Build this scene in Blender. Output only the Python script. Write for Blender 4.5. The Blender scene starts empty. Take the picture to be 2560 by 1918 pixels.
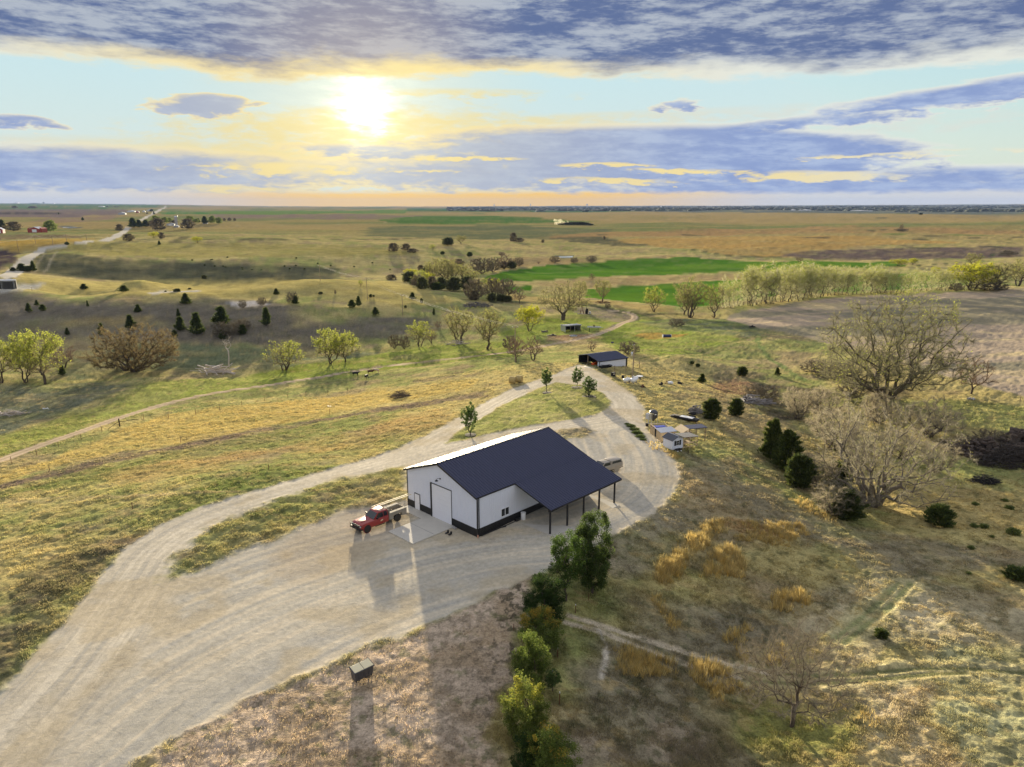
import bpy, bmesh, math, random
import numpy as np
from mathutils import Vector, Matrix, Euler
S = bpy.context.scene
COL = S.collection
R = math.radians
# ---------------------------------------------------------------- camera
HCAM = 37.53; PITCH = R(14.012); FPX = 1787.2
cam_d = bpy.data.cameras.new('camera'); cam = bpy.data.objects.new('camera', cam_d); COL.objects.link(cam)
cam_d.sensor_width = 36.0; cam_d.lens = 36.0 * FPX / 2560.0
cam_d.clip_start = 0.5; cam_d.clip_end = 120000
cam.location = (0, 0, HCAM); cam.rotation_euler = (R(90) - PITCH, 0, 0)
S.camera = cam
S.render.resolution_x = 1024; S.render.resolution_y = 767

def ray(u, v):
    """world direction through a native photo pixel"""
    x = (u - 1280) / FPX; y = -(v - 959) / FPX
    c, s = math.cos(PITCH), math.sin(PITCH)
    d = np.array([x, c + y * s, -s + y * c]); return d / np.linalg.norm(d)
SUN_D = ray(908, 272)
SUN_EL = math.asin(SUN_D[2]); SUN_AZ = math.atan2(SUN_D[0], SUN_D[1])
# ---------------------------------------------------------------- exposure, sun, sky
EXPO = 1.55
S.view_settings.view_transform = 'Standard'; S.view_settings.look = 'None'
S.view_settings.exposure = EXPO; S.view_settings.gamma = 1.0
sun_l = bpy.data.lights.new('sun', 'SUN'); sun_l.energy = 5.0; sun_l.angle = R(1.0); sun_l.color = (1.0, 0.85, 0.60)
sun = bpy.data.objects.new('sun', sun_l); COL.objects.link(sun)
sun.rotation_euler = Vector(SUN_D.tolist()).to_track_quat('Z', 'Y').to_euler()

world = bpy.data.worlds.new('World'); S.world = world; world.use_nodes = True
NT = world.node_tree; NT.nodes.clear()
class G:
    """small helper for building node graphs"""
    def __init__(s, nt): s.nt = nt
    def n(s, t, **k):
        o = s.nt.nodes.new(t)
        for a, b in k.items(): setattr(o, a, b)
        return o
    def lk(s, a, b): s.nt.links.new(a, b)
    def m(s, op, a, b=None, c=None, clamp=False):
        o = s.n('ShaderNodeMath', operation=op, use_clamp=clamp)
        for i, x in enumerate((a, b, c)):
            if x is None: continue
            if isinstance(x, (int, float)): o.inputs[i].default_value = x
            else: s.lk(x, o.inputs[i])
        return o.outputs[0]
    def ss(s, x, a, b):
        o = s.n('ShaderNodeMapRange', interpolation_type='SMOOTHSTEP', clamp=True)
        s.lk(x, o.inputs[0]); o.inputs[1].default_value = a; o.inputs[2].default_value = b
        return o.outputs[0]
    def mix(s, f, a, b, mode='MIX'):
        o = s.n('ShaderNodeMix', data_type='RGBA', blend_type=mode)
        for i, x in ((0, f), (6, a), (7, b)):
            if isinstance(x, (int, float)): o.inputs[i].default_value = x
            elif isinstance(x, tuple): o.inputs[i].default_value = (x[0], x[1], x[2], 1)
            else: s.lk(x, o.inputs[i])
        return o.outputs[2]
    def comb(s, x, y, z=0.0):
        o = s.n('ShaderNodeCombineXYZ')
        for i, a in enumerate((x, y, z)):
            if isinstance(a, (int, float)): o.inputs[i].default_value = a
            else: s.lk(a, o.inputs[i])
        return o.outputs[0]
    def noise(s, vec, scale, detail=4, rough=0.5, dist=0.0):
        o = s.n('ShaderNodeTexNoise', noise_dimensions='3D'); o.inputs['Scale'].default_value = scale
        o.inputs['Detail'].default_value = detail; o.inputs['Roughness'].default_value = rough; o.inputs['Distortion'].default_value = dist
        if vec is not None: s.lk(vec, o.inputs['Vector'])
        return o.outputs[0]

def build_world():
    g = G(NT); m = g.m
    tc = g.n('ShaderNodeTexCoord'); nrm = g.n('ShaderNodeVectorMath', operation='NORMALIZE'); g.lk(tc.outputs['Generated'], nrm.inputs[0])
    sp = g.n('ShaderNodeSeparateXYZ'); g.lk(nrm.outputs[0], sp.inputs[0]); x, y, z = sp.outputs
    el = m('MULTIPLY', m('ARCSINE', z), 57.2958); az = m('MULTIPLY', m('ARCTAN2', x, y), 57.2958)
    sky = g.n('ShaderNodeTexSky', sky_type='NISHITA'); sky.sun_disc = False
    sky.sun_elevation = SUN_EL; sky.sun_rotation = SUN_AZ; sky.altitude = 500; sky.air_density = 1.0; sky.dust_density = 1.4; sky.ozone_density = 1.5
    dt = g.n('ShaderNodeVectorMath', operation='DOT_PRODUCT'); g.lk(nrm.outputs[0], dt.inputs[0]); dt.inputs[1].default_value = SUN_D.tolist()
    gam = m('MULTIPLY', m('ARCCOSINE', m('MINIMUM', dt.outputs['Value'], 0.999999)), 57.2958)
    # streaky local coordinates: clouds stretched along the horizon
    st = g.comb(m('MULTIPLY', az, 0.16), m('MULTIPLY', el, 0.62), 0.0)
    w1 = g.noise(st, 1.0, 7, 0.58, 0.2); w2 = g.noise(st, 3.0, 9, 0.62, 0.2)
    zz = m('ADD', m('MAXIMUM', z, 0.0), 0.10)
    pl = g.comb(m('DIVIDE', x, zz), m('DIVIDE', y, zz), 0.3)
    w3 = g.noise(pl, 1.5, 6, 0.55, 0.1)
    st2 = g.comb(m('MULTIPLY', az, 0.22), m('MULTIPLY', m('ADD', el, m('MULTIPLY', az, 0.02)), 0.95), 4.0); w4 = g.noise(st2, 2.0, 10, 0.66, 0.1); w5 = g.noise(st2, 0.55, 4, 0.5, 0.0)
    azw = m('ADD', az, m('MULTIPLY', m('SUBTRACT', w1, 0.5), 9.0)); elw = m('ADD', el, m('MULTIPLY', m('SUBTRACT', w2, 0.5), 1.3))
    def blob(u, v, ru, rv, tilt=0.0, amp=1.0):
        d = ray(u, v); ea = math.degrees(math.asin(d[2])); aa = math.degrees(math.atan2(d[0], d[1]))
        ra, re = ru / 31.2, rv / 31.2
        dx = m('SUBTRACT', azw, aa); dy = m('SUBTRACT', m('SUBTRACT', elw, ea), m('MULTIPLY', dx, tilt))
        q = m('ADD', m('POWER', m('ABSOLUTE', m('DIVIDE', dx, ra)), 2.0), m('POWER', m('ABSOLUTE', m('DIVIDE', dy, re)), 2.0))
        return m('MULTIPLY', m('SUBTRACT', 1.0, q), amp)
    def field(bl):
        f = None
        for b in bl:
            o = blob(*b); f = o if f is None else m('SMOOTH_MAX', f, o, 0.25)
        return f
    # upper deck: everything above a wavy edge about ten degrees up, dipping left of the sun
    fc = g.n('ShaderNodeFloatCurve'); cv = fc.mapping.curves[0]; g.lk(m('DIVIDE', m('ADD', az, 45.0), 90.0), fc.inputs['Value']); k = 0
    for u_, v_ in ((-900, 120), (0, 152), (240, 170), (445, 196), (580, 214), (870, 212), (1280, 200), (1630, 209), (1860, 214), (2150, 198), (2560, 160), (3400, 90)):
        d_ = ray(u_, v_); px_ = (math.degrees(math.atan2(d_[0], d_[1])) + 45) / 90; py_ = math.degrees(math.asin(d_[2])) / 20
        if 0 < px_ < 1:
            if k < 2: cv.points[k].location = (px_, py_)
            else: cv.points.new(px_, py_)
            k += 1
    fc.mapping.update(); edge = m('ADD', m('MULTIPLY', fc.outputs[0], 20.0), 0.25)
    deck = m('DIVIDE', m('SUBTRACT', m('ADD', elw, m('MULTIPLY', m('SUBTRACT', w1, 0.5), 1.6)), edge), 1.6)
    low = field([(1640, 392, 640, 78, -0.02, 1.5), (2150, 470, 900, 40, 0.0, .9), (1200, 440, 620, 48, -0.02, .85), (250, 430, 620, 62, 0.0, .95), (980, 380, 300, 22, -.03, .7),
                 (2400, 440, 420, 26, 0, .7), (2420, 236, 330, 30, 0.09, .9), (505, 262, 120, 26, 0.05, 1.2), (40, 305, 110, 17, -0.04, .9), (1900, 318, 420, 20, 0.06, .7),
                 (1290, 345, 330, 34, 0.03, .6), (1700, 262, 60, 14, .1, .7), (880, 520, 1, 1, 0, .01)])
    low = m('ADD', low, m('MULTIPLY', m('SUBTRACT', w2, 0.50), 1.5))
    thin = field([(900, 330, 520, 66, 0.02, .8), (1500, 300, 900, 22, 0.02, .6), (600, 385, 560, 34, -.02, .8), (150, 360, 300, 20, 0, .6), (2000, 330, 560, 30, .03, .5), (1150, 235, 260, 16, 0, .5)])
    thin = m('ADD', thin, m('MULTIPLY', m('SUBTRACT', w2, 0.5), 2.2))
    deck_m = g.ss(deck, -0.1, 0.35); deck_t = g.ss(m('ADD', deck, m('MULTIPLY', m('SUBTRACT', w3, 0.5), 2.2)), 0.15, 1.15)
    low_m = g.ss(low, 0.0, 0.35); low_t = g.ss(low, 0.15, 0.75)
    thin_m = m('MULTIPLY', g.ss(thin, 0.0, 0.8), 0.9)
    K = 1.0 / (2 ** EXPO)
    c = lambda r, gg, b, k=1.0: (r * K * k, gg * K * k, b * K * k)
    near = g.ss(gam, 30.0, 5.0)       # 1 close to the sun
    warm = g.ss(gam, 15.0, 3.0)
    # the clear air between the clouds
    clear = g.mix(1.0, c(.0, .0, .0), sky.outputs[0], 'ADD')
    sc = g.n('ShaderNodeVectorMath', operation='SCALE'); g.lk(sky.outputs[0], sc.inputs[0]); sc.inputs['Scale'].default_value = 0.05; clmp = g.n('ShaderNodeVectorMath', operation='MINIMUM'); g.lk(sc.outputs[0], clmp.inputs[0]); clmp.inputs[1].default_value = (.26, .26, .26)
    clear = g.mix(g.ss(el, 0.0, 11.0), c(.74, .83, .72), c(.56, .81, .86))
    clear = g.mix(m('MULTIPLY', warm, .65), clear, c(.74, .79, .64))
    clear = g.mix(0.18, clear, clmp.outputs[0])
    thin_c = g.mix(near, c(.72, .77, .70), c(.90, .75, .33))
    col = g.mix(thin_m, clear, thin_c)
    edge_c = g.mix(near, c(.80, .82, .74), c(.98, .80, .37))
    body = g.mix(g.ss(m('ADD', m('MULTIPLY', w1, .5), m('MULTIPLY', w4, .5)), 0.42, 0.62), c(.27, .36, .62), c(.43, .53, .74))
    body = g.mix(m('MULTIPLY', near, 0.6), body, c(.62, .62, .56))
    lowc = g.mix(low_t, edge_c, body)
    col = g.mix(low_m, col, lowc)
    dmix = g.ss(m('ADD', m('MULTIPLY', w5, 0.45), m('MULTIPLY', w4, 0.55)), 0.42, 0.60)
    dbody = g.mix(dmix, c(.120, .172, .335), c(.44, .49, .57))
    dbody = g.mix(m('MULTIPLY', g.ss(gam, 14.0, 3.0), 0.45), dbody, c(.62, .52, .44))
    col = g.mix(deck_m, col, g.mix(deck_t, edge_c, dbody))
    # the bright band along the horizon under the cloud
    hb = m('MULTIPLY', g.ss(m('ADD', el, m('MULTIPLY', m('SUBTRACT', w2, .5), 0.7)), 1.12, 0.72), 1.0)
    hcol = g.mix(g.ss(m('ABSOLUTE', m('ADD', az, 4.0)), 27.0, 8.0), c(.72, .72, .70), c(1.08, .64, .07))
    col = g.mix(hb, col, hcol)
    # lit gaps low down
    gaps = field([(720, 420, 300, 20, 0, .8), (1160, 396, 170, 6, 0, 1.0), (1500, 412, 150, 8, 0, .9), (1700, 428, 190, 9, -.03, 1.0), (2050, 440, 200, 16, -.03, 1.0), (1520, 452, 210, 9, -.03, 1.0), (1050, 428, 110, 5, 0, .8), (560, 470, 140, 8, 0, .8), (2250, 385, 260, 8, .02, .8)])
    gaps = m('ADD', gaps, m('MULTIPLY', m('SUBTRACT', w2, 0.5), 3.0))
    gc = g.mix(g.ss(m('ABSOLUTE', m('ADD', az, 2)), 34., 18.), c(.85, .82, .62), c(1.0, .80, .30))
    col = g.mix(m('MULTIPLY', g.ss(gaps, 0.2, 0.9), 0.9), col, gc)
    # the sun itself, a blaze behind the thin cloud below the deck
    under = g.ss(deck, 0.7, -0.25)
    gw = m('ADD', 0.3, m('MULTIPLY', under, 0.7))
    gamw = m('MAXIMUM', m('ADD', gam, m('ADD', m('MULTIPLY', m('SUBTRACT', w2, 0.5), 3.2), m('MULTIPLY', m('SUBTRACT', w4, 0.5), 2.0))), 0.0)
    a1 = m('MULTIPLY', m('EXPONENT', m('MULTIPLY', m('POWER', m('DIVIDE', gamw, 1.25), 2.0), -1.0)), 3.5)
    a2 = m('MULTIPLY', m('EXPONENT', m('DIVIDE', gamw, -3.0)), .62)
    glow = g.n('ShaderNodeVectorMath', operation='SCALE'); glow.inputs[0].default_value = c(1.0, .88, .50); g.lk(m('MULTIPLY', m('ADD', a1, a2), gw), glow.inputs['Scale'])
    col = g.mix(1.0, col, glow.outputs[0], 'ADD')
    # high overhead and behind: unseen broken cloud, brightened to add fill light
    back = m('MAXIMUM', g.ss(el, 20.0, 42.0), m('MULTIPLY', g.ss(y, 0.2, -0.5), g.ss(el, -2.0, 8.0)))
    bc = g.mix(g.ss(w3, .35, .65), c(.50, .54, .66), c(.78, .78, .80))
    col = g.mix(back, col, bc)
    col = g.mix(g.ss(el, -0.3, -2.0), col, c(.30, .28, .20))
    bg = g.n('ShaderNodeBackground'); g.lk(col, bg.inputs[0]); bg.inputs[1].default_value = 1.0
    out = g.n('ShaderNodeOutputWorld'); g.lk(bg.outputs[0], out.inputs[0])
build_world()
world.cycles.sampling_method = 'MANUAL'; world.cycles.sample_map_resolution = 1024

# ---------------------------------------------------------------- numeric noise
def _h(ix, iy, s):
    n = (ix.astype(np.int64) * 374761393 + iy.astype(np.int64) * 668265263 + s * 1442695041) & 0x7fffffff
    n = ((n ^ (n >> 13)) * 1274126177) & 0x7fffffff
    return ((n ^ (n >> 16)) & 0xffff) / 65535.0
def vn(x, y, s=0):
    x = np.asarray(x, float); y = np.asarray(y, float)
    ix = np.floor(x); iy = np.floor(y); fx = x - ix; fy = y - iy
    fx = fx * fx * (3 - 2 * fx); fy = fy * fy * (3 - 2 * fy)
    a = _h(ix, iy, s); b = _h(ix + 1, iy, s); c = _h(ix, iy + 1, s); d = _h(ix + 1, iy + 1, s)
    return a + (b - a) * fx + (c - a) * fy + (a - b - c + d) * fx * fy
def fbm(x, y, s=0, o=4, g=0.5):
    t = 0; a = 1; w = 0
    for i in range(o):
        t = t + a * vn(x * 2 ** i + 17.3 * i, y * 2 ** i - 9.1 * i, s + i); w += a; a *= g
    return t / w
def sst(x, a, b):
    t = np.clip((x - a) / (b - a), 0, 1); return t * t * (3 - 2 * t)
# ---------------------------------------------------------------- zoom frames of the photograph -> native pixels
K_ = 3.4516
FR = {'A': (0, 480, K_), 'B': (640, 480, K_), 'C': (1280, 480, K_), 'D': (1920, 480, K_), 'E': (0, 960, K_), 'F': (640, 960, K_), 'G': (1280, 960, K_), 'H': (1920, 960, K_),
      'I': (0, 1438, K_), 'J': (640, 1438, K_), 'K': (1280, 1438, K_), 'L': (1920, 1438, K_), 'Z': (0, 0, 0.8641), 'N': (0, 0, 1.0), 'T': (860, 1040, 5.178), 'U': (1140, 1040, 4.602),
      'V': (1560, 960, 8.283), 'X': (1400, 820, 6.9125), 'Y': (1220, 640, 6.9125)}
def nat(fr, x, y):
    a, b, k = FR[fr]; return a + x / k, b + y / k
# ---------------------------------------------------------------- terrain
CP = """1195 1340 0;1024 1266 0;1385 1343 0;1550 1265 0;900 1300 0;700 1400 0;900 1690 0;600 1800 0;1100 1500 0;300 1918 0;0 1918 -.2;1200 1150 0;1600 1300 -.1;1500 1150 0;1371 1180 0
1640 1100 -.4;1300 1030 -.5;1450 960 -1.2;1500 912 -2.4;1290 955 -2.2;1400 1800 -.8;1350 1918 -1;1400 1500 -.2;1250 1700 -.2
0 1700 -.4;200 1500 -.5;0 1350 -3;300 1250 -2.2;600 1180 -.9;0 1200 -6.5;300 1100 -7.5;0 1140 -8.5;500 1010 -11.2;640 965 -12;900 935 -13.2;700 1060 -6.5;900 1000 -8.5;1100 950 -7;800 1120 -2.8;1000 1060 -2.2;1180 1000 -2.6;1200 900 -8.5
330 930 -16;100 950 -16;0 990 -15;560 915 -16.5;710 925 -16;830 905 -16;1060 860 -15.5;1230 865 -13;1400 815 -12.8;330 895 -16.8;900 880 -16.5;600 880 -17
300 850 -15.5;300 780 -8.5;300 730 -5;300 707 -4.3;700 850 -15.5;700 780 -8.5;700 735 -6;700 702 -5;1000 850 -16.3;1000 800 -13;1000 740 -8;1000 712 -7.2;1170 760 -11.5;1230 790 -13.5;1200 735 -13;0 720 -3.5;0 692 -2.5;0 850 -15;0 780 -9
300 694 -13;600 690 -14;900 680 -14;300 650 -4;600 650 -6;900 650 -9;1100 650 -11;60 665 -4;130 612 3;300 603 3;600 598 1;900 612 -3;1100 620 -7;30 640 -2;250 590 0
200 570 -2;600 560 -4;1000 560 -7;1500 560 -9;2000 560 -7;2500 580 -6;1280 540 -7;500 535 -3;2300 540 -4;1280 600 -10;1600 600 -9;1900 625 -10
1300 665 -15.5;1300 740 -15.5;1600 690 -15;1600 760 -14.7;1900 680 -14.5;2100 700 -14;1280 640 -13;2300 690 -13;2550 690 -12;2300 640 -11;2500 640 -9
2000 760 -12.5;2200 740 -11.5;2500 730 -10;1900 790 -12;2100 850 -9;2500 850 -8;2500 980 -6;1800 830 -10;2400 950 -6;1470 790 -13.6;1600 795 -13.8;1650 840 -10.5;1550 862 -8.5
1570 893 -4.4;1700 890 -4.6;1800 950 -6.8;1850 900 -8.5;1750 975 -4;1900 1000 -6;1500 885 -5.5;1440 880 -6.5;1380 880 -8;2000 910 -8
2240 1005 -6;2050 960 -7;1950 1050 -5;1900 1180 -3;2169 1258 -6.5;2350 1290 -6;2500 1130 -7;2300 1100 -7;2550 1300 -6;1800 1250 -1.5;1700 1400 -2;1600 1600 -2;1900 1500 -4;2200 1450 -4.2;2500 1500 -4.8;2200 1700 -4;1978 1810 -4;2500 1850 -3.5;1700 1850 -2.5;1750 1300 -1.8;1700 1080 -1.5;1640 1000 -1.8"""
CPW = [  # hidden or far ground, given as (azimuth of pixel u, distance, height)
 (0, 450, -9), (300, 455, -14), (600, 450, -15), (100, 760, -3), (300, 740, -1), (600, 760, -4),
 (0, 4500, 2), (640, 4500, -2), (1280, 4500, -6), (1900, 4500, -4), (2560, 4500, -2), (0, 11000, 34), (350, 11000, 30), (640, 11000, 8), (1280, 12000, -4), (1900, 12000, 6), (2560, 12000, 22),
 (0, 24000, 80), (400, 24000, 62), (700, 24000, 8), (1280, 24000, 0), (1900, 24000, 30), (2560, 24000, 62),
 (640, 25, -.3), (1280, 25, -.5), (1900, 25, -1.5), (1280, 6, -.5), (-1500, 60, -2), (-1500, 400, -10), (-1500, 5000, 0), (4000, 60, -4), (4000, 400, -9), (4000, 5000, 0), (1280, -60, 0), (1280, -600, 0), (1280, -9000, 0), (-400, 300, -10), (2900, 120, -6)]
def _plane(u, v, z):
    d = ray(u, v); t = (z - HCAM) / d[2]; return d[0] * t, d[1] * t
def _build_tps():
    P = []
    for ln in CP.replace('\n', ';').split(';'):
        u, v, z = map(float, ln.split()); x, y = _plane(u, v, z); P.append((x, y, z))
    for u, r, z in CPW:
        a = math.atan((u - 1280) / FPX / math.cos(PITCH)); a = a + (math.pi if r < 0 else 0); r = abs(r)
        P.append((r * math.sin(a), r * math.cos(a), z))
    P = np.array(P); th = np.arctan2(P[:, 0], P[:, 1]); lr = np.log(np.hypot(P[:, 0], P[:, 1]))
    C = np.stack([th, lr], 1); D = np.hypot(C[:, None, 0] - C[None, :, 0], C[:, None, 1] - C[None, :, 1])
    K = np.where(D > 0, D * D * np.log(D + 1e-12), 0) + np.eye(len(P)) * 2e-4
    A = np.zeros((len(P) + 3,) * 2); A[:-3, :-3] = K; A[:-3, -3] = 1; A[:-3, -2:] = C; A[-3, :-3] = 1; A[-2:, :-3] = C.T
    w = np.linalg.solve(A, np.append(P[:, 2], [0, 0, 0])); return C, w
TC, TW = _build_tps()
def terr(x, y, fine=True):
    x = np.atleast_1d(np.asarray(x, float)); y = np.atleast_1d(np.asarray(y, float)); r = np.hypot(x, y)
    th = np.arctan2(x, y); lr = np.log(np.maximum(r, 3.0)); z = np.zeros_like(x)
    for i0 in range(0, len(x), 60000):
        sl = slice(i0, i0 + 60000); d2 = (th[sl, None] - TC[None, :, 0]) ** 2 + (lr[sl, None] - TC[None, :, 1]) ** 2
        z[sl] = (0.5 * d2 * np.log(d2 + 1e-18)) @ TW[:-3] + TW[-3] + TW[-2] * th[sl] + TW[-1] * lr[sl]
    if fine:
        z += (fbm(x / 26, y / 26, 3, 3) - .5) * 1.2 * sst(r, 110, 190) * sst(-z, .5, 3)
        z += (fbm(x / 90, y / 90, 5, 3) - .5) * 4.5 * sst(r, 240, 420)
        z += (fbm(x / 420, y / 420, 7, 3) - .5) * 17.0 * sst(r, 700, 1600)
        z += (fbm(x / 2600, y / 2600, 9, 3) - .5) * 18.0 * sst(r, 3500, 9000)
    return z
_RR = np.exp(np.linspace(math.log(28), math.log(30000), 2600))
def at(fr, x, y):
    """point of the terrain seen at a photo position"""
    u, v = nat(fr, x, y); d = ray(u, v); h = math.hypot(d[0], d[1]); sx, sy = d[0] / h, d[1] / h; k = d[2] / h
    z = terr(_RR * sx, _RR * sy); f = HCAM + k * _RR - z; i = np.argmax(f < 0)
    if not (f < 0).any(): i = len(_RR) - 1
    t = f[i - 1] / (f[i - 1] - f[i] + 1e-12); r = _RR[i - 1] + (_RR[i] - _RR[i - 1]) * t
    return Vector((r * sx, r * sy, float(terr(r * sx, r * sy)[0])))
def mpp(p):
    """metres per native pixel for an upright thing at p"""
    c, s = math.cos(PITCH), math.sin(PITCH); Z = p.y * c - (p.z - HCAM) * s; Y = p.y * s + (p.z - HCAM) * c
    return Z / FPX / (c + (Y / Z) * s), Z / FPX
def zat(x, y): return float(terr(x, y)[0])
# ---------------------------------------------------------------- materials
MATS = {}
def mat(name, col, rough=0.8, metal=0.0, nz=0.0, nsc=3.0, bump=0.0, bsc=20.0, spec=0.5, attr=False, trans=0.0, coat=0.0):
    if name in MATS: return MATS[name]
    M = bpy.data.materials.new(name); M.use_nodes = True; nt = M.node_tree; g = G(nt); b = nt.nodes['Principled BSDF']
    b.inputs['Roughness'].default_value = rough; b.inputs['Metallic'].default_value = metal; b.inputs['Specular IOR Level'].default_value = spec
    b.inputs['Coat Weight'].default_value = coat; b.inputs['Coat Roughness'].default_value = 0.12
    tc = g.n('ShaderNodeTexCoord'); vec = tc.outputs['Object']
    if attr:
        a = g.n('ShaderNodeAttribute', attribute_name='Col'); c = a.outputs[0]
    else: c = (col[0], col[1], col[2])
    if nz > 0:
        n = g.noise(vec, nsc, 5, 0.6); f = g.m('ADD', 1 - nz, g.m('MULTIPLY', n, 2 * nz))
        c = g.mix(1.0, c, g.comb(f, f, f), 'MULTIPLY')
    if isinstance(c, tuple): b.inputs['Base Color'].default_value = (*c, 1)
    else: g.lk(c, b.inputs['Base Color'])
    if bump > 0:
        bn = g.n('ShaderNodeBump'); bn.inputs['Strength'].default_value = bump; bn.inputs['Distance'].default_value = 0.05
        g.lk(g.noise(vec, bsc, 4, 0.6), bn.inputs['Height']); g.lk(bn.outputs[0], b.inputs['Normal'])
    if trans > 0:
        t = g.n('ShaderNodeBsdfTranslucent'); mx = g.n('ShaderNodeMixShader'); mx.inputs[0].default_value = trans
        if isinstance(c, tuple): t.inputs[0].default_value = (*c, 1)
        else: g.lk(c, t.inputs[0])
        g.lk(b.outputs[0], mx.inputs[1]); g.lk(t.outputs[0], mx.inputs[2]); g.lk(mx.outputs[0], nt.nodes['Material Output'].inputs[0])
    MATS[name] = M; return M

def ground_mat(name, amt, f1, f2, bs, bd, streak=0.0):
    M = bpy.data.materials.new(name); M.use_nodes = True; nt = M.node_tree; g = G(nt); b = nt.nodes['Principled BSDF']
    b.inputs['Roughness'].default_value = 0.95; b.inputs['Specular IOR Level'].default_value = 0.0
    tc = g.n('ShaderNodeTexCoord'); vec = tc.outputs['Object']; a = g.n('ShaderNodeAttribute', attribute_name='Col')
    n1 = g.noise(vec, f1, 6, 0.65, 0.4); n2 = g.noise(vec, f2, 4, 0.7); n3 = g.noise(vec, 0.11, 6, 0.65, .3)
    f = g.m('ADD', g.m('MULTIPLY', g.m('SUBTRACT', n1, .5), amt * 2.2), g.m('MULTIPLY', g.m('SUBTRACT', n2, .5), amt * 2.6))
    f = g.m('ADD', f, g.m('MULTIPLY', g.m('SUBTRACT', n3, .5), amt * 1.8))
    f = g.m('MAXIMUM', g.m('ADD', 1.0, f), 0.2); c = g.mix(1.0, a.outputs[0], g.comb(f, f, f), 'MULTIPLY')
    g.lk(c, b.inputs['Base Color'])
    bn = g.n('ShaderNodeBump'); bn.inputs['Strength'].default_value = bs; bn.inputs['Distance'].default_value = bd
    g.lk(g.m('ADD', n1, g.m('MULTIPLY', n2, .5)), bn.inputs['Height']); g.lk(bn.outputs[0], b.inputs['Normal'])
    MATS[name] = M; return M
# ---------------------------------------------------------------- things
def tag(o, label, cat, group=None):
    o['label'] = label; o['category'] = cat
    if group: o['group'] = group
    return o
def thing(name, label, cat, loc=(0, 0, 0), rz=0.0, group=None):
    o = bpy.data.objects.new(name, None); COL.objects.link(o); o.empty_display_size = 0.3
    o.location = loc; o.rotation_euler = (0, 0, rz); return tag(o, label, cat, group)
def dup(root, loc, rz, label, sc=(1, 1, 1), group=None):
    r = root.copy(); COL.objects.link(r); r.location = loc; r.rotation_euler = (0, 0, rz); r.scale = sc; r['label'] = label
    if group: r['group'] = group
    for ch in root.children:
        c = ch.copy(); COL.objects.link(c); c.parent = r
        for gch in ch.children:
            d = gch.copy(); COL.objects.link(d); d.parent = c
    return r
def mesh_np(name, V, F, m, parent=None, col=None, smooth=False, normals=None, kind=None):
    """V (n,3); F (k,3) or (k,4)"""
    me = bpy.data.meshes.new(name); V = np.asarray(V, np.float32); F = np.asarray(F, np.int32); k, q = F.shape
    me.vertices.add(len(V)); me.vertices.foreach_set('co', V.ravel()); me.loops.add(k * q); me.loops.foreach_set('vertex_index', F.ravel())
    me.polygons.add(k); me.polygons.foreach_set('loop_start', np.arange(0, k * q, q, dtype=np.int32))
    me.polygons.foreach_set('use_smooth', np.full(k, bool(smooth)))
    if col is not None:
        ca = me.color_attributes.new('Col', 'FLOAT_COLOR', 'POINT'); c4 = np.ones((len(V), 4), np.float32); c4[:, :3] = col; ca.data.foreach_set('color', c4.ravel())
    me.update(calc_edges=True); me.materials.append(m)
    if normals is not None: me.normals_split_custom_set_from_vertices(normals.tolist())
    o = bpy.data.objects.new(name, me); COL.objects.link(o)
    if parent is not None: o.parent = parent
    if kind: o['kind'] = kind
    return o
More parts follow.
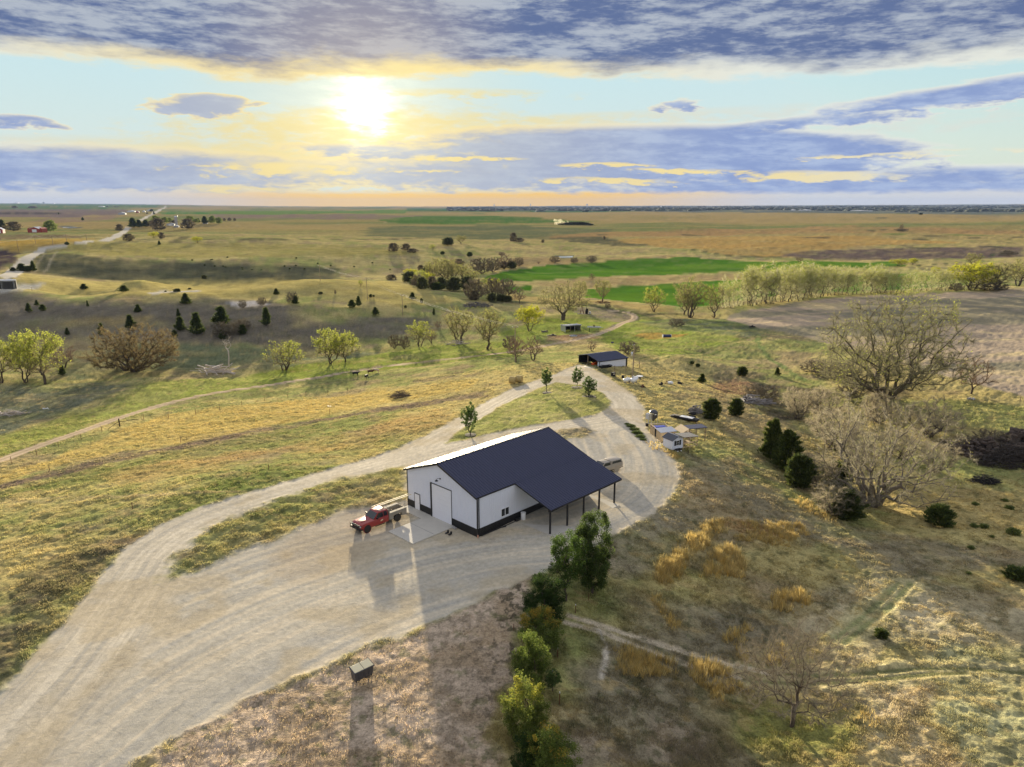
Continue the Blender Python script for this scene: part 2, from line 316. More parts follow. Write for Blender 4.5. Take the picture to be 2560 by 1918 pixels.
class MB:
    """collects boxes, prisms and tubes into one mesh"""
    def __init__(s): s.v = []; s.f = []; s.sm = []
    def add(s, vs, fs, sm=False):
        k = len(s.v); s.v += [tuple(v) for v in vs]; s.f += [tuple(i + k for i in f) for f in fs]; s.sm += [sm] * len(fs); return s
    def box(s, x0, x1, y0, y1, z0, z1, M=None, bv=0.0):
        if bv > 0:
            b = min(bv, (x1 - x0) / 2.1, (y1 - y0) / 2.1, (z1 - z0) / 2.1)
            bm = bmesh.new(); bmesh.ops.create_cube(bm, size=1)
            for v in bm.verts: v.co = Vector(((x0 + x1) / 2 + v.co.x * (x1 - x0), (y0 + y1) / 2 + v.co.y * (y1 - y0), (z0 + z1) / 2 + v.co.z * (z1 - z0)))
            bmesh.ops.bevel(bm, geom=bm.edges[:], offset=b, segments=2, affect='EDGES', profile=0.6)
            bm.verts.ensure_lookup_table(); vs = [(M @ v.co) if M else v.co for v in bm.verts]; fs = [[v.index for v in f.verts] for f in bm.faces]; bm.free()
            return s.add(vs, fs)
        vs = [Vector((x, y, z)) for z in (z0, z1) for x, y in ((x0, y0), (x1, y0), (x1, y1), (x0, y1))]
        if M: vs = [M @ v for v in vs]
        return s.add(vs, [(3, 2, 1, 0), (4, 5, 6, 7), (0, 1, 5, 4), (1, 2, 6, 5), (2, 3, 7, 6), (3, 0, 4, 7)])
    def prism(s, pts, a, b, axis='y', sm=False):
        """polygon pts (two coordinates) extruded from a to b along axis"""
        def mk(p, t): return {'y': (p[0], t, p[1]), 'x': (t, p[0], p[1]), 'z': (p[0], p[1], t)}[axis]
        n = len(pts); vs = [mk(p, a) for p in pts] + [mk(p, b) for p in pts]
        fs = [tuple(range(n - 1, -1, -1)), tuple(range(n, 2 * n))] + [(i, (i + 1) % n, n + (i + 1) % n, n + i) for i in range(n)]
        return s.add(vs, fs, sm)
    def tube(s, p0, p1, r0, r1=None, n=8, cap=True, sm=True):
        p0 = Vector(p0); p1 = Vector(p1); r1 = r0 if r1 is None else r1; d = (p1 - p0).normalized(); u = d.orthogonal().normalized(); w = d.cross(u)
        vs = [p + (u * math.cos(2 * math.pi * i / n) + w * math.sin(2 * math.pi * i / n)) * r for p, r in ((p0, r0), (p1, r1)) for i in range(n)]
        s.add(vs, [(i, (i + 1) % n, n + (i + 1) % n, n + i) for i in range(n)], sm)
        if cap: s.add(vs, [tuple(range(n - 1, -1, -1)), tuple(range(n, 2 * n))])
        return s
    def path(s, pts, r, n=6):
        for a, b in zip(pts[:-1], pts[1:]): s.tube(a, b, r, r, n)
        return s
    def lathe(s, prof, n=20, M=None, sm=True):
        """prof: list of (radius, z)"""
        vs = [Vector((r * math.cos(2 * math.pi * i / n), r * math.sin(2 * math.pi * i / n), z)) for r, z in prof for i in range(n)]
        if M: vs = [M @ v for v in vs]
        fs = [(j * n + i, j * n + (i + 1) % n, (j + 1) * n + (i + 1) % n, (j + 1) * n + i) for j in range(len(prof) - 1) for i in range(n)]
        s.add(vs, fs, sm); s.add(vs, [tuple(range(n - 1, -1, -1)), tuple(range((len(prof) - 1) * n, len(prof) * n))]); return s
    def sheet(s, o, du, dv, L, H0, H1, pitch=0.25, dep=0.03, nrm=(0, 0, 1), clip=None):
        """ribbed metal sheet: runs L along du; ribs run along dv from H0 to H1 (numbers or functions of the distance)"""
        o = Vector(o); du = Vector(du).normalized(); dv = Vector(dv).normalized(); nrm = Vector(nrm).normalized(); ts = []; t = 0.0
        while t < L - 1e-6:
            for a, d in ((0, 0), (.58, 0), (.68, 1), (.90, 1)):
                q = t + a * pitch
                if q < L: ts.append((q, d))
            t += pitch
        ts.append((L, 0)); f0 = H0 if callable(H0) else (lambda q: H0); f1 = H1 if callable(H1) else (lambda q: H1)
        vs = []
        for q, d in ts:
            vs += [o + du * q + dv * f0(q) + nrm * dep * d, o + du * q + dv * f1(q) + nrm * dep * d]
        return s.add(vs, [(2 * i, 2 * i + 2, 2 * i + 3, 2 * i + 1) for i in range(len(ts) - 1)])
    def build(s, name, m, parent=None, kind=None):
        me = bpy.data.meshes.new(name); me.from_pydata([tuple(v) for v in s.v], [], s.f); me.materials.append(m)
        me.polygons.foreach_set('use_smooth', s.sm)
        if any(s.sm): me.set_sharp_from_angle(angle=R(38))
        me.validate(); me.update(); o = bpy.data.objects.new(name, me); COL.objects.link(o)
        if parent is not None: o.parent = parent
        if kind: o['kind'] = kind
        return o
# ---------------------------------------------------------------- ground colours
def wpoly(fr, pts): return np.array([tuple(at(fr, *p))[:2] for p in pts])
def pip(X, Y, P):
    ins = np.zeros(len(X), bool); n = len(P)
    for i in range(n):
        x1, y1 = P[i]; x2, y2 = P[(i + 1) % n]
        if y1 == y2: continue
        c = ((y1 > Y) != (y2 > Y)) & (X < (x2 - x1) * (Y - y1) / (y2 - y1) + x1); ins ^= c
    return ins
def dseg(X, Y, P, closed=False):
    d = np.full(len(X), 1e9); n = len(P)
    for i in range(n if closed else n - 1):
        a = P[i]; b = P[(i + 1) % n]; e = b - a; t = np.clip(((X - a[0]) * e[0] + (Y - a[1]) * e[1]) / (e @ e + 1e-9), 0, 1)
        d = np.minimum(d, np.hypot(X - a[0] - t * e[0], Y - a[1] - t * e[1]))
    return d
def smooth_line(P, k=3):
    P = np.array(P)
    for _ in range(k):
        Q = [P[0]]
        for a, b in zip(P[:-1], P[1:]): Q += [a * .75 + b * .25, a * .25 + b * .75]
        P = np.array(Q + [P[-1]])
    return P
def mask_poly(X, Y, P, soft, wob=0.0, wl=8.0, seed=0):
    out = np.zeros(len(X)); mg = soft + wob * 2 + 1
    bb = (X > P[:, 0].min() - mg) & (X < P[:, 0].max() + mg) & (Y > P[:, 1].min() - mg) & (Y < P[:, 1].max() + mg)
    if not bb.any(): return out
    x, y = X[bb], Y[bb]; d = dseg(x, y, P, True) * np.where(pip(x, y, P), 1, -1)
    if wob: d = d + (fbm(x / wl, y / wl, 40 + seed, 4, .6) - .5) * 2 * wob
    out[bb] = sst(d, -soft / 2, soft / 2); return out
def mask_line(X, Y, P, w, soft, wob=0.0, wl=6.0, seed=0):
    out = np.zeros(len(X)); mg = w + soft + wob * 2 + 1
    bb = (X > P[:, 0].min() - mg) & (X < P[:, 0].max() + mg) & (Y > P[:, 1].min() - mg) & (Y < P[:, 1].max() + mg)
    if not bb.any(): return out
    x, y = X[bb], Y[bb]; d = w / 2 - dseg(x, y, P)
    if wob: d = d + (fbm(x / wl, y / wl, 60 + seed, 3, .6) - .5) * 2 * wob
    out[bb] = sst(d, -soft / 2, soft / 2); return out
DRV = wpoly('Z', [(-60, 1560), (0, 1490), (60, 1428), (140, 1340), (205, 1262), (247, 1212), (275, 1178), (330, 1140), (420, 1100), (520, 1068), (640, 1034), (760, 1000), (860, 968), (930, 935), (1000, 898), (1050, 868), (1110, 838), (1160, 820), (1200, 808), (1228, 795), (1252, 788), (1282, 796), (1330, 826), (1368, 853), (1390, 880), (1393, 905), (1402, 932), (1430, 965), (1468, 1008), (1474, 1032), (1450, 1072), (1405, 1112), (1350, 1140), (1300, 1172), (1240, 1204), (1180, 1232), (1120, 1256), (1050, 1290), (960, 1330), (880, 1366), (790, 1400), (720, 1430), (640, 1462), (560, 1500), (480, 1541), (400, 1585), (330, 1626), (270, 1662), (150, 1740), (-250, 1740)])
ISL = wpoly('Z', [(962, 958), (985, 934), (1040, 904), (1090, 873), (1160, 840), (1200, 826), (1260, 833), (1300, 848), (1319, 866), (1316, 882), (1285, 896), (1240, 905), (1180, 915), (1120, 924), (1050, 938), (1005, 950)])
STR = wpoly('Z', [(350, 1252), (360, 1228), (382, 1196), (425, 1162), (480, 1128), (550, 1100), (620, 1074), (700, 1044), (780, 1026), (870, 1008), (886, 1066), (872, 1085), (800, 1092), (740, 1100), (690, 1125), (620, 1152), (520, 1192), (430, 1234)])
WP1 = wpoly('Z', [(1195, 932), (1225, 925), (1262, 923), (1280, 930), (1262, 942), (1220, 950)])
TRK = smooth_line(wpoly('Z', [(-40, 1010), (0, 994), (65, 970), (130, 948), (250, 905), (330, 880), (400, 861), (480, 846), (560, 835), (630, 823), (700, 813), (800, 797), (900, 783), (1000, 772), (1100, 762), (1180, 747), (1260, 732), (1320, 712), (1360, 693), (1376, 686), (1362, 676), (1330, 672), (1300, 673)]), 2)
RD = smooth_line(wpoly('A', [(60, 740), (95, 705), (150, 660), (215, 600), (290, 545), (340, 505), (400, 475), (480, 462), (580, 452), (690, 440), (760, 425)]), 1)
RD2 = smooth_line(wpoly('A', [(900, 422), (960, 400), (1030, 365), (1080, 330), (1120, 300)]), 1)
RD3 = wpoly('A', [(1210, 250), (1260, 215), (1330, 188)]); RD4 = wpoly('A', [(1330, 188), (1380, 155), (1430, 128)])
GF1 = wpoly('C', [(-300, 790), (-230, 740), (-90, 690), (0, 676), (300, 634), (600, 612), (900, 590), (1150, 572), (1300, 568), (1560, 562), (1700, 580), (1900, 592), (2209, 598), (2700, 598), (3300, 604), (3420, 640), (2900, 650), (2400, 660), (2209, 690), (1800, 694), (1500, 706), (1300, 718), (1000, 722), (700, 734), (450, 748), (250, 764), (0, 772)])
GF2 = wpoly('C', [(640, 838), (760, 826), (860, 820), (1100, 806), (1330, 794), (1700, 770), (2209, 748), (2700, 730), (3200, 708), (3700, 722), (3980, 740), (3960, 800), (3700, 824), (3350, 845), (2900, 862), (2400, 880), (2000, 930), (1700, 985), (1450, 995), (1250, 962), (900, 938), (620, 912)])
GF3 = wpoly('C', [(-60, 818), (180, 806), (170, 850), (0, 866), (-80, 860)])
BRN = wpoly('D', [(-360, 1110), (-330, 1060), (-200, 1030), (0, 1005), (200, 965), (500, 925), (800, 900), (1200, 890), (1600, 866), (2000, 845), (2600, 830), (2600, 1900), (2180, 1760), (1900, 1700), (1400, 1560), (900, 1400), (450, 1290), (250, 1230), (60, 1190), (-120, 1160)])
SOIL = wpoly('Z', [(300, 1720), (330, 1626), (480, 1541), (640, 1462), (790, 1400), (960, 1330), (1120, 1256), (1150, 1240), (1140, 1330), (1110, 1400), (1090, 1480), (1080, 1560), (1075, 1657), (1075, 1740)])
POND = wpoly('C', [(355, 552), (400, 545), (460, 543), (520, 548), (548, 560), (500, 567), (420, 566), (375, 560)])
POND2 = wpoly('A', [(510, 305), (620, 300), (740, 309), (620, 315)])
# colour patches: (frame, colour, softness in metres, wobble, strength, polygon)
PATCH = [
 # far plain, left to right
 ('A', (.09, .15, .05), 60, 30, .9, [(-200, 95), (900, 95), (1400, 108), (1350, 140), (700, 145), (-200, 150)]),
 ('A', (.17, .13, .11), 60, 20, .9, [(-200, 150), (1000, 148), (1200, 160), (1000, 205), (400, 215), (-200, 215)]),
 ('A', (.07, .06, .05), 20, 8, .9, [(-200, 176), (520, 182), (520, 190), (-200, 186)]),
 ('A', (.24, .17, .11), 40, 20, .7, [(300, 235), (1000, 205), (1000, 232), (600, 262), (300, 262)]),
 ('A', (.07, .17, .04), 30, 10, .8, [(1340, 172), (2300, 165), (3500, 163), (3500, 185), (2300, 192), (1400, 192)]),
 ('A', (.40, .27, .07), 14, 8, .95, [(-200, 425), (300, 412), (800, 405), (700, 425), (450, 462), (300, 500), (150, 530), (-200, 470)]),
 ('A', (.08, .06, .06), 8, 4, .95, [(-200, 520), (0, 505), (160, 520), (120, 590), (0, 680), (-200, 700)]),
 ('A', (.18, .14, .08), 6, 4, .9, [(-200, 365), (0, 362), (400, 368), (700, 388), (700, 398), (300, 402), (-200, 412)]),
 ('A', (.10, .10, .06), 20, 12, .9, [(300, 560), (500, 530), (900, 590), (1500, 600), (2209, 630), (2900, 640), (2900, 760), (1500, 760), (800, 740), (280, 700)]),
 ('A', (.30, .26, .09), 18, 10, .85, [(500, 455), (800, 432), (1500, 440), (2300, 440), (3300, 480), (3700, 540), (3000, 560), (1500, 560), (900, 545), (520, 510)]),
 ('B', (.08, .15, .035), 30, 8, .95, [(1040, 240), (1400, 212), (1800, 208), (2300, 214), (2950, 240), (3000, 262), (2400, 268), (1800, 272), (1250, 270)]),
 ('B', (.13, .20, .045), 40, 10, .95, [(-400, 168), (600, 164), (1400, 150), (1250, 184), (400, 188), (-400, 190)]),
 ('B', (.05, .12, .04), 60, 15, .9, [(1300, 140), (2500, 138), (3600, 150), (3200, 168), (2300, 168), (1300, 165)]),
 ('B', (.20, .15, .11), 40, 15, .8, [(-400, 195), (900, 190), (1500, 200), (1000, 240), (400, 232), (-400, 232)]),
 ('B', (.13, .14, .07), 40, 15, .8, [(1000, 300), (2209, 290), (3100, 320), (3000, 400), (1700, 408), (900, 380)]),
 ('C', (.31, .235, .10), 60, 30, .95, [(-300, 178), (800, 172), (2209, 182), (4400, 205), (4400, 250), (2600, 262), (800, 262), (0, 205)]),
 ('C', (.30, .20, .09), 40, 20, .9, [(750, 345), (1500, 315), (2600, 300), (4400, 330), (4400, 360), (3000, 352), (2209, 360), (900, 400), (200, 395)]),
 ('C', (.36, .24, .085), 30, 14, .9, [(850, 420), (1500, 395), (2209, 380), (3200, 390), (3900, 440), (3000, 470), (2600, 500), (2400, 560), (2209, 568), (1800, 545), (1500, 490), (1100, 450)]),
 ('C', (.13, .10, .085), 18, 8, .9, [(2300, 540), (2700, 500), (3300, 485), (4400, 470), (4400, 560), (3500, 580), (2600, 585)]),
 ('C', (.11, .105, .06), 16, 8, .9, [(300, 400), (500, 390), (750, 385), (1000, 440), (1200, 465), (900, 470), (600, 440)]),
 ('C', (.34, .25, .12), 12, 5, .8, [(100, 560), (330, 570), (900, 570), (1500, 545), (1200, 580), (700, 600), (0, 655), (-150, 670), (-150, 620)]),
 # first ridge and hillside
 ('C', (.12, .135, .11), 120, 30, .95, [(-500, 117), (4400, 106), (4400, 200), (2209, 178), (800, 166), (0, 164), (-500, 160)]),
 ('A', (.40, .33, .12), 12, 5, .9, [(150, 690), (400, 725), (1000, 772), (1500, 765), (2209, 750), (3300, 770), (3700, 850), (3900, 950), (3500, 980), (3000, 930), (2500, 900), (2209, 905), (1600, 920), (1000, 905), (500, 880), (150, 850)]),
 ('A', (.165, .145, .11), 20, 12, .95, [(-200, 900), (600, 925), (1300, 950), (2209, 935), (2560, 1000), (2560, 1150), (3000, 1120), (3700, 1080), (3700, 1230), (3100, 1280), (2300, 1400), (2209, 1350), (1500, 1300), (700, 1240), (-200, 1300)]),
 ('A', (.30, .235, .11), 10, 5, .6, [(500, 1120), (900, 1080), (1300, 1080), (1300, 1130), (800, 1160), (500, 1160)]),
 ('A', (.50, .47, .42), 3, 4, .7, [(1270, 880), (1400, 855), (1700, 850), (1760, 862), (1500, 872), (1330, 892)]),
 ('A', (.50, .47, .44), 3, 4, .7, [(1950, 945), (2209, 945), (2350, 975), (2209, 1000), (2000, 995)]),
 ('A', (.42, .40, .34), 4, 2, .9, [(-200, 880), (-200, 830), (30, 760), (140, 800), (300, 790), (380, 800), (200, 850), (0, 880)]),
 ('A', (.16, .18, .10), 10, 6, .8, [(1000, 1300), (2209, 1380), (2560, 1430), (3000, 1400), (3400, 1370), (3000, 1480), (2500, 1520), (2209, 1560), (1300, 1570), (800, 1600), (500, 1640)]),
 # valley floor beside the track, spring green
 ('B', (.23, .27, .06), 8, 5, .9, [(-700, 1750), (0, 1570), (500, 1480), (900, 1430), (1300, 1350), (1700, 1310), (2209, 1300), (2209, 1420), (1500, 1480), (900, 1570), (300, 1640), (-300, 1720), (-700, 1800)]),
 ('E', (.25, .27, .075), 8, 5, .85, [(-200, 420), (0, 450), (300, 380), (800, 200), (1200, 0), (2209, -60), (2209, 40), (1500, 150), (1000, 280), (500, 440), (0, 620), (-200, 660)]),
 ('E', (.14, .15, .10), 8, 4, .8, [(-200, 0), (0, -20), (800, -20), (1200, 0), (700, 190), (300, 330), (0, 430), (-200, 440)]),
 ('C', (.22, .27, .055), 8, 5, .8, [(-100, 1220), (300, 1080), (560, 1000), (900, 1010), (1300, 1090), (1800, 1100), (2200, 1200), (1700, 1330), (1300, 1400), (1000, 1390), (700, 1290), (900, 1150), (500, 1240), (200, 1330), (0, 1400)]),
 ('C', (.13, .15, .09), 6, 4, .7, [(1000, 1120), (1500, 1090), (2000, 1090), (2300, 1180), (2200, 1250), (1700, 1230), (1300, 1180)]),
 ('C', (.36, .24, .07), 3, 1.5, .9, [(1030, 1240), (1200, 1212), (1400, 1225), (1540, 1220), (1400, 1250), (1200, 1262)]),
 ('C', (.30, .20, .12), 3, 1.5, .9, [(300, 1240), (700, 1230), (760, 1260), (500, 1300), (300, 1290)]),
 ('C', (.26, .21, .15), 4, 2, .8, [(500, 1010), (700, 990), (900, 1020), (1060, 1090), (1020, 1130), (800, 1100), (600, 1060)]),
 ('C', (.10, .10, .055), 3, 1.5, .9, [(-200, 930), (300, 945), (560, 950), (760, 975), (1000, 1030), (1150, 1050), (1480, 1042), (1480, 1060), (1150, 1065), (900, 1045), (560, 970), (100, 965), (-200, 955)]),
 ('C', (.38, .29, .12), 4, 2, .8, [(0, 880), (600, 925), (900, 950), (1400, 1000), (1400, 1040), (1000, 1020), (700, 960), (0, 940), (-200, 900)]),
 ('C', (.36, .27, .13), 4, 2, .8, [(250, 775), (700, 742), (1300, 724), (2209, 694), (2209, 735), (1330, 785), (860, 812), (640, 826), (200, 800)]),
 # golden left slope
 ('E', (.44, .34, .12), 4, 3, .9, [(-200, 800), (0, 770), (500, 640), (1030, 390), (1600, 240), (2209, 170), (3200, 60), (4100, -30), (4100, 30), (3200, 190), (2209, 385), (1700, 480), (1000, 600), (500, 700), (0, 850), (-200, 880)]),
 ('E', (.17, .13, .10), 3, 2, .9, [(-200, 930), (0, 870), (500, 730), (1000, 615), (1700, 500), (2209, 395), (3200, 215), (4200, 60), (4200, 110), (3200, 250), (2209, 420), (1700, 530), (1000, 680), (500, 800), (0, 905), (-200, 960)]),
 ('E', (.19, .21, .07), 5, 4, .7, [(-200, 960), (0, 920), (1000, 700), (2209, 440), (3100, 280), (3100, 330), (2209, 560), (1200, 760), (500, 900), (-200, 1060)]),
 ('E', (.40, .275, .12), 10, 6, .8, [(900, 800), (1500, 680), (2209, 560), (3000, 400), (3900, 180), (3800, 330), (3200, 480), (2700, 560), (1900, 700), (1200, 850)]),
 ('E', (.15, .20, .05), 6, 4, .6, [(1500, 1000), (1900, 820), (2500, 700), (3000, 700), (2800, 850), (2209, 940), (1700, 1080)]),
 ('E', (.14, .12, .075), 4, 3, .8, [(300, 1657), (500, 1500), (900, 1420), (1130, 1370), (1040, 1480), (900, 1657), (500, 2000), (0, 2600), (-200, 2400), (0, 2000)]),
 ('E', (.38, .28, .15), 3, 2, .7, [(400, 1480), (900, 1400), (1100, 1350), (700, 1420), (420, 1540)]),
 # right side
 ('G', (.38, .30, .17), 5, 4, .75, [(1000, 560), (1400, 620), (1700, 800), (2209, 900), (2209, 1180), (1500, 1100), (1300, 960), (1400, 800), (1200, 650)]),
 ('G', (.30, .26, .17), 5, 4, .9, [(1280, 1000), (1700, 1180), (1500, 1300), (1200, 1600), (900, 1657), (800, 1500), (900, 1350)]),
 ('G', (.40, .27, .08), 2, 1.2, .9, [(1150, 430), (1290, 560), (1500, 640), (1300, 640), (1170, 520)]),
 ('K', (.46, .34, .12), 2.5, 1.5, .8, [(1240, -60), (1300, -140), (1480, -300), (1640, -420), (1760, -500), (1800, -420), (1700, -300), (1560, -120), (1480, 0), (1300, 40)]),
 ('G', (.38, .25, .11), 2, 1.5, .9, [(1840, 1190), (2209, 1190), (2520, 1220), (2560, 1290), (2300, 1330), (2100, 1290), (1900, 1240)]),
 ('G', (.22, .14, .09), 5, 3, .8, [(1700, 0), (1900, -60), (2209, 30), (2100, 90), (1800, 120)]),
 ('G', (.28, .24, .15), 6, 4, .85, [(1500, 600), (1800, 700), (2100, 900), (2400, 1000), (2900, 1250), (3300, 1300), (4400, 1500), (4400, 1657), (3400, 1700), (2900, 1500), (2209, 1200), (1700, 900)]),
 ('H', (.42, .33, .14), 6, 4, .8, [(800, 950), (1200, 900), (1700, 950), (2400, 950), (2400, 1250), (1700, 1250), (1200, 1180), (900, 1060)]),
 ('H', (.28, .29, .10), 7, 5, .8, [(1200, 130), (2400, 200), (2400, 500), (1900, 380), (1500, 280), (1200, 200)]),
 ('H', (.10, .08, .07), 4, 3, .85, [(1500, 500), (1900, 420), (2400, 500), (2400, 700), (1900, 640), (1600, 600)]),
 ('H', (.10, .085, .06), 4, 3, .85, [(-100, 0), (300, 30), (600, 60), (300, 300), (100, 320), (-100, 200)]),
 ('K', (.245, .215, .14), 6, 4, .85, [(300, 1657), (450, 1100), (500, 500), (900, 300), (1300, 100), (1900, 100), (2209, 300), (2500, 100), (3300, 0), (3000, 200), (2500, 350), (2209, 700), (1900, 900), (2100, 1300), (2209, 1700)]),
 ('K', (.38, .31, .22), 4, 3, .7, [(400, 1657), (460, 1200), (700, 1200), (1000, 1500), (1200, 1300), (1700, 1400), (1700, 1657)]),
 ('L', (.50, .43, .27), 5, 4, .85, [(250, 400), (700, 200), (1100, 60), (1400, 80), (2400, 350), (2400, 620), (1500, 700), (1300, 560), (800, 760), (500, 620)]),
 ('L', (.38, .37, .20), 5, 4, .8, [(1400, 520), (2400, 560), (2400, 1657), (1800, 1657), (1500, 1200), (1500, 800)]),
 ('L', (.28, .28, .09), 4, 3, .8, [(-300, 1100), (300, 1200), (800, 1130), (900, 1350), (700, 1657), (0, 1657), (-300, 1400)]),
 ('L', (.47, .39, .25), 4, 3, .7, [(900, 950), (1400, 950), (1500, 1300), (1700, 1657), (1000, 1657), (900, 1300)]),
]
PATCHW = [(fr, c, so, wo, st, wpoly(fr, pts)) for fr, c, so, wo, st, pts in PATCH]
LINES = [  # narrow marks on the grass: frame, colour, width, soft, strength, points
 ('V', (.62, .52, .40), 1.1, .4, 1.0, [(450, 1010), (620, 1110), (760, 1200), (900, 1280)]),
 ('L', (.52, .46, .24), 3.6, 1.2, .8, [(600, 575), (800, 410), (1000, 255), (1180, 65)]), ('L', (.50, .44, .24), 3.4, 1.2, .7, [(-200, 840), (300, 895), (850, 875), (1350, 825), (1750, 815), (2300, 855)]),
 ('L', (.26, .275, .12), .6, .6, .9, [(560, 560), (760, 400), (950, 240), (1130, 60)]), ('L', (.26, .275, .12), .6, .6, .9, [(650, 580), (850, 420), (1050, 270), (1230, 70)]),
 ('L', (.20, .20, .09), .6, .4, 1.0, [(-200, 780), (300, 860), (800, 850), (1300, 800), (1700, 800), (2300, 850)]), ('L', (.20, .20, .09), .6, .4, 1.0, [(-200, 900), (300, 930), (900, 900), (1400, 850), (1700, 835)]),
 ('K', (.54, .46, .33), .85, .4, 1.0, [(460, 400), (800, 490), (1100, 620), (1500, 760), (1950, 880)]), ('K', (.54, .46, .33), .85, .4, 1.0, [(500, 350), (900, 470), (1300, 600), (1700, 720), (2209, 840)]),
 ('K', (.60, .54, .44), .5, .5, .9, [(750, 470), (820, 600), (800, 760), (770, 900)]),
 ('C', (.12, .16, .05), 1.2, 1, .8, [(1100, 1440), (1500, 1390), (1800, 1320), (2000, 1265), (2209, 1215), (2400, 1180)]), ('C', (.12, .16, .05), 1.2, 1, .8, [(1200, 1460), (1560, 1405), (1850, 1340), (2040, 1290), (2209, 1240)]),
 ('D', (.17, .22, .08), 1.8, 1.2, .9, [(-80, 1230), (-90, 1290), (-40, 1370), (60, 1460), (200, 1560), (330, 1620)]),
 ('D', (.16, .12, .09), 1.2, .8, .8, [(500, 930), (300, 985), (150, 1050), (125, 1090), (160, 1140), (200, 1160)]), ('D', (.16, .12, .09), 1.2, .8, .8, [(540, 935), (340, 995), (185, 1060), (150, 1095), (190, 1140), (260, 1180)]),
 ('D', (.30, .24, .17), 3, 1.2, .8, [(60, 1180), (250, 1190), (450, 1180)]),
 ('E', (.42, .34, .18), .7, .6, .7, [(-100, 990), (200, 995), (700, 975), (1300, 960), (1800, 935), (2209, 930)]), ('E', (.42, .34, .18), .7, .6, .6, [(-100, 1020), (300, 1018), (900, 985), (1500, 950)]),
 ('A', (.30, .27, .19), 1.6, 1.5, .6, [(500, 500), (460, 560), (420, 630), (380, 690)]), ('A', (.28, .25, .18), 1.2, 1.5, .6, [(400, 500), (370, 560), (310, 640), (300, 690)]),
 ('A', (.09, .10, .05), 10, 6, .8, [(1500, 408), (2300, 412), (3200, 412), (3840, 402)]), ('A', (.09, .09, .05), 10, 6, .7, [(0, 395), (1600, 385), (1500, 440)]),
 ('B', (.30, .26, .14), 5, 4, .7, [(-700, 300), (-200, 296), (300, 290), (900, 272), (1400, 262)]), ('C', (.30, .26, .14), 4, 3, .7, [(-150, 680), (0, 668), (300, 628), (900, 582), (1300, 562)]),
 ('C', (.08, .09, .05), 5, 3, .8, [(1560, 500), (1720, 528), (1900, 555), (2209, 562), (2700, 580)]), ('C', (.08, .08, .05), 8, 5, .8, [(750, 372), (1500, 370), (2209, 370), (3300, 375), (4400, 395)]),
 ('D', (.07, .07, .05), 8, 5, .8, [(0, 392), (500, 395), (800, 390)]), ('D', (.07, .07, .05), 8, 5, .8, [(800, 488), (1500, 482), (2400, 475)]), ('D', (.08, .08, .05), 9, 5, .8, [(900, 412), (1600, 405), (2400, 388)]),
 ('D', (.12, .11, .07), 16, 8, .8, [(300, 325), (600, 330), (860, 340)]), ('D', (.10, .10, .06), 14, 8, .8, [(860, 335), (1000, 322), (1210, 338)]), ('D', (.11, .11, .06), 26, 12, .7, [(350, 232), (700, 232), (1150, 218)]),
 ('D', (.12, .17, .05), 14, 8, .8, [(850, 370), (1300, 362), (2000, 382)]), ('X', (.13, .14, .07), 2.2, 1.5, .9, [(330, 620), (700, 700), (1000, 900)]),
 ('D', (.07, .09, .04), 3, 2, .9, [(1300, 640), (1700, 600), (1850, 560), (2100, 520), (2400, 530)]),
]
LINESW = [(c, w, so, st, wpoly(fr, pts)) for fr, c, w, so, st, pts in LINES]
# centre line of the drive, for tyre streaks
DCL = smooth_line(wpoly('Z', [(-60, 1700), (60, 1560), (190, 1420), (300, 1260), (350, 1180), (480, 1110), (700, 1045), (900, 985), (1050, 950), (1200, 925), (1330, 905), (1360, 880), (1300, 830), (1220, 812), (1120, 850), (1000, 925), (930, 965)]), 2)
DCL2 = smooth_line(wpoly('Z', [(60, 1640), (350, 1420), (700, 1260), (1000, 1180), (1250, 1160), (1400, 1090), (1430, 1010), (1380, 940)]), 2)
RUTS = [wpoly(fr, p) for fr, p in (('K', [(460, 400), (800, 490), (1100, 620), (1500, 760), (1950, 880)]), ('K', [(500, 350), (900, 470), (1300, 600), (1700, 720), (2209, 840)]), ('L', [(560, 560), (760, 400), (950, 240), (1130, 60)]), ('L', [(650, 580), (850, 420), (1050, 270), (1230, 70)]), ('L', [(-200, 780), (300, 860), (800, 850), (1300, 800), (1700, 800), (2300, 850)]), ('L', [(-200, 900), (300, 930), (900, 900), (1400, 850), (1700, 835)]))]
def rutmask(X, Y):
    w = np.zeros(len(X))
    for P in RUTS: w = np.maximum(w, mask_line(X, Y, P, 1.0, .4))
    return w
def gmasks(X, Y):
    """how far each point belongs to the drive, track, road, crops, ponds"""
    m = {}
    d = mask_poly(X, Y, DRV, 1.1, .8, 2.0, 1)
    d = d * (1 - mask_poly(X, Y, ISL, .8, .6, 1.6, 2)) * (1 - mask_poly(X, Y, STR, 1.8, 1.6, 2.4, 3)) * (1 - .8 * mask_poly(X, Y, WP1, 1.5, 1.2, 2.0, 4))
    m['drive'] = d; m['track'] = mask_line(X, Y, TRK, 3.3, .5, .25, 4, 5)
    r = mask_line(X, Y, RD, 9.0, 1.0); r = np.maximum(r, mask_line(X, Y, RD2, 10, 2)); r = np.maximum(r, mask_line(X, Y, RD3, 14, 4)); m['road'] = np.maximum(r, mask_line(X, Y, RD4, 24, 6))
    m['crop'] = np.maximum(np.maximum(mask_poly(X, Y, GF1, 2, 1.2, 14, 6), mask_poly(X, Y, GF2, 2, 1.0, 14, 7)), mask_poly(X, Y, GF3, 2, 1, 10, 8))
    m['plough'] = mask_poly(X, Y, BRN, 2, 1.2, 12, 9); m['soil'] = mask_poly(X, Y, SOIL, 1.6, 1.6, 3, 10)
    m['pond'] = np.maximum(mask_poly(X, Y, POND, 1.5), mask_poly(X, Y, POND2, 10)); return m
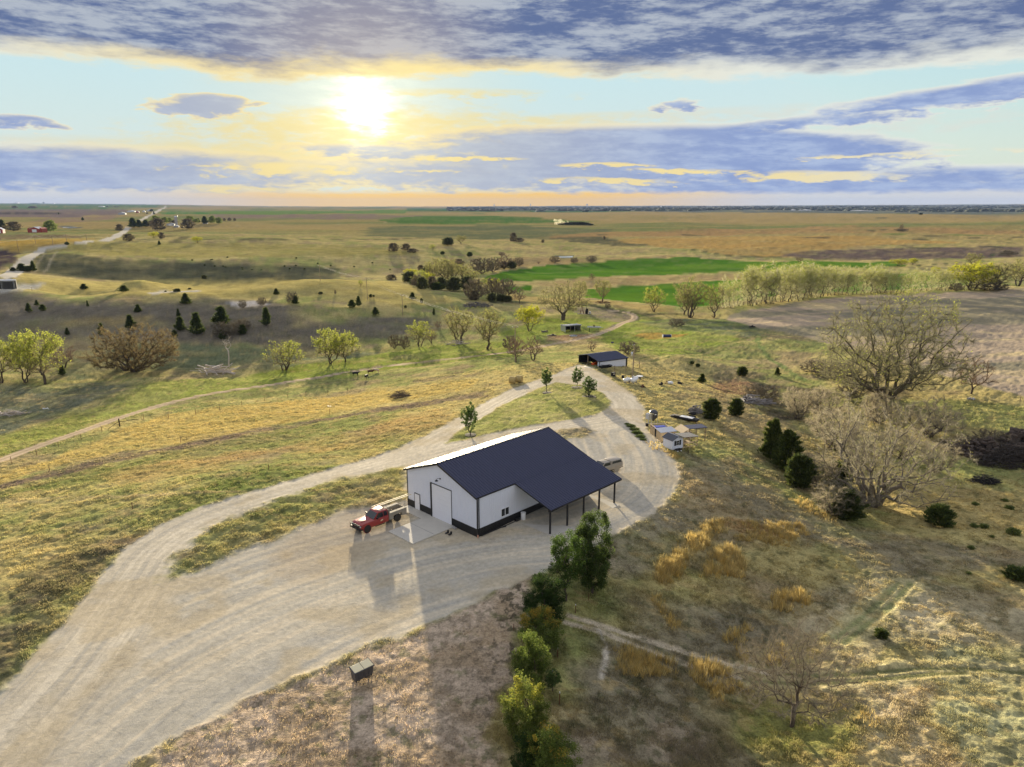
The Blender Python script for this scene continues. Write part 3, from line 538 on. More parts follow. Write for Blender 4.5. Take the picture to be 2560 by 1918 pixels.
def mixc(c, k, w): return c * (1 - w[:, None]) + np.asarray(k)[None, :] * w[:, None]
def gcolor(X, Y, m):
    r = np.hypot(X, Y); sc = np.clip(r / 90, 1, 40)
    gold = np.array([.42, .35, .15]); grn = np.array([.25, .265, .095]); brw = np.array([.29, .225, .135]); dk = np.array([.10, .11, .05])
    n1 = fbm(X / 34, Y / 34, 11, 4); n2 = fbm(X / 7, Y / 7, 12, 4, .6); n3 = fbm(X / 1.6, Y / 1.6, 13, 3, .6); nf = fbm(X / 500, Y / 160, 14, 4)
    c = np.tile(gold, (len(X), 1))
    c = mixc(c, grn, sst(n1 * .6 + n2 * .4, .42, .60)); c = mixc(c, brw, sst(n2 * .5 + fbm(X / 15, Y / 15, 15, 3) * .5, .5, .66) * .8)
    far = sst(r, 500, 1500)
    cf = np.tile(np.array([.26, .215, .085]), (len(X), 1)); cf = mixc(cf, (.17, .185, .07), sst(nf, .42, .56)); cf = mixc(cf, (.31, .235, .10), sst(fbm(X / 900, Y / 240, 16, 3), .5, .62) * .8)
    c = c * (1 - far[:, None]) + cf * far[:, None]
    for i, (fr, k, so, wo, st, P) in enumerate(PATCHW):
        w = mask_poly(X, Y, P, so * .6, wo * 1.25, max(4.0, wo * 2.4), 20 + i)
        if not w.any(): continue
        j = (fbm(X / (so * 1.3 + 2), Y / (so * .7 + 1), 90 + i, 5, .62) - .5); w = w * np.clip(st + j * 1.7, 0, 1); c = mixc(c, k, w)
    for k, w_, so, st, P in LINESW:
        w = mask_line(X, Y, P, w_, so, so * .5, max(2.0, w_ * 2)); c = mixc(c, k, w * st)
    # tufts, dead grass and bare spots
    nr = 1 - sst(r, 220, 420)
    c = mixc(c, dk, sst(fbm(X / .9, Y / .9, 17, 3, .6), .56, .74) * .55 * nr); c = c * (1 + (n3 - .5) * .5 * nr)[:, None]
    c = mixc(c, (.44, .33, .15), sst(fbm(X / 2.4, Y / 1.3, 18, 4, .65), .60, .76) * .5 * nr)
    # ploughed ground on the right
    pl = np.tile(np.array([.34, .275, .205]), (len(X), 1)); pl = mixc(pl, (.22, .20, .14), sst(fbm(X / 60, Y / 14, 19, 4), .46, .60)); pl = mixc(pl, (.48, .39, .22), sst(fbm(X / 40, Y / 9, 21, 4), .56, .70) * .8)
    w = m['plough']; c = c * (1 - w[:, None]) + pl * w[:, None]
    # crops in rows
    cr = np.tile(np.array([.065, .155, .02]), (len(X), 1)); rows = .5 + .5 * np.sin((X * .25 + Y) * 2 * np.pi / 9.0 + fbm(X / 60, Y / 60, 24, 2) * 3)
    cr = mixc(cr, (.15, .20, .06), rows * sst(fbm(X / 22, Y / 7, 22, 4, .6), .45, .66) * .75); cr = mixc(cr, (.12, .22, .025), sst(fbm(X / 90, Y / 30, 23, 3), .45, .6) * .6)
    w = m['crop']; c = c * (1 - w[:, None]) + cr * w[:, None]
    # bare tan soil with dark weeds
    so = np.tile(np.array([.56, .44, .32]), (len(X), 1)); so = mixc(so, (.42, .31, .19), sst(fbm(X / 5, Y / 3, 25, 3), .42, .6) * .7)
    wd = sst(fbm(X / .75, Y / .75, 26, 4, .68), .50, .58); east = sst(X, -3.5, 0.5); so = mixc(so, (.11, .095, .062), wd * (.40 + .5 * east)); so = mixc(so, (.16, .17, .07), sst(fbm(X / 1.1, Y / 1.1, 27, 4, .7), .60, .70) * .5)
    w = m['soil']; c = c * (1 - w[:, None]) + so * w[:, None]
    li = mask_poly(X, Y, ISL, 1.5, .8, 3, 12) * .85; lw = np.tile(np.array([.33, .33, .115]), (len(X), 1)); lw = mixc(lw, (.40, .36, .16), sst(fbm(X / 3, Y / 3, 33, 4, .6), .48, .62) * .8); lw = mixc(lw, (.24, .27, .08), sst(fbm(X / 4, Y / 4, 34, 3), .5, .65) * .8); c = c * (1 - li[:, None]) + lw * li[:, None]
    # gravel
    gv = np.tile(np.array([.50, .445, .345]), (len(X), 1)); near = r < 400
    if near.any():
        x, y = X[near], Y[near]; d1 = dseg(x, y, DCL); d2 = dseg(x, y, DCL2); gn = gv[near]
        s1 = fbm(d1 * 1.7 + 3, (x + y) / 20, 28, 5, .65); s2 = fbm(d2 * 1.3, (x - y) / 16, 29, 5, .65)
        lot = sst(d1, 3.2, 6.5)
        gn = mixc(gn, (.60, .54, .43), sst(s1, .50, .66) * (1 - lot) * .9); gn = mixc(gn, (.37, .35, .31), sst(s1, .46, .30) * (1 - lot) * .6)
        gn = mixc(gn, (.46, .425, .35), lot * .75); gn = mixc(gn, (.60, .52, .39), sst(s2, .50, .62) * lot * .7); gn = mixc(gn, (.36, .345, .31), sst(s2, .46, .34) * lot * .6)
        gn = mixc(gn, (.45, .37, .24), sst(fbm(x / 6, y / 6, 31, 4), .54, .68) * .55); gn = gn * (1 + (fbm(x / .35, y / .35, 30, 3, .7) - .5) * .35)[:, None]
        dirt = mask_poly(x, y, TANP, 3, 2.5, 4, 77); gn = mixc(gn, (.40, .30, .18), dirt * .35)
        gv[near] = gn
    w = m['drive']; c = c * (1 - w[:, None]) + gv * w[:, None]
    tk = np.tile(np.array([.44, .34, .24]), (len(X), 1))
    if near.any():
        dt = dseg(X[near], Y[near], TRK); t = tk[near]; t = mixc(t, (.50, .40, .28), np.exp(-((dt - .85) / .3) ** 2) * .8); t = mixc(t, (.27, .22, .13), np.exp(-(dt / .35) ** 2) * .7); tk[near] = t
    w = m['track']; c = c * (1 - w[:, None]) + tk * w[:, None]
    w = m['road']; c = mixc(c, (.50, .46, .38), w); c = mixc(c, (.10, .12, .12), m['pond']); return np.clip(c, 0.01, .9)
TANP = wpoly('Z', [(690, 1120), (760, 1090), (830, 1060), (900, 1040), (905, 1090), (800, 1180), (700, 1260), (600, 1240), (560, 1200)])
def gdisp(X, Y, m):
    """tussocks, ruts and stones: small real relief"""
    r = np.hypot(X, Y); g = (1 - m['drive']) * (1 - m['track']) * (1 - m['road']) * (1 - m['pond']); z = np.zeros(len(X))
    nr = 1 - sst(r, 260, 420); k = g * nr * (1 - .55 * m['soil'])
    z += k * ((fbm(X / 1.7, Y / 1.7, 50, 3, .6) - .5) * .42 + (fbm(X / .6, Y / .6, 51, 2) - .5) * .20)
    z += g * (1 - m['crop']) * sst(r, 120, 260) * (1 - sst(r, 1200, 2500)) * ((fbm(X / 9, Y / 9, 52, 4, .6) - .5) * 1.3 + (fbm(X / 26, Y / 22, 54, 3) - .5) * 1.6 * (1 - m['plough'] * .6))
    rw_ = rutmask(X, Y); z = z * (1 - .8 * rw_) - .10 * rw_
    z += m['drive'] * (fbm(X / 2.6, Y / 2.6, 53, 3) - .5) * .05 - .05 * m['drive'] * sst(m['drive'], .3, .9)
    return z
def build_ground():
    th_d = np.linspace(R(-41), R(41), 1000); th_o = np.linspace(R(41), R(319), 90)[1:-1]; TH = np.concatenate([th_d, th_o]); nt_ = len(TH)
    f = 715.0; dl = []; v = f * math.tan(R(49.5) - PITCH)
    while True:
        de = PITCH + math.atan(v / f)
        if de < R(.098): break
        dl.append(de); v -= 1.08 if de > R(3) else .8
    RRr = HCAM / np.tan(np.array(dl)); RRr = np.concatenate([[2.0, 8, 16, 24, 29], RRr[RRr > 31], [24500]]); nr_ = len(RRr)
    T, Q = np.meshgrid(TH, RRr); X = (Q * np.sin(T)).ravel(); Y = (Q * np.cos(T)).ravel()
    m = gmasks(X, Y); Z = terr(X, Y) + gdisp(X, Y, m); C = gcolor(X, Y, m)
    V = np.stack([X, Y, Z], 1); Zg = Z.reshape(nr_, nt_)
    P3 = V.reshape(nr_, nt_, 3); du = np.roll(P3, -1, 1) - np.roll(P3, 1, 1); dv = np.gradient(P3, axis=0); N = np.cross(dv.reshape(-1, 3), du.reshape(-1, 3)); N *= np.sign(N[:, 2:3] + 1e-12); N /= np.linalg.norm(N, axis=1, keepdims=True) + 1e-12
    i, j = np.meshgrid(np.arange(nr_ - 1), np.arange(nt_), indexing='ij'); j2 = (j + 1) % nt_
    F = np.stack([i * nt_ + j, i * nt_ + j2, (i + 1) * nt_ + j2, (i + 1) * nt_ + j], -1).reshape(-1, 4)
    # split the sheet by what it is
    def fm(k): return m[k][F].mean(1)
    lab = np.zeros(len(F), int); keys = ['ground', 'gravel_drive', 'dirt_track', 'gravel_road', 'crop_field', 'ploughed_field', 'pond']
    for n_, k in ((5, 'plough'), (4, 'crop'), (1, 'drive'), (2, 'track'), (3, 'road'), (6, 'pond')): lab[fm(k) > .5] = n_
    gm = ground_mat('grassland', .60, 1.5, 6.0, 1.0, .34); gr = ground_mat('gravel', .24, 1.6, 14.0, .8, .07); fd = ground_mat('field_soil', .26, .5, 4.0, .6, .3)
    wt = mat('pond_water', (.42, .44, .42), .12, 0, spec=1.0)
    ms = [gm, gr, gr, gr, fd, fd, wt]
    for n_, k in enumerate(keys):
        Fk = F[lab == n_]
        if not len(Fk): print('EMPTY', k); continue
        u, inv = np.unique(Fk, return_inverse=True)
        mesh_np(k, V[u], inv.reshape(-1, 4), ms[n_], None, C[u], True, N[u], 'structure')
    print('ground verts', len(V))
build_ground()
# ---------------------------------------------------------------- vegetation
def tubes_np(P0, P1, R0, R1, n):
    """prisms around segments, vectorised"""
    d = P1 - P0; L = np.linalg.norm(d, axis=1, keepdims=True) + 1e-9; d = d / L
    a = np.where(np.abs(d[:, 2:3]) < .9, np.array([[0, 0, 1.]]), np.array([[1., 0, 0]])); u = np.cross(d, a); u /= np.linalg.norm(u, axis=1, keepdims=True); w = np.cross(d, u)
    t = np.arange(n) * 2 * np.pi / n; ring = u[:, None, :] * np.cos(t)[None, :, None] + w[:, None, :] * np.sin(t)[None, :, None]
    A = P0[:, None, :] + ring * R0[:, None, None]; B = P1[:, None, :] + ring * R1[:, None, None]; k = len(P0)
    V = np.concatenate([A, B], 1).reshape(-1, 3); i = np.arange(n); j = (i + 1) % n; f = np.stack([i, j, j + n, i + n], 1)
    return V, (f[None] + (np.arange(k) * 2 * n)[:, None, None]).reshape(-1, 4)
def grow(seed, H, W, n=220, shape='dome', cb=.22, stems=1, r0=None, fork=.15, arch=0.0, lean=(0, 0), gap=.42, wig=.5, pw=.35, tip=.012, lumps=3.0):
    """skeleton grown towards points spread through the crown's volume; returns p0,p1,r0,r1,level"""
    rg = np.random.default_rng(seed); r0 = r0 or H * .026; T_ = []
    while len(T_) < n:
        m = n * 4; th = rg.uniform(0, 2 * np.pi, m); q = rg.random(m) ** .40; ph = np.arccos(rg.uniform(-1, 1, m)); x, y, z = q * np.sin(ph) * np.cos(th), q * np.sin(ph) * np.sin(th), q * np.cos(ph)
        if shape == 'dome': zz = cb + (1 - cb) * np.where(z < 0, .38 + .38 * z, .38 + .62 * z)
        elif shape == 'vase': zz = cb + (1 - cb) * (z * .5 + .5); k = .45 + .62 * np.clip((zz - cb) / (1 - cb), 0, 1) ** .7; x, y = x * k, y * k
        elif shape == 'tall': zz = cb + (1 - cb) * (z * .5 + .5)
        else: zz = cb + (1 - cb) * (z * .5 + .5)
        lump = 1 + .22 * (vn(th * lumps / 2 + seed, zz * lumps * 1.6, seed) - .5) * 2; x, y = x * lump, y * lump; zz = zz * (1 + .10 * (vn(x * lumps + 5, y * lumps, seed + 1) - .5) * 2)
        X = x * W / 2 + lean[0] * W * zz; Y = y * W / 2 + lean[1] * W * zz; Z = zz * H; g = vn(X / (W * .17) + 3, Z / (H * .17) + Y / (W * .2), seed + 2); ok = (g > gap * rg.random(m) * 1.5) & (Z > 0.3)
        T_ += list(np.stack([X, Y, Z], 1)[ok])
    T_ = np.array(T_[:n]); P = []; par = []; pl = []
    def addn(p, pa): P.append(p); par.append(pa); pl.append(0.0 if pa < 0 else pl[pa] + float(np.linalg.norm(P[pa] - p))); return len(P) - 1
    for s in range(stems):
        a = 2 * np.pi * (s + rg.random() * .6) / stems; o = np.array([np.cos(a), np.sin(a), 0]) * (0 if stems == 1 else W * .03); k = addn(o, -1); hh = max(fork * H, .35); d = np.array([np.cos(a), np.sin(a), 0]) * (0 if stems == 1 else .55)
        for i in range(4): k = addn(P[k] + (d + np.array([lean[0] * .4, lean[1] * .4, 1])) * hh / 4 + rg.normal(size=3) * hh * .03, k)
    PP = np.zeros((n * 26 + 200, 3)); PL = np.zeros(len(PP)); c = len(P); PP[:c] = P; PL[:c] = pl; st = max(H, W) / 20; order = np.argsort(np.linalg.norm(T_ - np.array([0, 0, fork * H]), axis=1) * rg.uniform(.7, 1.3, n)); usable = np.ones(len(PP), bool); usable[:c] = [(i % 5) >= 2 for i in range(c)]
    for ti in order:
        t = T_[ti]; dv = t[None] - PP[:c]; dist = np.linalg.norm(dv, axis=1); cost = dist + PL[:c] * pw + np.where(PP[:c, 2] > t[2] + .1 * H, .4 * H, 0) + np.where(usable[:c], 0, 1e3); k = int(np.argmin(cost)); L = dist[k]; m = min(max(1, int(L / st)), 12); p0 = PP[k].copy(); up = np.array([0, 0, 1.]) * L * (.10 - arch * .0) + (np.array([0, 0, 1.]) * arch * L); w = rg.normal(size=3) * L * .07 * wig
        for i in range(1, m + 1):
            f = i / m; q = p0 + (t - p0) * f + (up + w) * np.sin(np.pi * f) * .8 + (rg.normal(size=3) * st * .10 * wig if i < m else 0); 
            if c >= len(PP): break
            PP[c] = q; PL[c] = PL[k] + np.linalg.norm(q - PP[k]); par.append(k); k = c; c += 1
    par = np.array(par[:c]); A = np.zeros(c); e = 2.05
    ch = np.bincount(par[par >= 0], minlength=c)
    A[ch == 0] = tip ** e
    for i in range(c - 1, -1, -1):
        if par[i] >= 0: A[par[i]] += A[i] * (1.0 if True else 0)
    r = A ** (1 / e); r = r * (r0 / max(r[:stems * 5:5].max() if stems > 1 else r[0], 1e-6)) ** np.clip((np.log(np.maximum(r, 1e-6)) - np.log(tip)) / max(np.log(r.max() / tip), 1e-3), 0, 1); r = np.maximum(r, tip * .6)
    i = np.arange(c)[par >= 0]; P0, P1, Ra, Rb = PP[par[i]], PP[i], r[par[i]], r[i]; Ra = np.minimum(Ra, Rb * 1.9 + .01); lv = np.where(Rb < max(tip * 3.2, r0 * .10), 3, np.where(Rb < r0 * .3, 2, 1)); return P0, P1, Ra, Rb, lv
def cards(C, D, L, Wd, rng, tip=True):
    """slim triangles starting at C along D"""
    s = np.cross(D, rng.normal(size=D.shape)); s /= np.linalg.norm(s, axis=1, keepdims=True) + 1e-9
    V = np.stack([C - s * Wd[:, None] / 2, C + s * Wd[:, None] / 2, C + D * L[:, None]], 1).reshape(-1, 3); return V, np.arange(len(V)).reshape(-1, 3)
def leafs(C, size, rng):
    a = rng.normal(size=C.shape); a /= np.linalg.norm(a, axis=1, keepdims=True); b = np.cross(a, rng.normal(size=C.shape)); b /= np.linalg.norm(b, axis=1, keepdims=True)
    V = np.stack([C - a * size[:, None] * .5, C + b * size[:, None] * .42, C + a * size[:, None] * .5 - b * size[:, None] * .1], 1).reshape(-1, 3); return V, np.arange(len(V)).reshape(-1, 3)
def crown_arrays(seg, rng, twigs, tl, tw, tcol, nleaf, ls, lcol, top=0.0, lvmin=2, side=None):
    P0, P1, r0, r1, lv = seg; ok = np.where(lv >= lvmin)[0]; mid = P1[ok]; dr = P1[ok] - P0[ok]; dr /= np.linalg.norm(dr, axis=1, keepdims=True) + 1e-9
    Vs, Fs, Cs = [], [], []; off = 0
    if twigs:
        i = rng.integers(0, len(ok), twigs); t = rng.random(twigs)[:, None]; C = P0[ok][i] * (1 - t) + P1[ok][i] * t; D = dr[i] + rng.normal(size=(twigs, 3)) * .55 + np.array([0, 0, .28]); D /= np.linalg.norm(D, axis=1, keepdims=True)
        V, F = cards(C, D, tl * rng.uniform(.5, 1.3, twigs), np.full(twigs, tw), rng); j = rng.uniform(.7, 1.3, twigs); Vs.append(V); Fs.append(F + off); off += len(V); Cs.append(np.repeat(np.array(tcol)[None] * j[:, None], 3, 0))
    if nleaf:
        H = P1[:, 2].max(); w = np.clip((mid[:, 2] / H - top), .02, 1) if top else np.ones(len(ok)); cl = vn(mid[:, 0] / (H * .16) + 9, mid[:, 2] / (H * .16) + mid[:, 1] / (H * .2), 5); w = w * (cl ** 2 + .05); w /= w.sum()
        i = rng.choice(len(ok), nleaf, p=w); C = mid[i] + dr[i] * (rng.random(nleaf) * tl)[:, None] + rng.normal(size=(nleaf, 3)) * tl * .3; V, F = leafs(C, ls * rng.uniform(.6, 1.4, nleaf), rng)
        lc = np.array(lcol); k = rng.integers(0, len(lc), nleaf); hh = np.repeat(lc[k] * rng.uniform(.7, 1.3, nleaf)[:, None], 3, 0); Vs.append(V); Fs.append(F + off); off += len(V); Cs.append(hh)
    return np.concatenate(Vs), np.concatenate(Fs), np.concatenate(Cs)
BARK = mat('bark', (.10, .078, .06), .9, nz=.3, nsc=3, bump=.4, bsc=9, spec=.2); BARKP = mat('pale_bark', (.36, .31, .25), .9, nz=.3, nsc=3, bump=.4, bsc=9, spec=.2)
LEAF = mat('foliage', (1, 1, 1), .75, attr=True, trans=.5, spec=.15); TWIG = mat('twigs', (1, 1, 1), .85, attr=True, trans=.12, spec=.15); NEED = mat('needles', (1, 1, 1), .75, attr=True, trans=.35, spec=.2)
YG = [(.34, .38, .06), (.27, .32, .05), (.42, .43, .08)]; YEL = [(.50, .46, .03), (.42, .43, .03), (.36, .40, .04)]; BUD = [(.30, .32, .07), (.24, .27, .06), (.36, .34, .10)]; GRN = [(.07, .13, .025), (.10, .17, .03), (.05, .09, .02)]
TREES = {}
def tree_mesh(key, seed, H, W, twigs, tl, tw, tcol, nleaf, ls, lcol, bark=None, top=0.0, lvmin=2, thin=.03, **kw):
    seg = grow(seed, H, W, **kw); P0, P1, r0, r1, lv = seg; rng = np.random.default_rng(seed); big = r0 > .07
    V1, F1 = tubes_np(P0[big], P1[big], r0[big], r1[big], 7) if big.any() else (np.zeros((0, 3)), np.zeros((0, 4), int)); sm = ~big & (r0 > thin * .3)
    V2, F2 = tubes_np(P0[sm], P1[sm], np.maximum(r0[sm], thin), np.maximum(r1[sm], thin * .6), 3)
    V = np.concatenate([V1, V2]); F = np.concatenate([F1, F2 + len(V1)]); CV, CF, CC = crown_arrays(seg, rng, twigs, tl, tw, tcol, nleaf, ls, lcol, top, lvmin)
    TREES[key] = (V, F, bark or BARK, CV, CF, CC, LEAF if nleaf else TWIG, H, W)
def put_tree(key, p, H, W, label, name='bare_tree', cat='tree', group=None, rz=None, crown='crown', trunk='trunk'):
    """first use builds the tree at its own size, later ones copy it"""
    V, F, bk, CV, CF, CC, cm, H0, W0 = TREES[key][:9]; sc = (W / W0, W / W0, H / H0); rz = random.Random(key + label).uniform(0, 6.28) if rz is None else rz
    if len(TREES[key]) == 9:
        t = thing(name, label, cat, p, rz, group); t.scale = sc; mesh_np(trunk, V, F, bk, t, None, True)
        if len(CV): mesh_np(crown, CV, CF, cm, t, CC)
        TREES[key] = TREES[key] + (t,); return t
    r = dup(TREES[key][9], p, rz, label, sc, group); r.name = name
    if not group and 'group' in r.keys(): del r['group']
    r['category'] = cat; return r
def cedar_mesh(key, seed, H, W, n, ls, cone=1.0, cols=None, base=.04):
    rng = np.random.default_rng(seed); t = rng.random(n) ** .8; h = t * .97 + .03
    if cone > .6: prof = np.clip((1 - h) ** (.55 + .25 * (seed % 3)) * 1.12, 0, 1) * np.clip(h * 9, .35, 1)
    else: prof = np.sqrt(np.clip(1 - (np.abs(h - .42) / .60) ** 2.2, 0, 1)) * .98
    a = rng.uniform(0, 2 * np.pi, n); lump = .45 + .8 * vn(a * 1.9 + seed, h * 6 + seed, seed); rr = prof * lump * (rng.random(n) ** .35); th0 = seed * 1.7; lx_, ly_ = .10 * W * math.cos(th0), .10 * W * math.sin(th0); x = rr * W / 2 * np.cos(a) + lx_ * h; y = rr * W / 2 * np.sin(a) + ly_ * h; z = (h * (1 - .16 * rr * vn(a * 1.5, a * 0 + seed, 4)) + base) * H
    ns = 34; sa = rng.uniform(0, 2 * np.pi, ns); shh = rng.random(ns) ** .9; k = rng.random(n) < .42; j = rng.integers(0, ns, n); q = rng.random(n) ** .7 * rng.uniform(.95, 1.22, ns)[j]
    pj = np.interp(shh[j], np.sort(h), prof[np.argsort(h)]); x = np.where(k, q * pj * W / 2 * np.cos(sa[j]) + rng.normal(size=n) * W * .03, x); y = np.where(k, q * pj * W / 2 * np.sin(sa[j]) + rng.normal(size=n) * W * .03, y); z = np.where(k, (shh[j] * .93 + .03 + q * .07) * H + rng.normal(size=n) * H * .012, z); z = np.maximum(z, .05 * H)
    a = np.where(k, sa[j], a); C = np.stack([x, y, z], 1); D = np.stack([np.cos(a) * .8, np.sin(a) * .8, np.full(n, .85)], 1) + rng.normal(size=(n, 3)) * .4; D /= np.linalg.norm(D, axis=1, keepdims=True)
    V, F = cards(C, D, ls * rng.uniform(.6, 1.7, n), np.full(n, ls * .45), rng); cols = np.array(cols or [(.075, .10, .028), (.05, .075, .022), (.11, .135, .035)]); cc = np.repeat(cols[rng.integers(0, len(cols), n)] * rng.uniform(.7, 1.3, n)[:, None], 3, 0)
    P0 = np.array([[0, 0, 0.]]); P1 = np.array([[0, 0, H * .85]]); V0, F0 = tubes_np(P0, P1, np.array([H * .022]), np.array([.02]), 6); TREES[key] = (V0, F0, BARK, V, F, cc, NEED, H, W)
def leafy_mesh(key, seed, H, W, n, ls, cols, tips=None, low=.06, shape='tall', nc=300, cr=.06, clear=.05):
    """leafy tree: limbs carrying separate clusters of leaves"""
    rng = np.random.default_rng(seed); seg = grow(seed, H * .96, W * .92, n=nc, shape=shape, cb=low, fork=clear + .04, gap=.55, r0=H * .016); P0, P1, r0, r1, lv = seg
    ends = P1[(lv >= 3)]; w = rng.choice(len(ends), min(len(ends), nc), replace=False); cen = ends[w]; c_ = H * cr * rng.uniform(.5, 1.3, len(cen)); i = rng.integers(0, len(cen), n)
    off = rng.normal(size=(n, 3)); off /= np.linalg.norm(off, axis=1, keepdims=True); C = cen[i] + off * (c_[i] * rng.random(n) ** .45)[:, None]; C[:, 2] = np.maximum(C[:, 2], .1); V, F = leafs(C, ls * rng.uniform(.6, 1.4, n), rng)
    cols = np.array(cols); cc = cols[rng.integers(0, len(cols), n)] * rng.uniform(.7, 1.3, n)[:, None] * (.8 + .4 * rng.random(len(cen))[i])[:, None]
    if tips: w = (C[:, 2] > H * rng.uniform(.62, .95, n)) & (vn(C[:, 0] * 1.2, C[:, 1] * 1.2, seed) > .42); cc[w] = np.array(tips)[rng.integers(0, len(tips), w.sum())]
    big = r0 > .012; V0, F0 = tubes_np(P0[big], P1[big], np.maximum(r0[big], .018), np.maximum(r1[big], .014), 5); TREES[key] = (V0, F0, BARK, V, F, np.repeat(cc, 3, 0), LEAF, H, W)
GB = (.27, .23, .17); BRN_ = (.25, .18, .12); PALE = (.46, .42, .32)
def size_from(p, hp, wp=None):
    a, b = mpp(p); return hp * a, (wp * b if wp else None)
# ---------------------------------------------------------------- materials for built things
WHITE = mat('white_steel', (.70, .73, .82), .45, nz=.04, nsc=1.2); NAVY = mat('navy_roof_steel', (.018, .023, .066), .46, nz=.12, nsc=.8, spec=.45, coat=.08); SILV = mat('silver_paint', (.30, .27, .22), .75, 0, nz=.12, nsc=4, spec=.2)
BLACK = mat('black_trim', (.012, .012, .014), .45, nz=.1, nsc=3)
DOORW = mat('white_door', (.78, .79, .84), .4, nz=.03, nsc=2); GLASS = mat('dark_glass', (.02, .025, .03), .06, spec=.8); CONC = mat('concrete', (.52, .49, .43), .85, nz=.14, nsc=1.1, bump=.15, bsc=12, spec=.2)
WOOD = mat('weathered_wood', (.30, .22, .14), .85, nz=.3, nsc=6, bump=.3); PALEW = mat('new_lumber', (.55, .42, .25), .8, nz=.2, nsc=6); RUST = mat('rusty_steel', (.16, .07, .035), .8, .3, nz=.4, nsc=5)
GALV = mat('galvanised_steel', (.55, .57, .62), .38, .6, nz=.12, nsc=3); DGREY = mat('charcoal_steel', (.055, .058, .068), .5, nz=.15, nsc=2); CREAM = mat('cream_lid', (.82, .72, .46), .5, nz=.08, nsc=4); RED = mat('red_paint', (.30, .022, .018), .28, coat=.5, nz=.05, nsc=4)
TAN = mat('tan_paint', (.30, .26, .205), .35, coat=.4, nz=.05, nsc=3); RUB = mat('tyre_rubber', (.018, .018, .018), .85, nz=.2, nsc=8); RIM = mat('alloy_rim', (.50, .50, .52), .3, .8); LAMP = mat('headlamp_glass', (.75, .77, .8), .15, spec=.8)
BLUE = mat('blue_tarp', (.02, .06, .42), .5, nz=.2, nsc=5); SHING = mat('grey_shingle', (.085, .09, .105), .8, nz=.25, nsc=8, bump=.3); ORANGE = mat('orange_paint', (.60, .10, .02), .4); HAY = mat('hay', (.42, .31, .12), .95, nz=.3, nsc=9, bump=.7, bsc=18)
REDB = mat('red_barn_steel', (.33, .05, .03), .6, nz=.1); TANKB = mat('black_tank_steel', (.02, .02, .022), .45, nz=.2, nsc=2); POLEW = mat('pole_wood', (.30, .23, .15), .9, nz=.25, nsc=5); ALU = mat('aluminium', (.40, .37, .31), .6, .1, nz=.08, nsc=3)
DARKF = mat('flat_black', (.012, .011, .011), .9); PLAST = mat('white_plastic', (.78, .78, .78), .4); STONE = mat('grey_stone', (.34, .33, .32), .9, nz=.25, nsc=4, bump=.4); GREYW = mat('grey_timber', (.24, .22, .21), .9, nz=.35, nsc=5, bump=.5); PINK = mat('salmon_box', (.50, .25, .17), .6)
PHI = R(44.21); BO = Vector((-4.01, 76.54, 0))
def bl(x, y, z=0.0): return BO + Vector((x * math.cos(PHI) + y * math.sin(PHI), -x * math.sin(PHI) + y * math.cos(PHI), z))
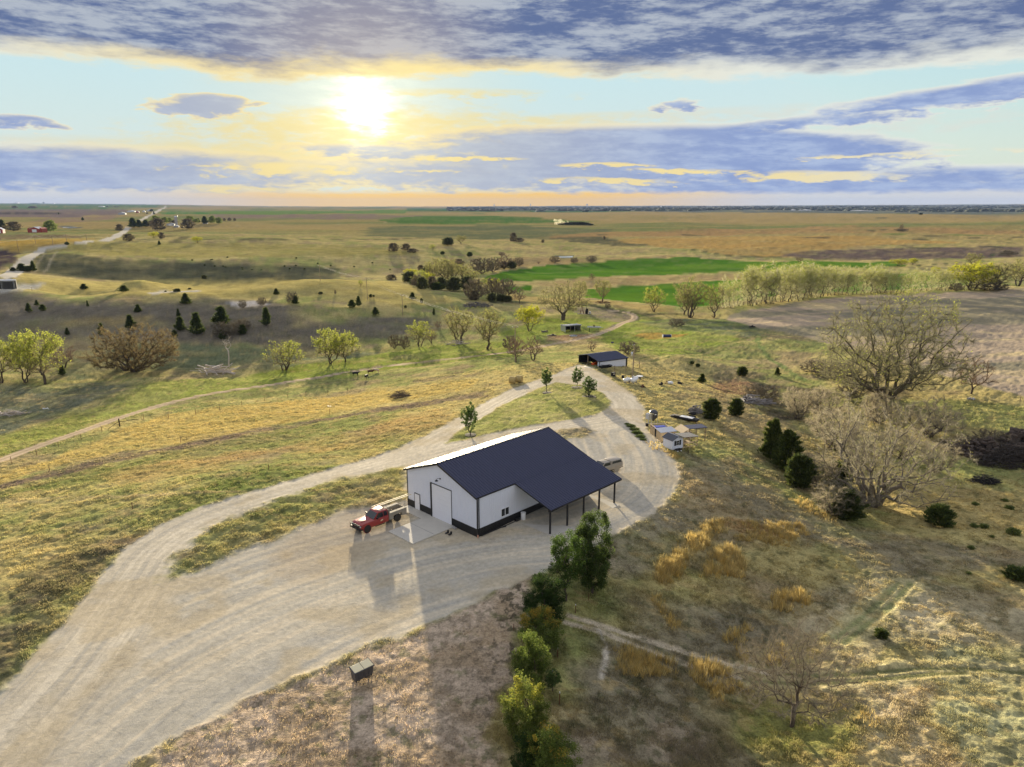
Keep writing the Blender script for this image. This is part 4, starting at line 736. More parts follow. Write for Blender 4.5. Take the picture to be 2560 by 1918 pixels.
# ---------------------------------------------------------------- the workshop
def workshop():
    W, L, HE, HL, HR, RX, WP, LJ, OH, HP = 13.04, 19.79, 4.91, 5.04, 7.31, 6.77, 5.91, 6.2, .27, 3.12
    t = thing('workshop_building', 'large white steel workshop with navy ribbed roof, black base and open lean-to porch', 'building', BO, -PHI)
    sr = (HR - HE) / RX; slp = (HR - HL) / (W - RX)
    def top(x): return HR - sr * (x + RX) if x > -RX else HR - slp * (-RX - x)
    w = MB(); core = [(-W + .04, .0), (-.04, .0), (-.04, HE - .12), (-RX, HR - .15), (-W + .04, HL - .12)]
    w.prism(core, .04, L - .04, 'y')
    w.sheet((-W, 0, 0), (1, 0, 0), (0, 0, 1), W, .95, lambda q: top(-W + q) - .10, .30, .034, (0, -1, 0))
    w.sheet((0, 0, 0), (0, 1, 0), (0, 0, 1), L, .95, HE - .08, .30, .034, (1, 0, 0))
    w.sheet((0, L, 0), (-1, 0, 0), (0, 0, 1), W, .95, lambda q: top(-q) - .10, .23, .022, (0, 1, 0)); w.sheet((-W, L, 0), (0, -1, 0), (0, 0, 1), L, .95, HL - .08, .23, .022, (-1, 0, 0)); w.build('wall', WHITE, t)
    k = MB(); e = .028
    for x0, x1 in ((-W, -11.62), (-10.52, -8.30), (-4.40, 0)): k.sheet((x0, -e, 0), (1, 0, 0), (0, 0, 1), x1 - x0, -.25, .97, .23, .022, (0, -1, 0))
    k.sheet((e, 0, 0), (0, 1, 0), (0, 0, 1), L, -.25, .97, .23, .022, (1, 0, 0)); k.sheet((0, L + e, 0), (-1, 0, 0), (0, 0, 1), W, -.25, .97, .23, .022, (0, 1, 0)); k.sheet((-W - e, L, 0), (0, -1, 0), (0, 0, 1), L, -.25, .97, .23, .022, (-1, 0, 0))
    k.build('wainscot', BLACK, t)
    # roof: ribbed sheets over a dark deck
    r = MB(); y0, y1 = -OH, L + OH; xl = -W - .42; n1 = Vector((sr, 0, 1)).normalized(); n2 = Vector((-slp, 0, 1)).normalized(); sp = (HE - HP) / WP; n3 = Vector((sp, 0, 1)).normalized()
    r.sheet((-RX, y0, HR + .05), (0, 1, 0), (1, 0, -sr), y1 - y0, 0, math.hypot(RX + .12, sr * (RX + .12)), .42, .065, n1)
    r.sheet((-RX, y0, HR + .05), (0, 1, 0), (-1, 0, -slp), y1 - y0, 0, math.hypot(xl + RX, slp * (xl + RX)), .30, .045, n2)
    r.sheet((.10, LJ, HE + .012), (0, 1, 0), (1, 0, -sp), y1 - LJ, 0, math.hypot(WP - .1, sp * (WP - .1)), .42, .065, n3); r.build('roof', NAVY, t)
    d = MB(); d.prism([(-RX, HR + .04), (.11, HE - .0), (.11, HE - .16), (-RX, HR - .12), (xl, HL - .16 - .42 * slp), (xl, HL + .04 - .42 * slp)], y0 - .01, y1 + .01, 'y'); d.prism([(.115, HE + .0), (WP + .01, HP + .02), (WP + .01, HP - .16), (.115, HE - .18)], LJ - .01, y1 + .012, 'y')
    d.prism([(-RX - .18, HR + .09 - .18 * slp), (-RX, HR + .13), (-RX + .18, HR + .09 - .18 * sr), (-RX, HR + .05)], y0 - .03, y1 + .03, 'y')
    for y in (y0 - .03, y1 + .012):
        d.prism([(-RX, HR + .10), (.14, HE + .05), (.14, HE - .17), (-RX, HR - .14), (xl, HL - .18 - .42 * slp), (xl, HL + .06 - .42 * slp)], y, y + .02, 'y')
    d.build('roof_trim', BLACK, t)
    for x, y, h in ((-W - .05, -.055, HL - .1), (-.06, -.055, HE - .12), (-.06, L - .06, HE - .12), (-W - .05, L - .06, HL - .1)): MB().box(x, x + .115, y, y + .115, -.2, h).build('corner_trim', BLACK, t)
    # doors
    dr = MB()
    for i in range(8): dr.box(-8.12, -4.47, -.072, -.03, .03 + i * .55, .03 + i * .55 + .538, bv=.012)
    od = dr.build('overhead_door', DOORW, t); f = MB(); f.box(-8.32, -8.12, -.16, .0, 0, 4.50); f.box(-4.47, -4.42, -.10, .0, 0, 4.50); f.box(-8.32, -4.42, -.11, .0, 4.43, 4.50); f.build('door_frame', BLACK, od)
    wd = MB().box(-11.55, -10.59, -.075, -.03, .06, 2.12, bv=.01).build('walk_door', DOORW, t); f = MB(); f.box(-11.62, -11.55, -.09, 0, .02, 2.2); f.box(-10.59, -10.52, -.09, 0, .02, 2.2); f.box(-11.55, -10.59, -.09, 0, 2.12, 2.2); f.build('door_frame', DGREY, wd)
    h = MB(); h.tube((-10.70, -.14, 1.02), (-10.70, -.07, 1.02), .035); h.tube((-10.78, -.13, 1.02), (-10.68, -.13, 1.02), .016); h.build('handle', GALV, wd)
    wn = MB(); 
    for a, b, z0, z1 in ((3.80, 5.22, 1.20, 1.28), (3.80, 5.22, 2.20, 2.28), (3.80, 3.88, 1.28, 2.20), (5.14, 5.22, 1.28, 2.20), (4.47, 4.55, 1.28, 2.20)): wn.box(.02, .085, a, b, z0, z1)
    wo = wn.build('window', DOORW, t); MB().box(.025, .045, 3.88, 4.47, 1.28, 2.2).build('pane', GLASS, wo); MB().box(.025, .045, 4.55, 5.14, 1.28, 2.2).build('pane', GLASS, wo)
    lg = MB(); lg.tube((-6.48, 0, 5.45), (-6.48, -.10, 5.45), .09, .09, 10); pts = [(-6.48, -.1 - .5 * math.sin(a), 5.45 + .18 * math.sin(2 * a) * .8) for a in np.linspace(0, 1.5, 7)]; lg.path(pts, .022); lg.lathe([(.05, .02), (.10, -.02), (.22, -.16), (.20, -.16)], 14, Matrix.Translation((-6.48, -.62, 5.47))); lg.build('barn_light', BLACK, t)
    for i in range(5):
        p = MB(); x, y = 5.59, 6.42 + i * 3.12 if i < 4 else 19.0; p.box(x - .09, x + .09, y - .09, y + .09, -.2, 3.12 - .05, bv=.01); p.box(x - .13, x + .13, y - .13, y + .13, 3.0, 3.07); p.build('post', BLACK, t)
    b = MB(); b.box(5.47, 5.71, LJ, L + .2, 2.86, 3.08); b.build('beam', BLACK, t)
    ds = MB(); ds.box(.03, .11, .16, .25, .2, HE - .2); ds.build('downspout', BLACK, t)
    b2 = MB(); b2.tube((.22, .35, .08), (.35, 6.1, .08), .06); b2.tube((.22, 3.4, .08), (.5, 4.2, .06), .07); o = b2.build('drain_hose', BLACK); o.matrix_world = Matrix.Translation(BO) @ Matrix.Rotation(-PHI, 4, 'Z'); tag(o, 'black drain hose lying along the foot of the workshop side wall', 'hose')
workshop()
def slab(name, pts, z0, z1, m, joints=()):
    s = MB(); P = [tuple(bl(*p)[:2]) for p in pts]; s.prism(P, z0, z1, 'z'); return s.build(name, m, None, 'structure')
slab('concrete_apron', [(-12.95, -.03), (-12.95, -1.5), (-8.62, -1.5), (-8.62, -6.4), (-3.95, -6.4), (-3.95, -.03)], -.3, .05, CONC)
slab('concrete_patio', [(.06, 6.2), (6.5, 6.2), (6.5, 18.95), (.06, 18.95)], -.3, .055, CONC)
j = MB()
for y in (9.4, 12.6, 15.8): j.prism([tuple(bl(a, b)[:2]) for a, b in ((.1, y - .02), (6.4, y - .02), (6.4, y + .02), (.1, y + .02))], .056, .0585, 'z')
j.prism([tuple(bl(a, b)[:2]) for a, b in ((-8.5, -3.2), (-4.05, -3.2), (-4.05, -3.16), (-8.5, -3.16))], .051, .0535, 'z')
j.build('concrete_joint', DGREY, None, 'structure')
def small(name, mb_mats, p, rz, label, cat, group=None):
    """a thing of one or more parts; mb_mats: list of (part name, MB, material)"""
    if len(mb_mats) == 1:
        o = mb_mats[0][1].build(name, mb_mats[0][2]); o.location = p; o.rotation_euler = (0, 0, rz); return tag(o, label, cat, group)
    t = thing(name, label, cat, p, rz, group)
    for n, mb, m in mb_mats: mb.build(n, m, t)
    return t
a = MB(); a.lathe([(.27, 0), (.29, .04), (.30, .45), (.29, .86), (.26, .9), (.05, .91)], 20); c = MB(); c.lathe([(.31, .88), (.31, .93), (.05, .95)], 20)
small('plastic_barrel', [('drum', a, PLAST), ('lid', c, PLAST)], bl(.62, 7.1, .055), 0, 'white plastic barrel against the black base beside the patio', 'barrel')
a = MB(); a.box(-.35, .35, -.2, .2, 0, .32, bv=.04); a.box(-.31, .31, -.16, .16, .325, .35); small('storage_tote', [('tote', a, BLACK)], bl(.35, 6.35, .055), -PHI + R(90), 'low black tote beside the white barrel', 'tote')
a = MB(); 
for dx in (-.3, .25): a.box(dx - .12, dx + .12, -.28, .2, 0, .11, bv=.04); a.box(dx - .1, dx + .1, .02, .22, .08, .34, bv=.04)
small('work_boots', [('boots', a, BLACK)], bl(-3.0, -1.8, .0), -PHI, 'pair of black work boots on the gravel near the big door', 'boots')
a = MB(); a.box(-.3, .3, -.2, .2, 0, .1, bv=.03); small('paving_stone', [('stone', a, STONE)], bl(-3.7, -.35, .0), -PHI, 'pale flat stone by the right jamb of the overhead door', 'stone')
a = MB(); a.box(-.08, .08, -.06, .06, 0, .34, bv=.01); small('corner_marker', [('marker', a, PINK)], bl(.22, -.15, 0), -PHI, 'short reddish block at the near corner of the workshop', 'block')
# ---------------------------------------------------------------- vehicles
def wheel(t, x, y, r=.41, w=.28, rim=RIM):
    s = 1 if y > 0 else -1; M = Matrix.Translation((x, y, r)) @ Matrix.Rotation(-s * R(90), 4, 'X'); ty = MB(); ty.lathe([(r * .62, -w / 2), (r * .93, -w / 2), (r, -w * .36), (r, w * .36), (r * .93, w / 2), (r * .62, w / 2)], 24, M); wo = MB().build('wheel', RUB, t) if 0 else None
    tyre = ty.build('wheel', RUB, t); rm = MB(); rm.lathe([(r * .60, w * .2), (r * .60, w * .5), (r * .5, w * .47), (r * .2, w * .38), (r * .16, w * .5), (.02, w * .51)], 18, M)
    for i in range(6):
        a = i * math.pi / 3; rm.add([M @ Vector((math.cos(a + d) * q, math.sin(a + d) * q, w * .49)) for d, q in ((-.22, r * .18), (.22, r * .18), (.14, r * .58), (-.14, r * .58))], [(0, 1, 2, 3)])
    rm.build('rim', rim, tyre)
def loft(mb, secs):
    """secs: list of rings (same count of points) skinned into a closed body"""
    n = len(secs[0]); vs = [p for s in secs for p in s]; fs = [(j * n + i, j * n + (i + 1) % n, (j + 1) * n + (i + 1) % n, (j + 1) * n + i) for j in range(len(secs) - 1) for i in range(n)]
    mb.add(vs, fs + [tuple(range(n - 1, -1, -1)), tuple(range((len(secs) - 1) * n, len(secs) * n))], True)
def carbody(mb, prof, hw, cham=.07):
    """prof: (x, z_bottom, z_top, half width scale)"""
    secs = []
    for x, zb, zt, k in prof:
        h = hw * k; c = min(cham, (zt - zb) * .3); secs.append([(x, -h + c * .3, zb), (x, h - c * .3, zb), (x, h, zb + c), (x, h, zt - c * 1.6), (x, h - c * .7, zt - c * .35), (x, h - c * 2.2, zt), (x, -h + c * 2.2, zt), (x, -h + c * .7, zt - c * .35), (x, -h, zt - c * 1.6), (x, -h, zb + c)])
    loft(mb, secs)
def cabin(mb, x0, x1, x2, x3, z0, z1, w0, w1):
    """greenhouse: base x0..x3, roof x1..x2"""
    loft(mb, [[(x0, -w0, z0), (x3, -w0, z0), (x3, w0, z0), (x0, w0, z0)], [(x1, -w1, z1 - .05), (x2, -w1, z1 - .05), (x2, w1, z1 - .05), (x1, w1, z1 - .05)], [(x1 + .08, -w1 + .1, z1), (x2 - .1, -w1 + .1, z1), (x2 - .1, w1 - .1, z1), (x1 + .08, w1 - .1, z1)]])
def quad_pane(mb, pts, nrm, off=.012, th=.012):
    n = Vector(nrm).normalized(); P = [Vector(p) + n * off for p in pts]; Q = [p + n * th for p in P]; k = len(P); mb.add(P + Q, [tuple(range(k - 1, -1, -1)), tuple(range(k, 2 * k))] + [(i, (i + 1) % k, k + (i + 1) % k, k + i) for i in range(k)])
def red_truck():
    p = bl(-11.13, -3.86, .0); t = thing('utility_truck', 'red crew cab work truck with silver utility bed, ladder rack and black grille guard', 'truck', p, math.atan2(-math.cos(PHI), -math.sin(PHI)))
    b = MB(); carbody(b, [(1.32, .50, 1.22, .98), (1.36, .46, 1.25, 1), (3.38, .46, 1.27, 1), (3.5, .48, 1.25, 1), (4.9, .60, 1.20, .98), (5.18, .60, 1.14, .95), (5.30, .66, 1.02, .90)], 1.0)
    cabin(b, 1.34, 1.42, 2.72, 3.42, 1.22, 1.97, .95, .80); b.box(3.55, 4.85, -.42, .42, 1.22, 1.262, bv=.03)
    for y in (-1.0, 1.0): b.lathe([(.56, -.03), (.56, .03), (.48, .03), (.48, -.03)], 20, Matrix.Translation((4.42, y * .985, .47)) @ Matrix.Rotation(R(90), 4, 'X'))
    for x in (1.9, 2.66): b.box(x - .01, x + .01, -1.004, 1.004, .55, 1.22)
    b.build('body', RED, t)
    g = MB(); quad_pane(g, [(3.40, -.86, 1.28), (3.40, .86, 1.28), (2.78, .74, 1.86), (2.78, -.74, 1.86)], (.65, 0, .7)); g.build('windshield', GLASS, t)
    for s in (-1, 1):
        for xa, xb, xc, xd in ((2.06, 2.10, 2.72, 3.20), (1.46, 1.52, 1.98, 1.98)):
            g = MB(); o = [(xa, s * .936, 1.29), (xd, s * .936, 1.29), (xc, s * .82, 1.84), (xb, s * .82, 1.84)]; o = o if s < 0 else o[::-1]; quad_pane(g, o, (0, s, .2)); g.build('window', GLASS, t)
        m = MB(); m.box(3.0, 3.12, s * 1.0 if s > 0 else -1.28, 1.28 if s > 0 else -1.0, 1.30, 1.52, bv=.03); m.build('mirror', BLACK, t)
        hl = MB().box(5.20, 5.325, min(s * .62, s * .92), max(s * .62, s * .92), .82, 1.04, bv=.03); hl.build('headlight', LAMP, t)
    g = MB(); quad_pane(g, [(1.335, .75, 1.35), (1.335, -.75, 1.35), (1.39, -.7, 1.78), (1.39, .7, 1.78)], (-1, 0, .1)); g.build('window', GLASS, t)
    u = MB(); u.box(5.28, 5.33, -.60, .60, .72, 1.06); u.box(.0, 5.2, -.80, .80, .36, .50); u.box(5.2, 5.42, -.98, .98, .44, .66, bv=.04)
    for s in (-1, 1): u.lathe([(.50, -.12), (.50, .12)], 20, Matrix.Translation((4.42, s * .9, .46)) @ Matrix.Rotation(R(90), 4, 'X')); u.lathe([(.50, -.12), (.50, .12)], 20, Matrix.Translation((0, s * .9, .46)) @ Matrix.Rotation(R(90), 4, 'X'))
    u.box(1.9, 3.3, -1.06, -.96, .38, .43); u.box(1.9, 3.3, .96, 1.06, .38, .43); u.build('chassis', BLACK, t)
    gg = MB()
    for y in (-.95, -.45, .45, .95): gg.tube((5.50, y, .42), (5.50, y, 1.18), .035)
    for z in (.55, .75, .95, 1.16): gg.tube((5.50, -.95, z), (5.50, .95, z), .03)
    for s in (-1, 1): gg.tube((5.50, s * .95, 1.14), (5.15, s * 1.02, 1.02), .03); gg.tube((5.50, s * .95, .6), (5.15, s * 1.02, .6), .03)
    gg.build('grille_guard', BLACK, t); MB().box(5.335, 5.35, -.5, .5, .86, .92).build('grille_bar', ALU, t)
    bd = MB()
    for s in (-1, 1):
        y0, y1 = (s * 1.04, s * .62) if s < 0 else (s * .62, s * 1.04); bd.box(-1.35, -.62, y0, y1, .55, 1.42, bv=.02); bd.box(-.62, .62, y0, y1, .98, 1.42, bv=.02); bd.box(.62, 1.22, y0, y1, .55, 1.42, bv=.02)
        bd.box(-1.34, 1.22, min(s * 1.06, s * 1.03), max(s * 1.06, s * 1.03), 1.34, 1.40)
        for x in (-1.0, .0, .92): bd.box(x - .28, x + .28, min(s * 1.052, s * 1.03), max(s * 1.052, s * 1.03), 1.03, 1.31, bv=.01)
    bd.box(-1.35, 1.22, -.62, .62, .78, .86); bd.box(-1.40, -1.34, -.62, .62, .78, 1.30); bd.box(1.16, 1.24, -1.04, 1.04, .55, 1.85, bv=.02); bd.box(-1.60, -1.36, -.95, .95, .48, .60, bv=.02); bd.build('utility_bed', SILV, t)
    rk = MB()
    for x in (1.2, -1.2):
        for s in (-1, 1): rk.tube((x, s * .9, 1.4), (x, s * .8, 2.12), .025)
        rk.tube((x, -.85, 2.12), (x, .85, 2.12), .025)
    for s in (-1, 1): rk.tube((-1.3, s * .8, 2.13), (2.5, s * .8, 2.13), .025)
    rk.tube((2.5, -.8, 2.13), (2.5, .8, 2.13), .025); rk.build('ladder_rack', ALU, t)
    ld = MB()
    for y in (-.62, -.24): ld.box(-3.1, 2.6, y - .018, y + .018, 2.17, 2.25)
    for i in range(19): ld.tube((-3.0 + i * .3, -.62, 2.21), (-3.0 + i * .3, -.24, 2.21), .016)
    tb = MB(); tb.box(.7, 1.1, -.5, .5, .87, 1.25, bv=.02)
    tb.build('toolbox', WOOD, t)
    for s in (-1, 1):
        sg = MB()
        for dx, dz, w_, h_ in ((0, 0, .34, .05), (-.06, .07, .22, .04), (.05, -.07, .26, .04)): sg.box(2.35 + dx - w_ / 2, 2.35 + dx + w_ / 2, min(s * 1.003, s * 1.009), max(s * 1.003, s * 1.009), .92 + dz - h_ / 2, .92 + dz + h_ / 2)
        sg.build('door_emblem', CREAM, t)
    for x in (0, 4.42):
        for s in (-1, 1): wheel(t, x, s * .86)
    o = ld.build('ladder', CREAM); o.matrix_world = Matrix.Translation(p) @ Matrix.Rotation(t.rotation_euler[2], 4, 'Z'); tag(o, 'long pale extension ladder lying on top of the red truck rack', 'ladder')
    MBx = MB(); MBx.lathe([(.14, 0), (.15, .3), (.1, .34), (.03, .35)], 12); o = MBx.build('fuel_can', DGREY); o.matrix_world = Matrix.Translation(p) @ Matrix.Rotation(t.rotation_euler[2], 4, 'Z') @ Matrix.Translation((.2, .1, .865)); tag(o, 'small dark can standing in the bed of the red truck', 'can')
red_truck()
def tan_truck():
    hd = R(-146); c, s_ = math.cos(hd), math.sin(hd); rw = at('N', 1541, 1179); p = Vector((rw.x - (-s_) * .86, rw.y - c * .86, zat(rw.x, rw.y))); t = thing('covered_pickup', 'tan pickup with matching bed cap and dark side windows, parked behind the porch roof', 'pickup', p, hd)
    b = MB(); carbody(b, [(-1.15, .55, 1.15, .96), (-1.1, .5, 1.18, 1), (3.0, .5, 1.2, 1), (4.1, .6, 1.12, .97), (4.4, .62, 1.0, .92)], .95); cabin(b, 1.10, 1.16, 2.2, 2.85, 1.15, 1.75, .90, .74)
    b.lathe([(.52, -.02), (.52, .03), (.45, .03)], 20, Matrix.Translation((0, .955, .42)) @ Matrix.Rotation(R(90), 4, 'X')); b.build('body', TAN, t)
    cp = MB(); cabin(cp, -1.16, -.98, 1.0, 1.06, 1.17, 1.78, .91, .78); cp.build('bed_cap', TAN, t)
    for s in (-1, 1):
        for nm, xa, xb, xc, xd, z0 in (('cap_window', -.92, -.80, .78, .88, 1.34), ('window', 1.2, 1.26, 2.14, 2.56, 1.26)):
            g = MB(); o = [(xa, s * .875, z0), (xd, s * .875, z0), (xc, s * .80, 1.66), (xb, s * .80, 1.66)]; o = o if s < 0 else o[::-1]; quad_pane(g, o, (0, s, .22), .016); g.build(nm, GLASS, t)
    g = MB(); quad_pane(g, [(2.84, -.8, 1.2), (2.84, .8, 1.2), (2.25, .68, 1.68), (2.25, -.68, 1.68)], (.65, 0, .7)); g.build('windshield', GLASS, t); g = MB(); quad_pane(g, [(-1.14, .72, 1.28), (-1.14, -.72, 1.28), (-1.02, -.66, 1.62), (-1.02, .66, 1.62)], (-1, 0, .2)); g.build('rear_window', GLASS, t)
    u = MB(); u.box(-1.0, 4.3, -.75, .75, .34, .52); u.box(-1.3, -1.14, -.85, .85, .46, .6, bv=.03); u.box(4.4, 4.52, -.85, .85, .46, .62, bv=.03)
    for s in (-1, 1): u.lathe([(.45, -.1), (.45, .1)], 18, Matrix.Translation((0, s * .87, .42)) @ Matrix.Rotation(R(90), 4, 'X')); u.lathe([(.45, -.1), (.45, .1)], 18, Matrix.Translation((3.4, s * .87, .42)) @ Matrix.Rotation(R(90), 4, 'X'))
    u.build('chassis', BLACK, t)
    for s in (-1, 1): MB().box(-1.17, -1.10, min(s * .74, s * .9), max(s * .74, s * .9), .8, 1.1).build('tail_light', RED, t)
    for x in (0, 3.4):
        for s in (-1, 1): wheel(t, x, s * .84, .38, .24)
tan_truck()
# ---------------------------------------------------------------- yard things
def dumpster():
    p = Vector((-12.25, 50.95, zat(-12.25, 50.95))); t = thing('dumpster', 'small charcoal dumpster with two cream lids standing on the bare soil', 'dumpster', p, R(41))
    b = MB(); 
    lo = [(-.78, -.30), (.78, -.30), (.78, .30), (-.78, .30)]; hi = [(-.86, -.42), (.86, -.42), (.86, .42), (-.86, .42)]; hb = .98; hf = 1.14
    vs = [(x, y, .13) for x, y in lo] + [(x, y, hf if y > 0 else hb) for x, y in hi]; b.add(vs, [(3, 2, 1, 0), (4, 5, 6, 7), (0, 1, 5, 4), (1, 2, 6, 5), (2, 3, 7, 6), (3, 0, 4, 7)])
    for x in (-.45, 0, .45): b.box(x - .03, x + .03, -.40, -.36, .3, .9)
    b.build('bin', DGREY, t); rm = MB()
    M = Matrix.Translation((0, 0, 1.07)) @ Matrix.Rotation(math.atan2(.16, .84), 4, 'X')
    for a in ((-.92, .92, -.48, -.42), (-.92, .92, .42, .48), (-.92, -.86, -.42, .42), (.86, .92, -.42, .42)): rm.box(*a, -.04, .035, M)
    rm.build('rim', DGREY, t)
    for x0, x1 in ((-.85, -.02), (.02, .85)):
        l = MB(); l.box(x0, x1, -.41, .43, .03, .055, M, bv=.01); l.box(x0 + .08, x1 - .08, -.33, .35, .056, .066, M); l.build('lid', CREAM, t)
    for x in (-.7, .7):
        for y in (-.24, .24):
            w = MB(); w.box(x - .03, x + .03, y - .05, y + .05, .05, .14); w.tube((x - .04, y, .07), (x + .04, y, .07), .07, .07, 12); w.build('caster', BLACK, t)
dumpster()
def frame_of(p0, p1):
    """origin, rotation and length for a wall running from p0 to p1"""
    d = p1 - p0; return math.atan2(d.y, d.x), math.hypot(d.x, d.y)
def shed():
    a, b, c = at('X', 320, 605), at('X', 680, 665), at('X', 1030, 602); rz, wd = frame_of(a, b); Lg = (c - b).length; u = Vector((math.cos(rz), math.sin(rz), 0)); v = Vector((-u.y, u.x, 0)); z0 = min(a.z, b.z) ; Lg = min(max(Lg, 6), 9)
    t = thing('equipment_shed', 'small open fronted shed with navy roof and white side wall beyond the drive', 'shed', Vector((a.x, a.y, z0 - .1)), rz); he = 2.25; hr = 3.2; rx = wd * .45
    w = MB(); w.sheet((wd, 0, .3), (0, 1, 0), (0, 0, 1), Lg, 0, he - .3, .23, .02, (1, 0, 0)); w.box(wd - .06, wd - .01, .02, Lg, 0, he); w.box(wd - .7, wd - .07, -.03, .02, 0, he - .02); w.box(0, .04, .05, Lg, 0, he); w.prism([(.05, 0), (wd - .07, 0), (wd - .07, he), (rx, hr - .1), (.05, he)], Lg - .05, Lg, 'y'); w.build('wall', WHITE, t)
    i = MB(); i.box(.05, .07, .1, Lg - .1, .02, he - .05); i.box(wd - .09, wd - .07, .1, Lg - .1, .02, he - .05); i.box(.08, wd - .1, Lg - .09, Lg - .06, .02, he - .05); i.box(.08, rx - .4, Lg * .45, Lg * .5, .02, he); i.build('shade_lining', DARKF, t)  # near-black inner sheets: the interior's shade put into the colour
    r = MB(); r.sheet((rx, -.3, hr), (0, 1, 0), (wd + .2 - rx, 0, he - hr), Lg + .6, 0, math.hypot(wd + .2 - rx, hr - he), .23, .03, (.2, 0, 1)); r.sheet((rx, -.3, hr), (0, 1, 0), (-.2 - rx, 0, he - hr), Lg + .6, 0, math.hypot(rx + .2, hr - he), .23, .03, (-.2, 0, 1)); r.build('roof', NAVY, t)
    f = MB(); f.prism([(rx, hr - .01), (wd + .2, he - .02), (wd + .2, he - .16), (rx, hr - .15), (-.2, he - .16), (-.2, he - .02)], -.29, Lg + .29, 'y'); f.box(wd, wd + .06, -.02, .1, 0, he); f.box(wd, wd + .06, Lg - .5, Lg, 0, he); f.build('roof_trim', BLACK, t)
    for x in (.0, rx - .08): MB().box(x, x + .16, -.02, .14, -.1, he + (.7 if x > 1 else -.1)).build('post', WOOD if x > 1 else BLACK, t)
    # compact tractor under the roof
    q = a + u * (wd * .74) + v * .9; q.z = z0
    tr = thing('compact_tractor', 'orange compact tractor parked under the shed roof', 'tractor', q, rz - R(80)); tr.scale = (1.25, 1.25, 1.25); b_ = MB(); b_.box(.1, 1.3, -.32, .32, .6, 1.15, bv=.08); b_.box(-.7, .1, -.5, .5, .75, .95, bv=.05); b_.box(-.8, -.1, -.6, -.4, .6, 1.1, bv=.05); b_.box(-.8, -.1, .4, .6, .6, 1.1, bv=.05); b_.box(.9, 1.35, -.55, .55, .35, .6, bv=.03); b_.build('body', ORANGE, tr)
    s = MB(); s.box(-.6, -.1, -.25, .25, .96, 1.1, bv=.04); s.box(-.65, -.55, -.25, .25, 1.1, 1.45, bv=.03); s.tube((.1, 0, 1.1), (-.05, 0, 1.35), .02); s.build('seat', BLACK, tr); ro = MB(); [ro.tube((-.75, y, .9), (-.8, y, 2.0), .03) for y in (-.45, .45)]; ro.tube((-.8, -.45, 2.0), (-.8, .45, 2.0), .03); ro.build('roll_bar', ORANGE, tr)
    for x, r_ in ((-.45, .55), (1.0, .33)):
        for s_ in (-1, 1): wheel(tr, x, s_ * .62, r_, .26, CREAM)
    pad = MB(); P = [at('X', 420, 640), at('X', 640, 640), at('X', 560, 690), at('X', 420, 680)]; P = [Vector((k.x, k.y, k.z + .04)) for k in P]; pad.add(P + [k - Vector((0, 0, .3)) for k in P], [(0, 1, 2, 3)[::-1], (0, 1, 5, 4), (1, 2, 6, 5), (2, 3, 7, 6), (3, 0, 4, 7)]); pad.build('concrete_pad', CONC, None, 'structure')
shed()
def junk(fr, x, y, label, cat, name, kind, w, rz, m, m2=None):
    """low farm clutter of a few bars, discs and boxes"""
    rg = random.Random(x * 7 + y); p = at(fr, x, y); k = w; f = MB(); e = MB()
    if kind == 'harrow':
        for yy in (-.5, .5): f.box(-k / 2, k / 2, yy * 1.0 - .05, yy + .05, .45, .55)
        for xx in (-.9, 0, .9): f.box(xx * k / 2 - .04, xx * k / 2 + .04, -.5, .5, .46, .58)
        f.tube((0, .5, .5), (0, 1.9, .35), .05)
        for yy in (-.4, .4):
            for i in range(int(k / .28)): q = -k / 2 + .14 + i * .28; e.lathe([(.28, -.015), (.25, .015), (.03, .02)], 14, Matrix.Translation((q, yy, .28)) @ Matrix.Rotation(R(90), 4, 'Y'))
        parts = [('frame', f, m), ('discs', e, m2 or m)]
    elif kind == 'hull':
        secs = [[(x_, -h, .12), (x_, h, .12), (x_, h * 1.15, z), (x_, h, z + .06), (x_, -h, z + .06), (x_, -h * 1.15, z)] for x_, h, z in ((-k / 2, .3, .3), (-k * .42, .75, .45), (k * .4, .8, .5), (k / 2, .7, .45))]; loft(f, secs)
        f.box(-k * .3, -k * .1, -.9, -.85, .5, .75); f.box(k * .1, k * .35, .85, .9, .5, .8)
        e.box(-k * .12, k * .34, -.55, .62, .57, .62, bv=.02); parts = [('bed', f, m), ('panel', e, m2 or m)]
    else:
        for i in range(9):
            a = rg.uniform(0, 3.1); L = rg.uniform(.3, .55) * k; c = Vector((rg.uniform(-.25, .25) * k, rg.uniform(-.2, .2) * k, rg.uniform(.06, .35))); d = Vector((math.cos(a), math.sin(a), rg.uniform(-.2, .4))) * L / 2; f.tube(c - d, c + d, rg.uniform(.03, .07), None, 6)
        for i in range(3): a, b = rg.uniform(-.3, .2) * k, rg.uniform(-.2, .15) * k; e.box(a, a + .2 * k, b, b + .16 * k, .05, rg.uniform(.2, .5), bv=.03)
        e.lathe([(.35, .0), (.35, .12), (.1, .2)], 14, Matrix.Translation((.25 * k, .1, .25)) @ Matrix.Rotation(.9, 4, 'X')); parts = [('bars', f, m), ('boxes', e, m2 or m)]
    return small(name, parts, p, rz, label, cat)
junk('X', 790, 685, 'black disc harrow standing against the white wall of the small shed', 'farm implement', 'disc_harrow', 'harrow', 3.6, .55, BLACK)
junk('V', 1240, 735, 'long black low trailer with a white panel lying on it', 'trailer', 'flat_trailer', 'hull', 5.6, R(-38), DARKF, PLAST)
junk('V', 1400, 640, 'black sheet metal scraps beside the low trailer', 'scrap', 'scrap_metal', 'scrap', 2.2, R(-38), DARKF)
junk('X', 1425, 1030, 'dark tangled implement nearest the propane tank', 'farm implement', 'old_implement', 'scrap', 1.8, 1, DARKF, RUST)
junk('X', 1730, 985, 'black implement lying flat in the grass beside the rusty red one', 'farm implement', 'old_implement', 'scrap', 2.0, .5, DARKF)
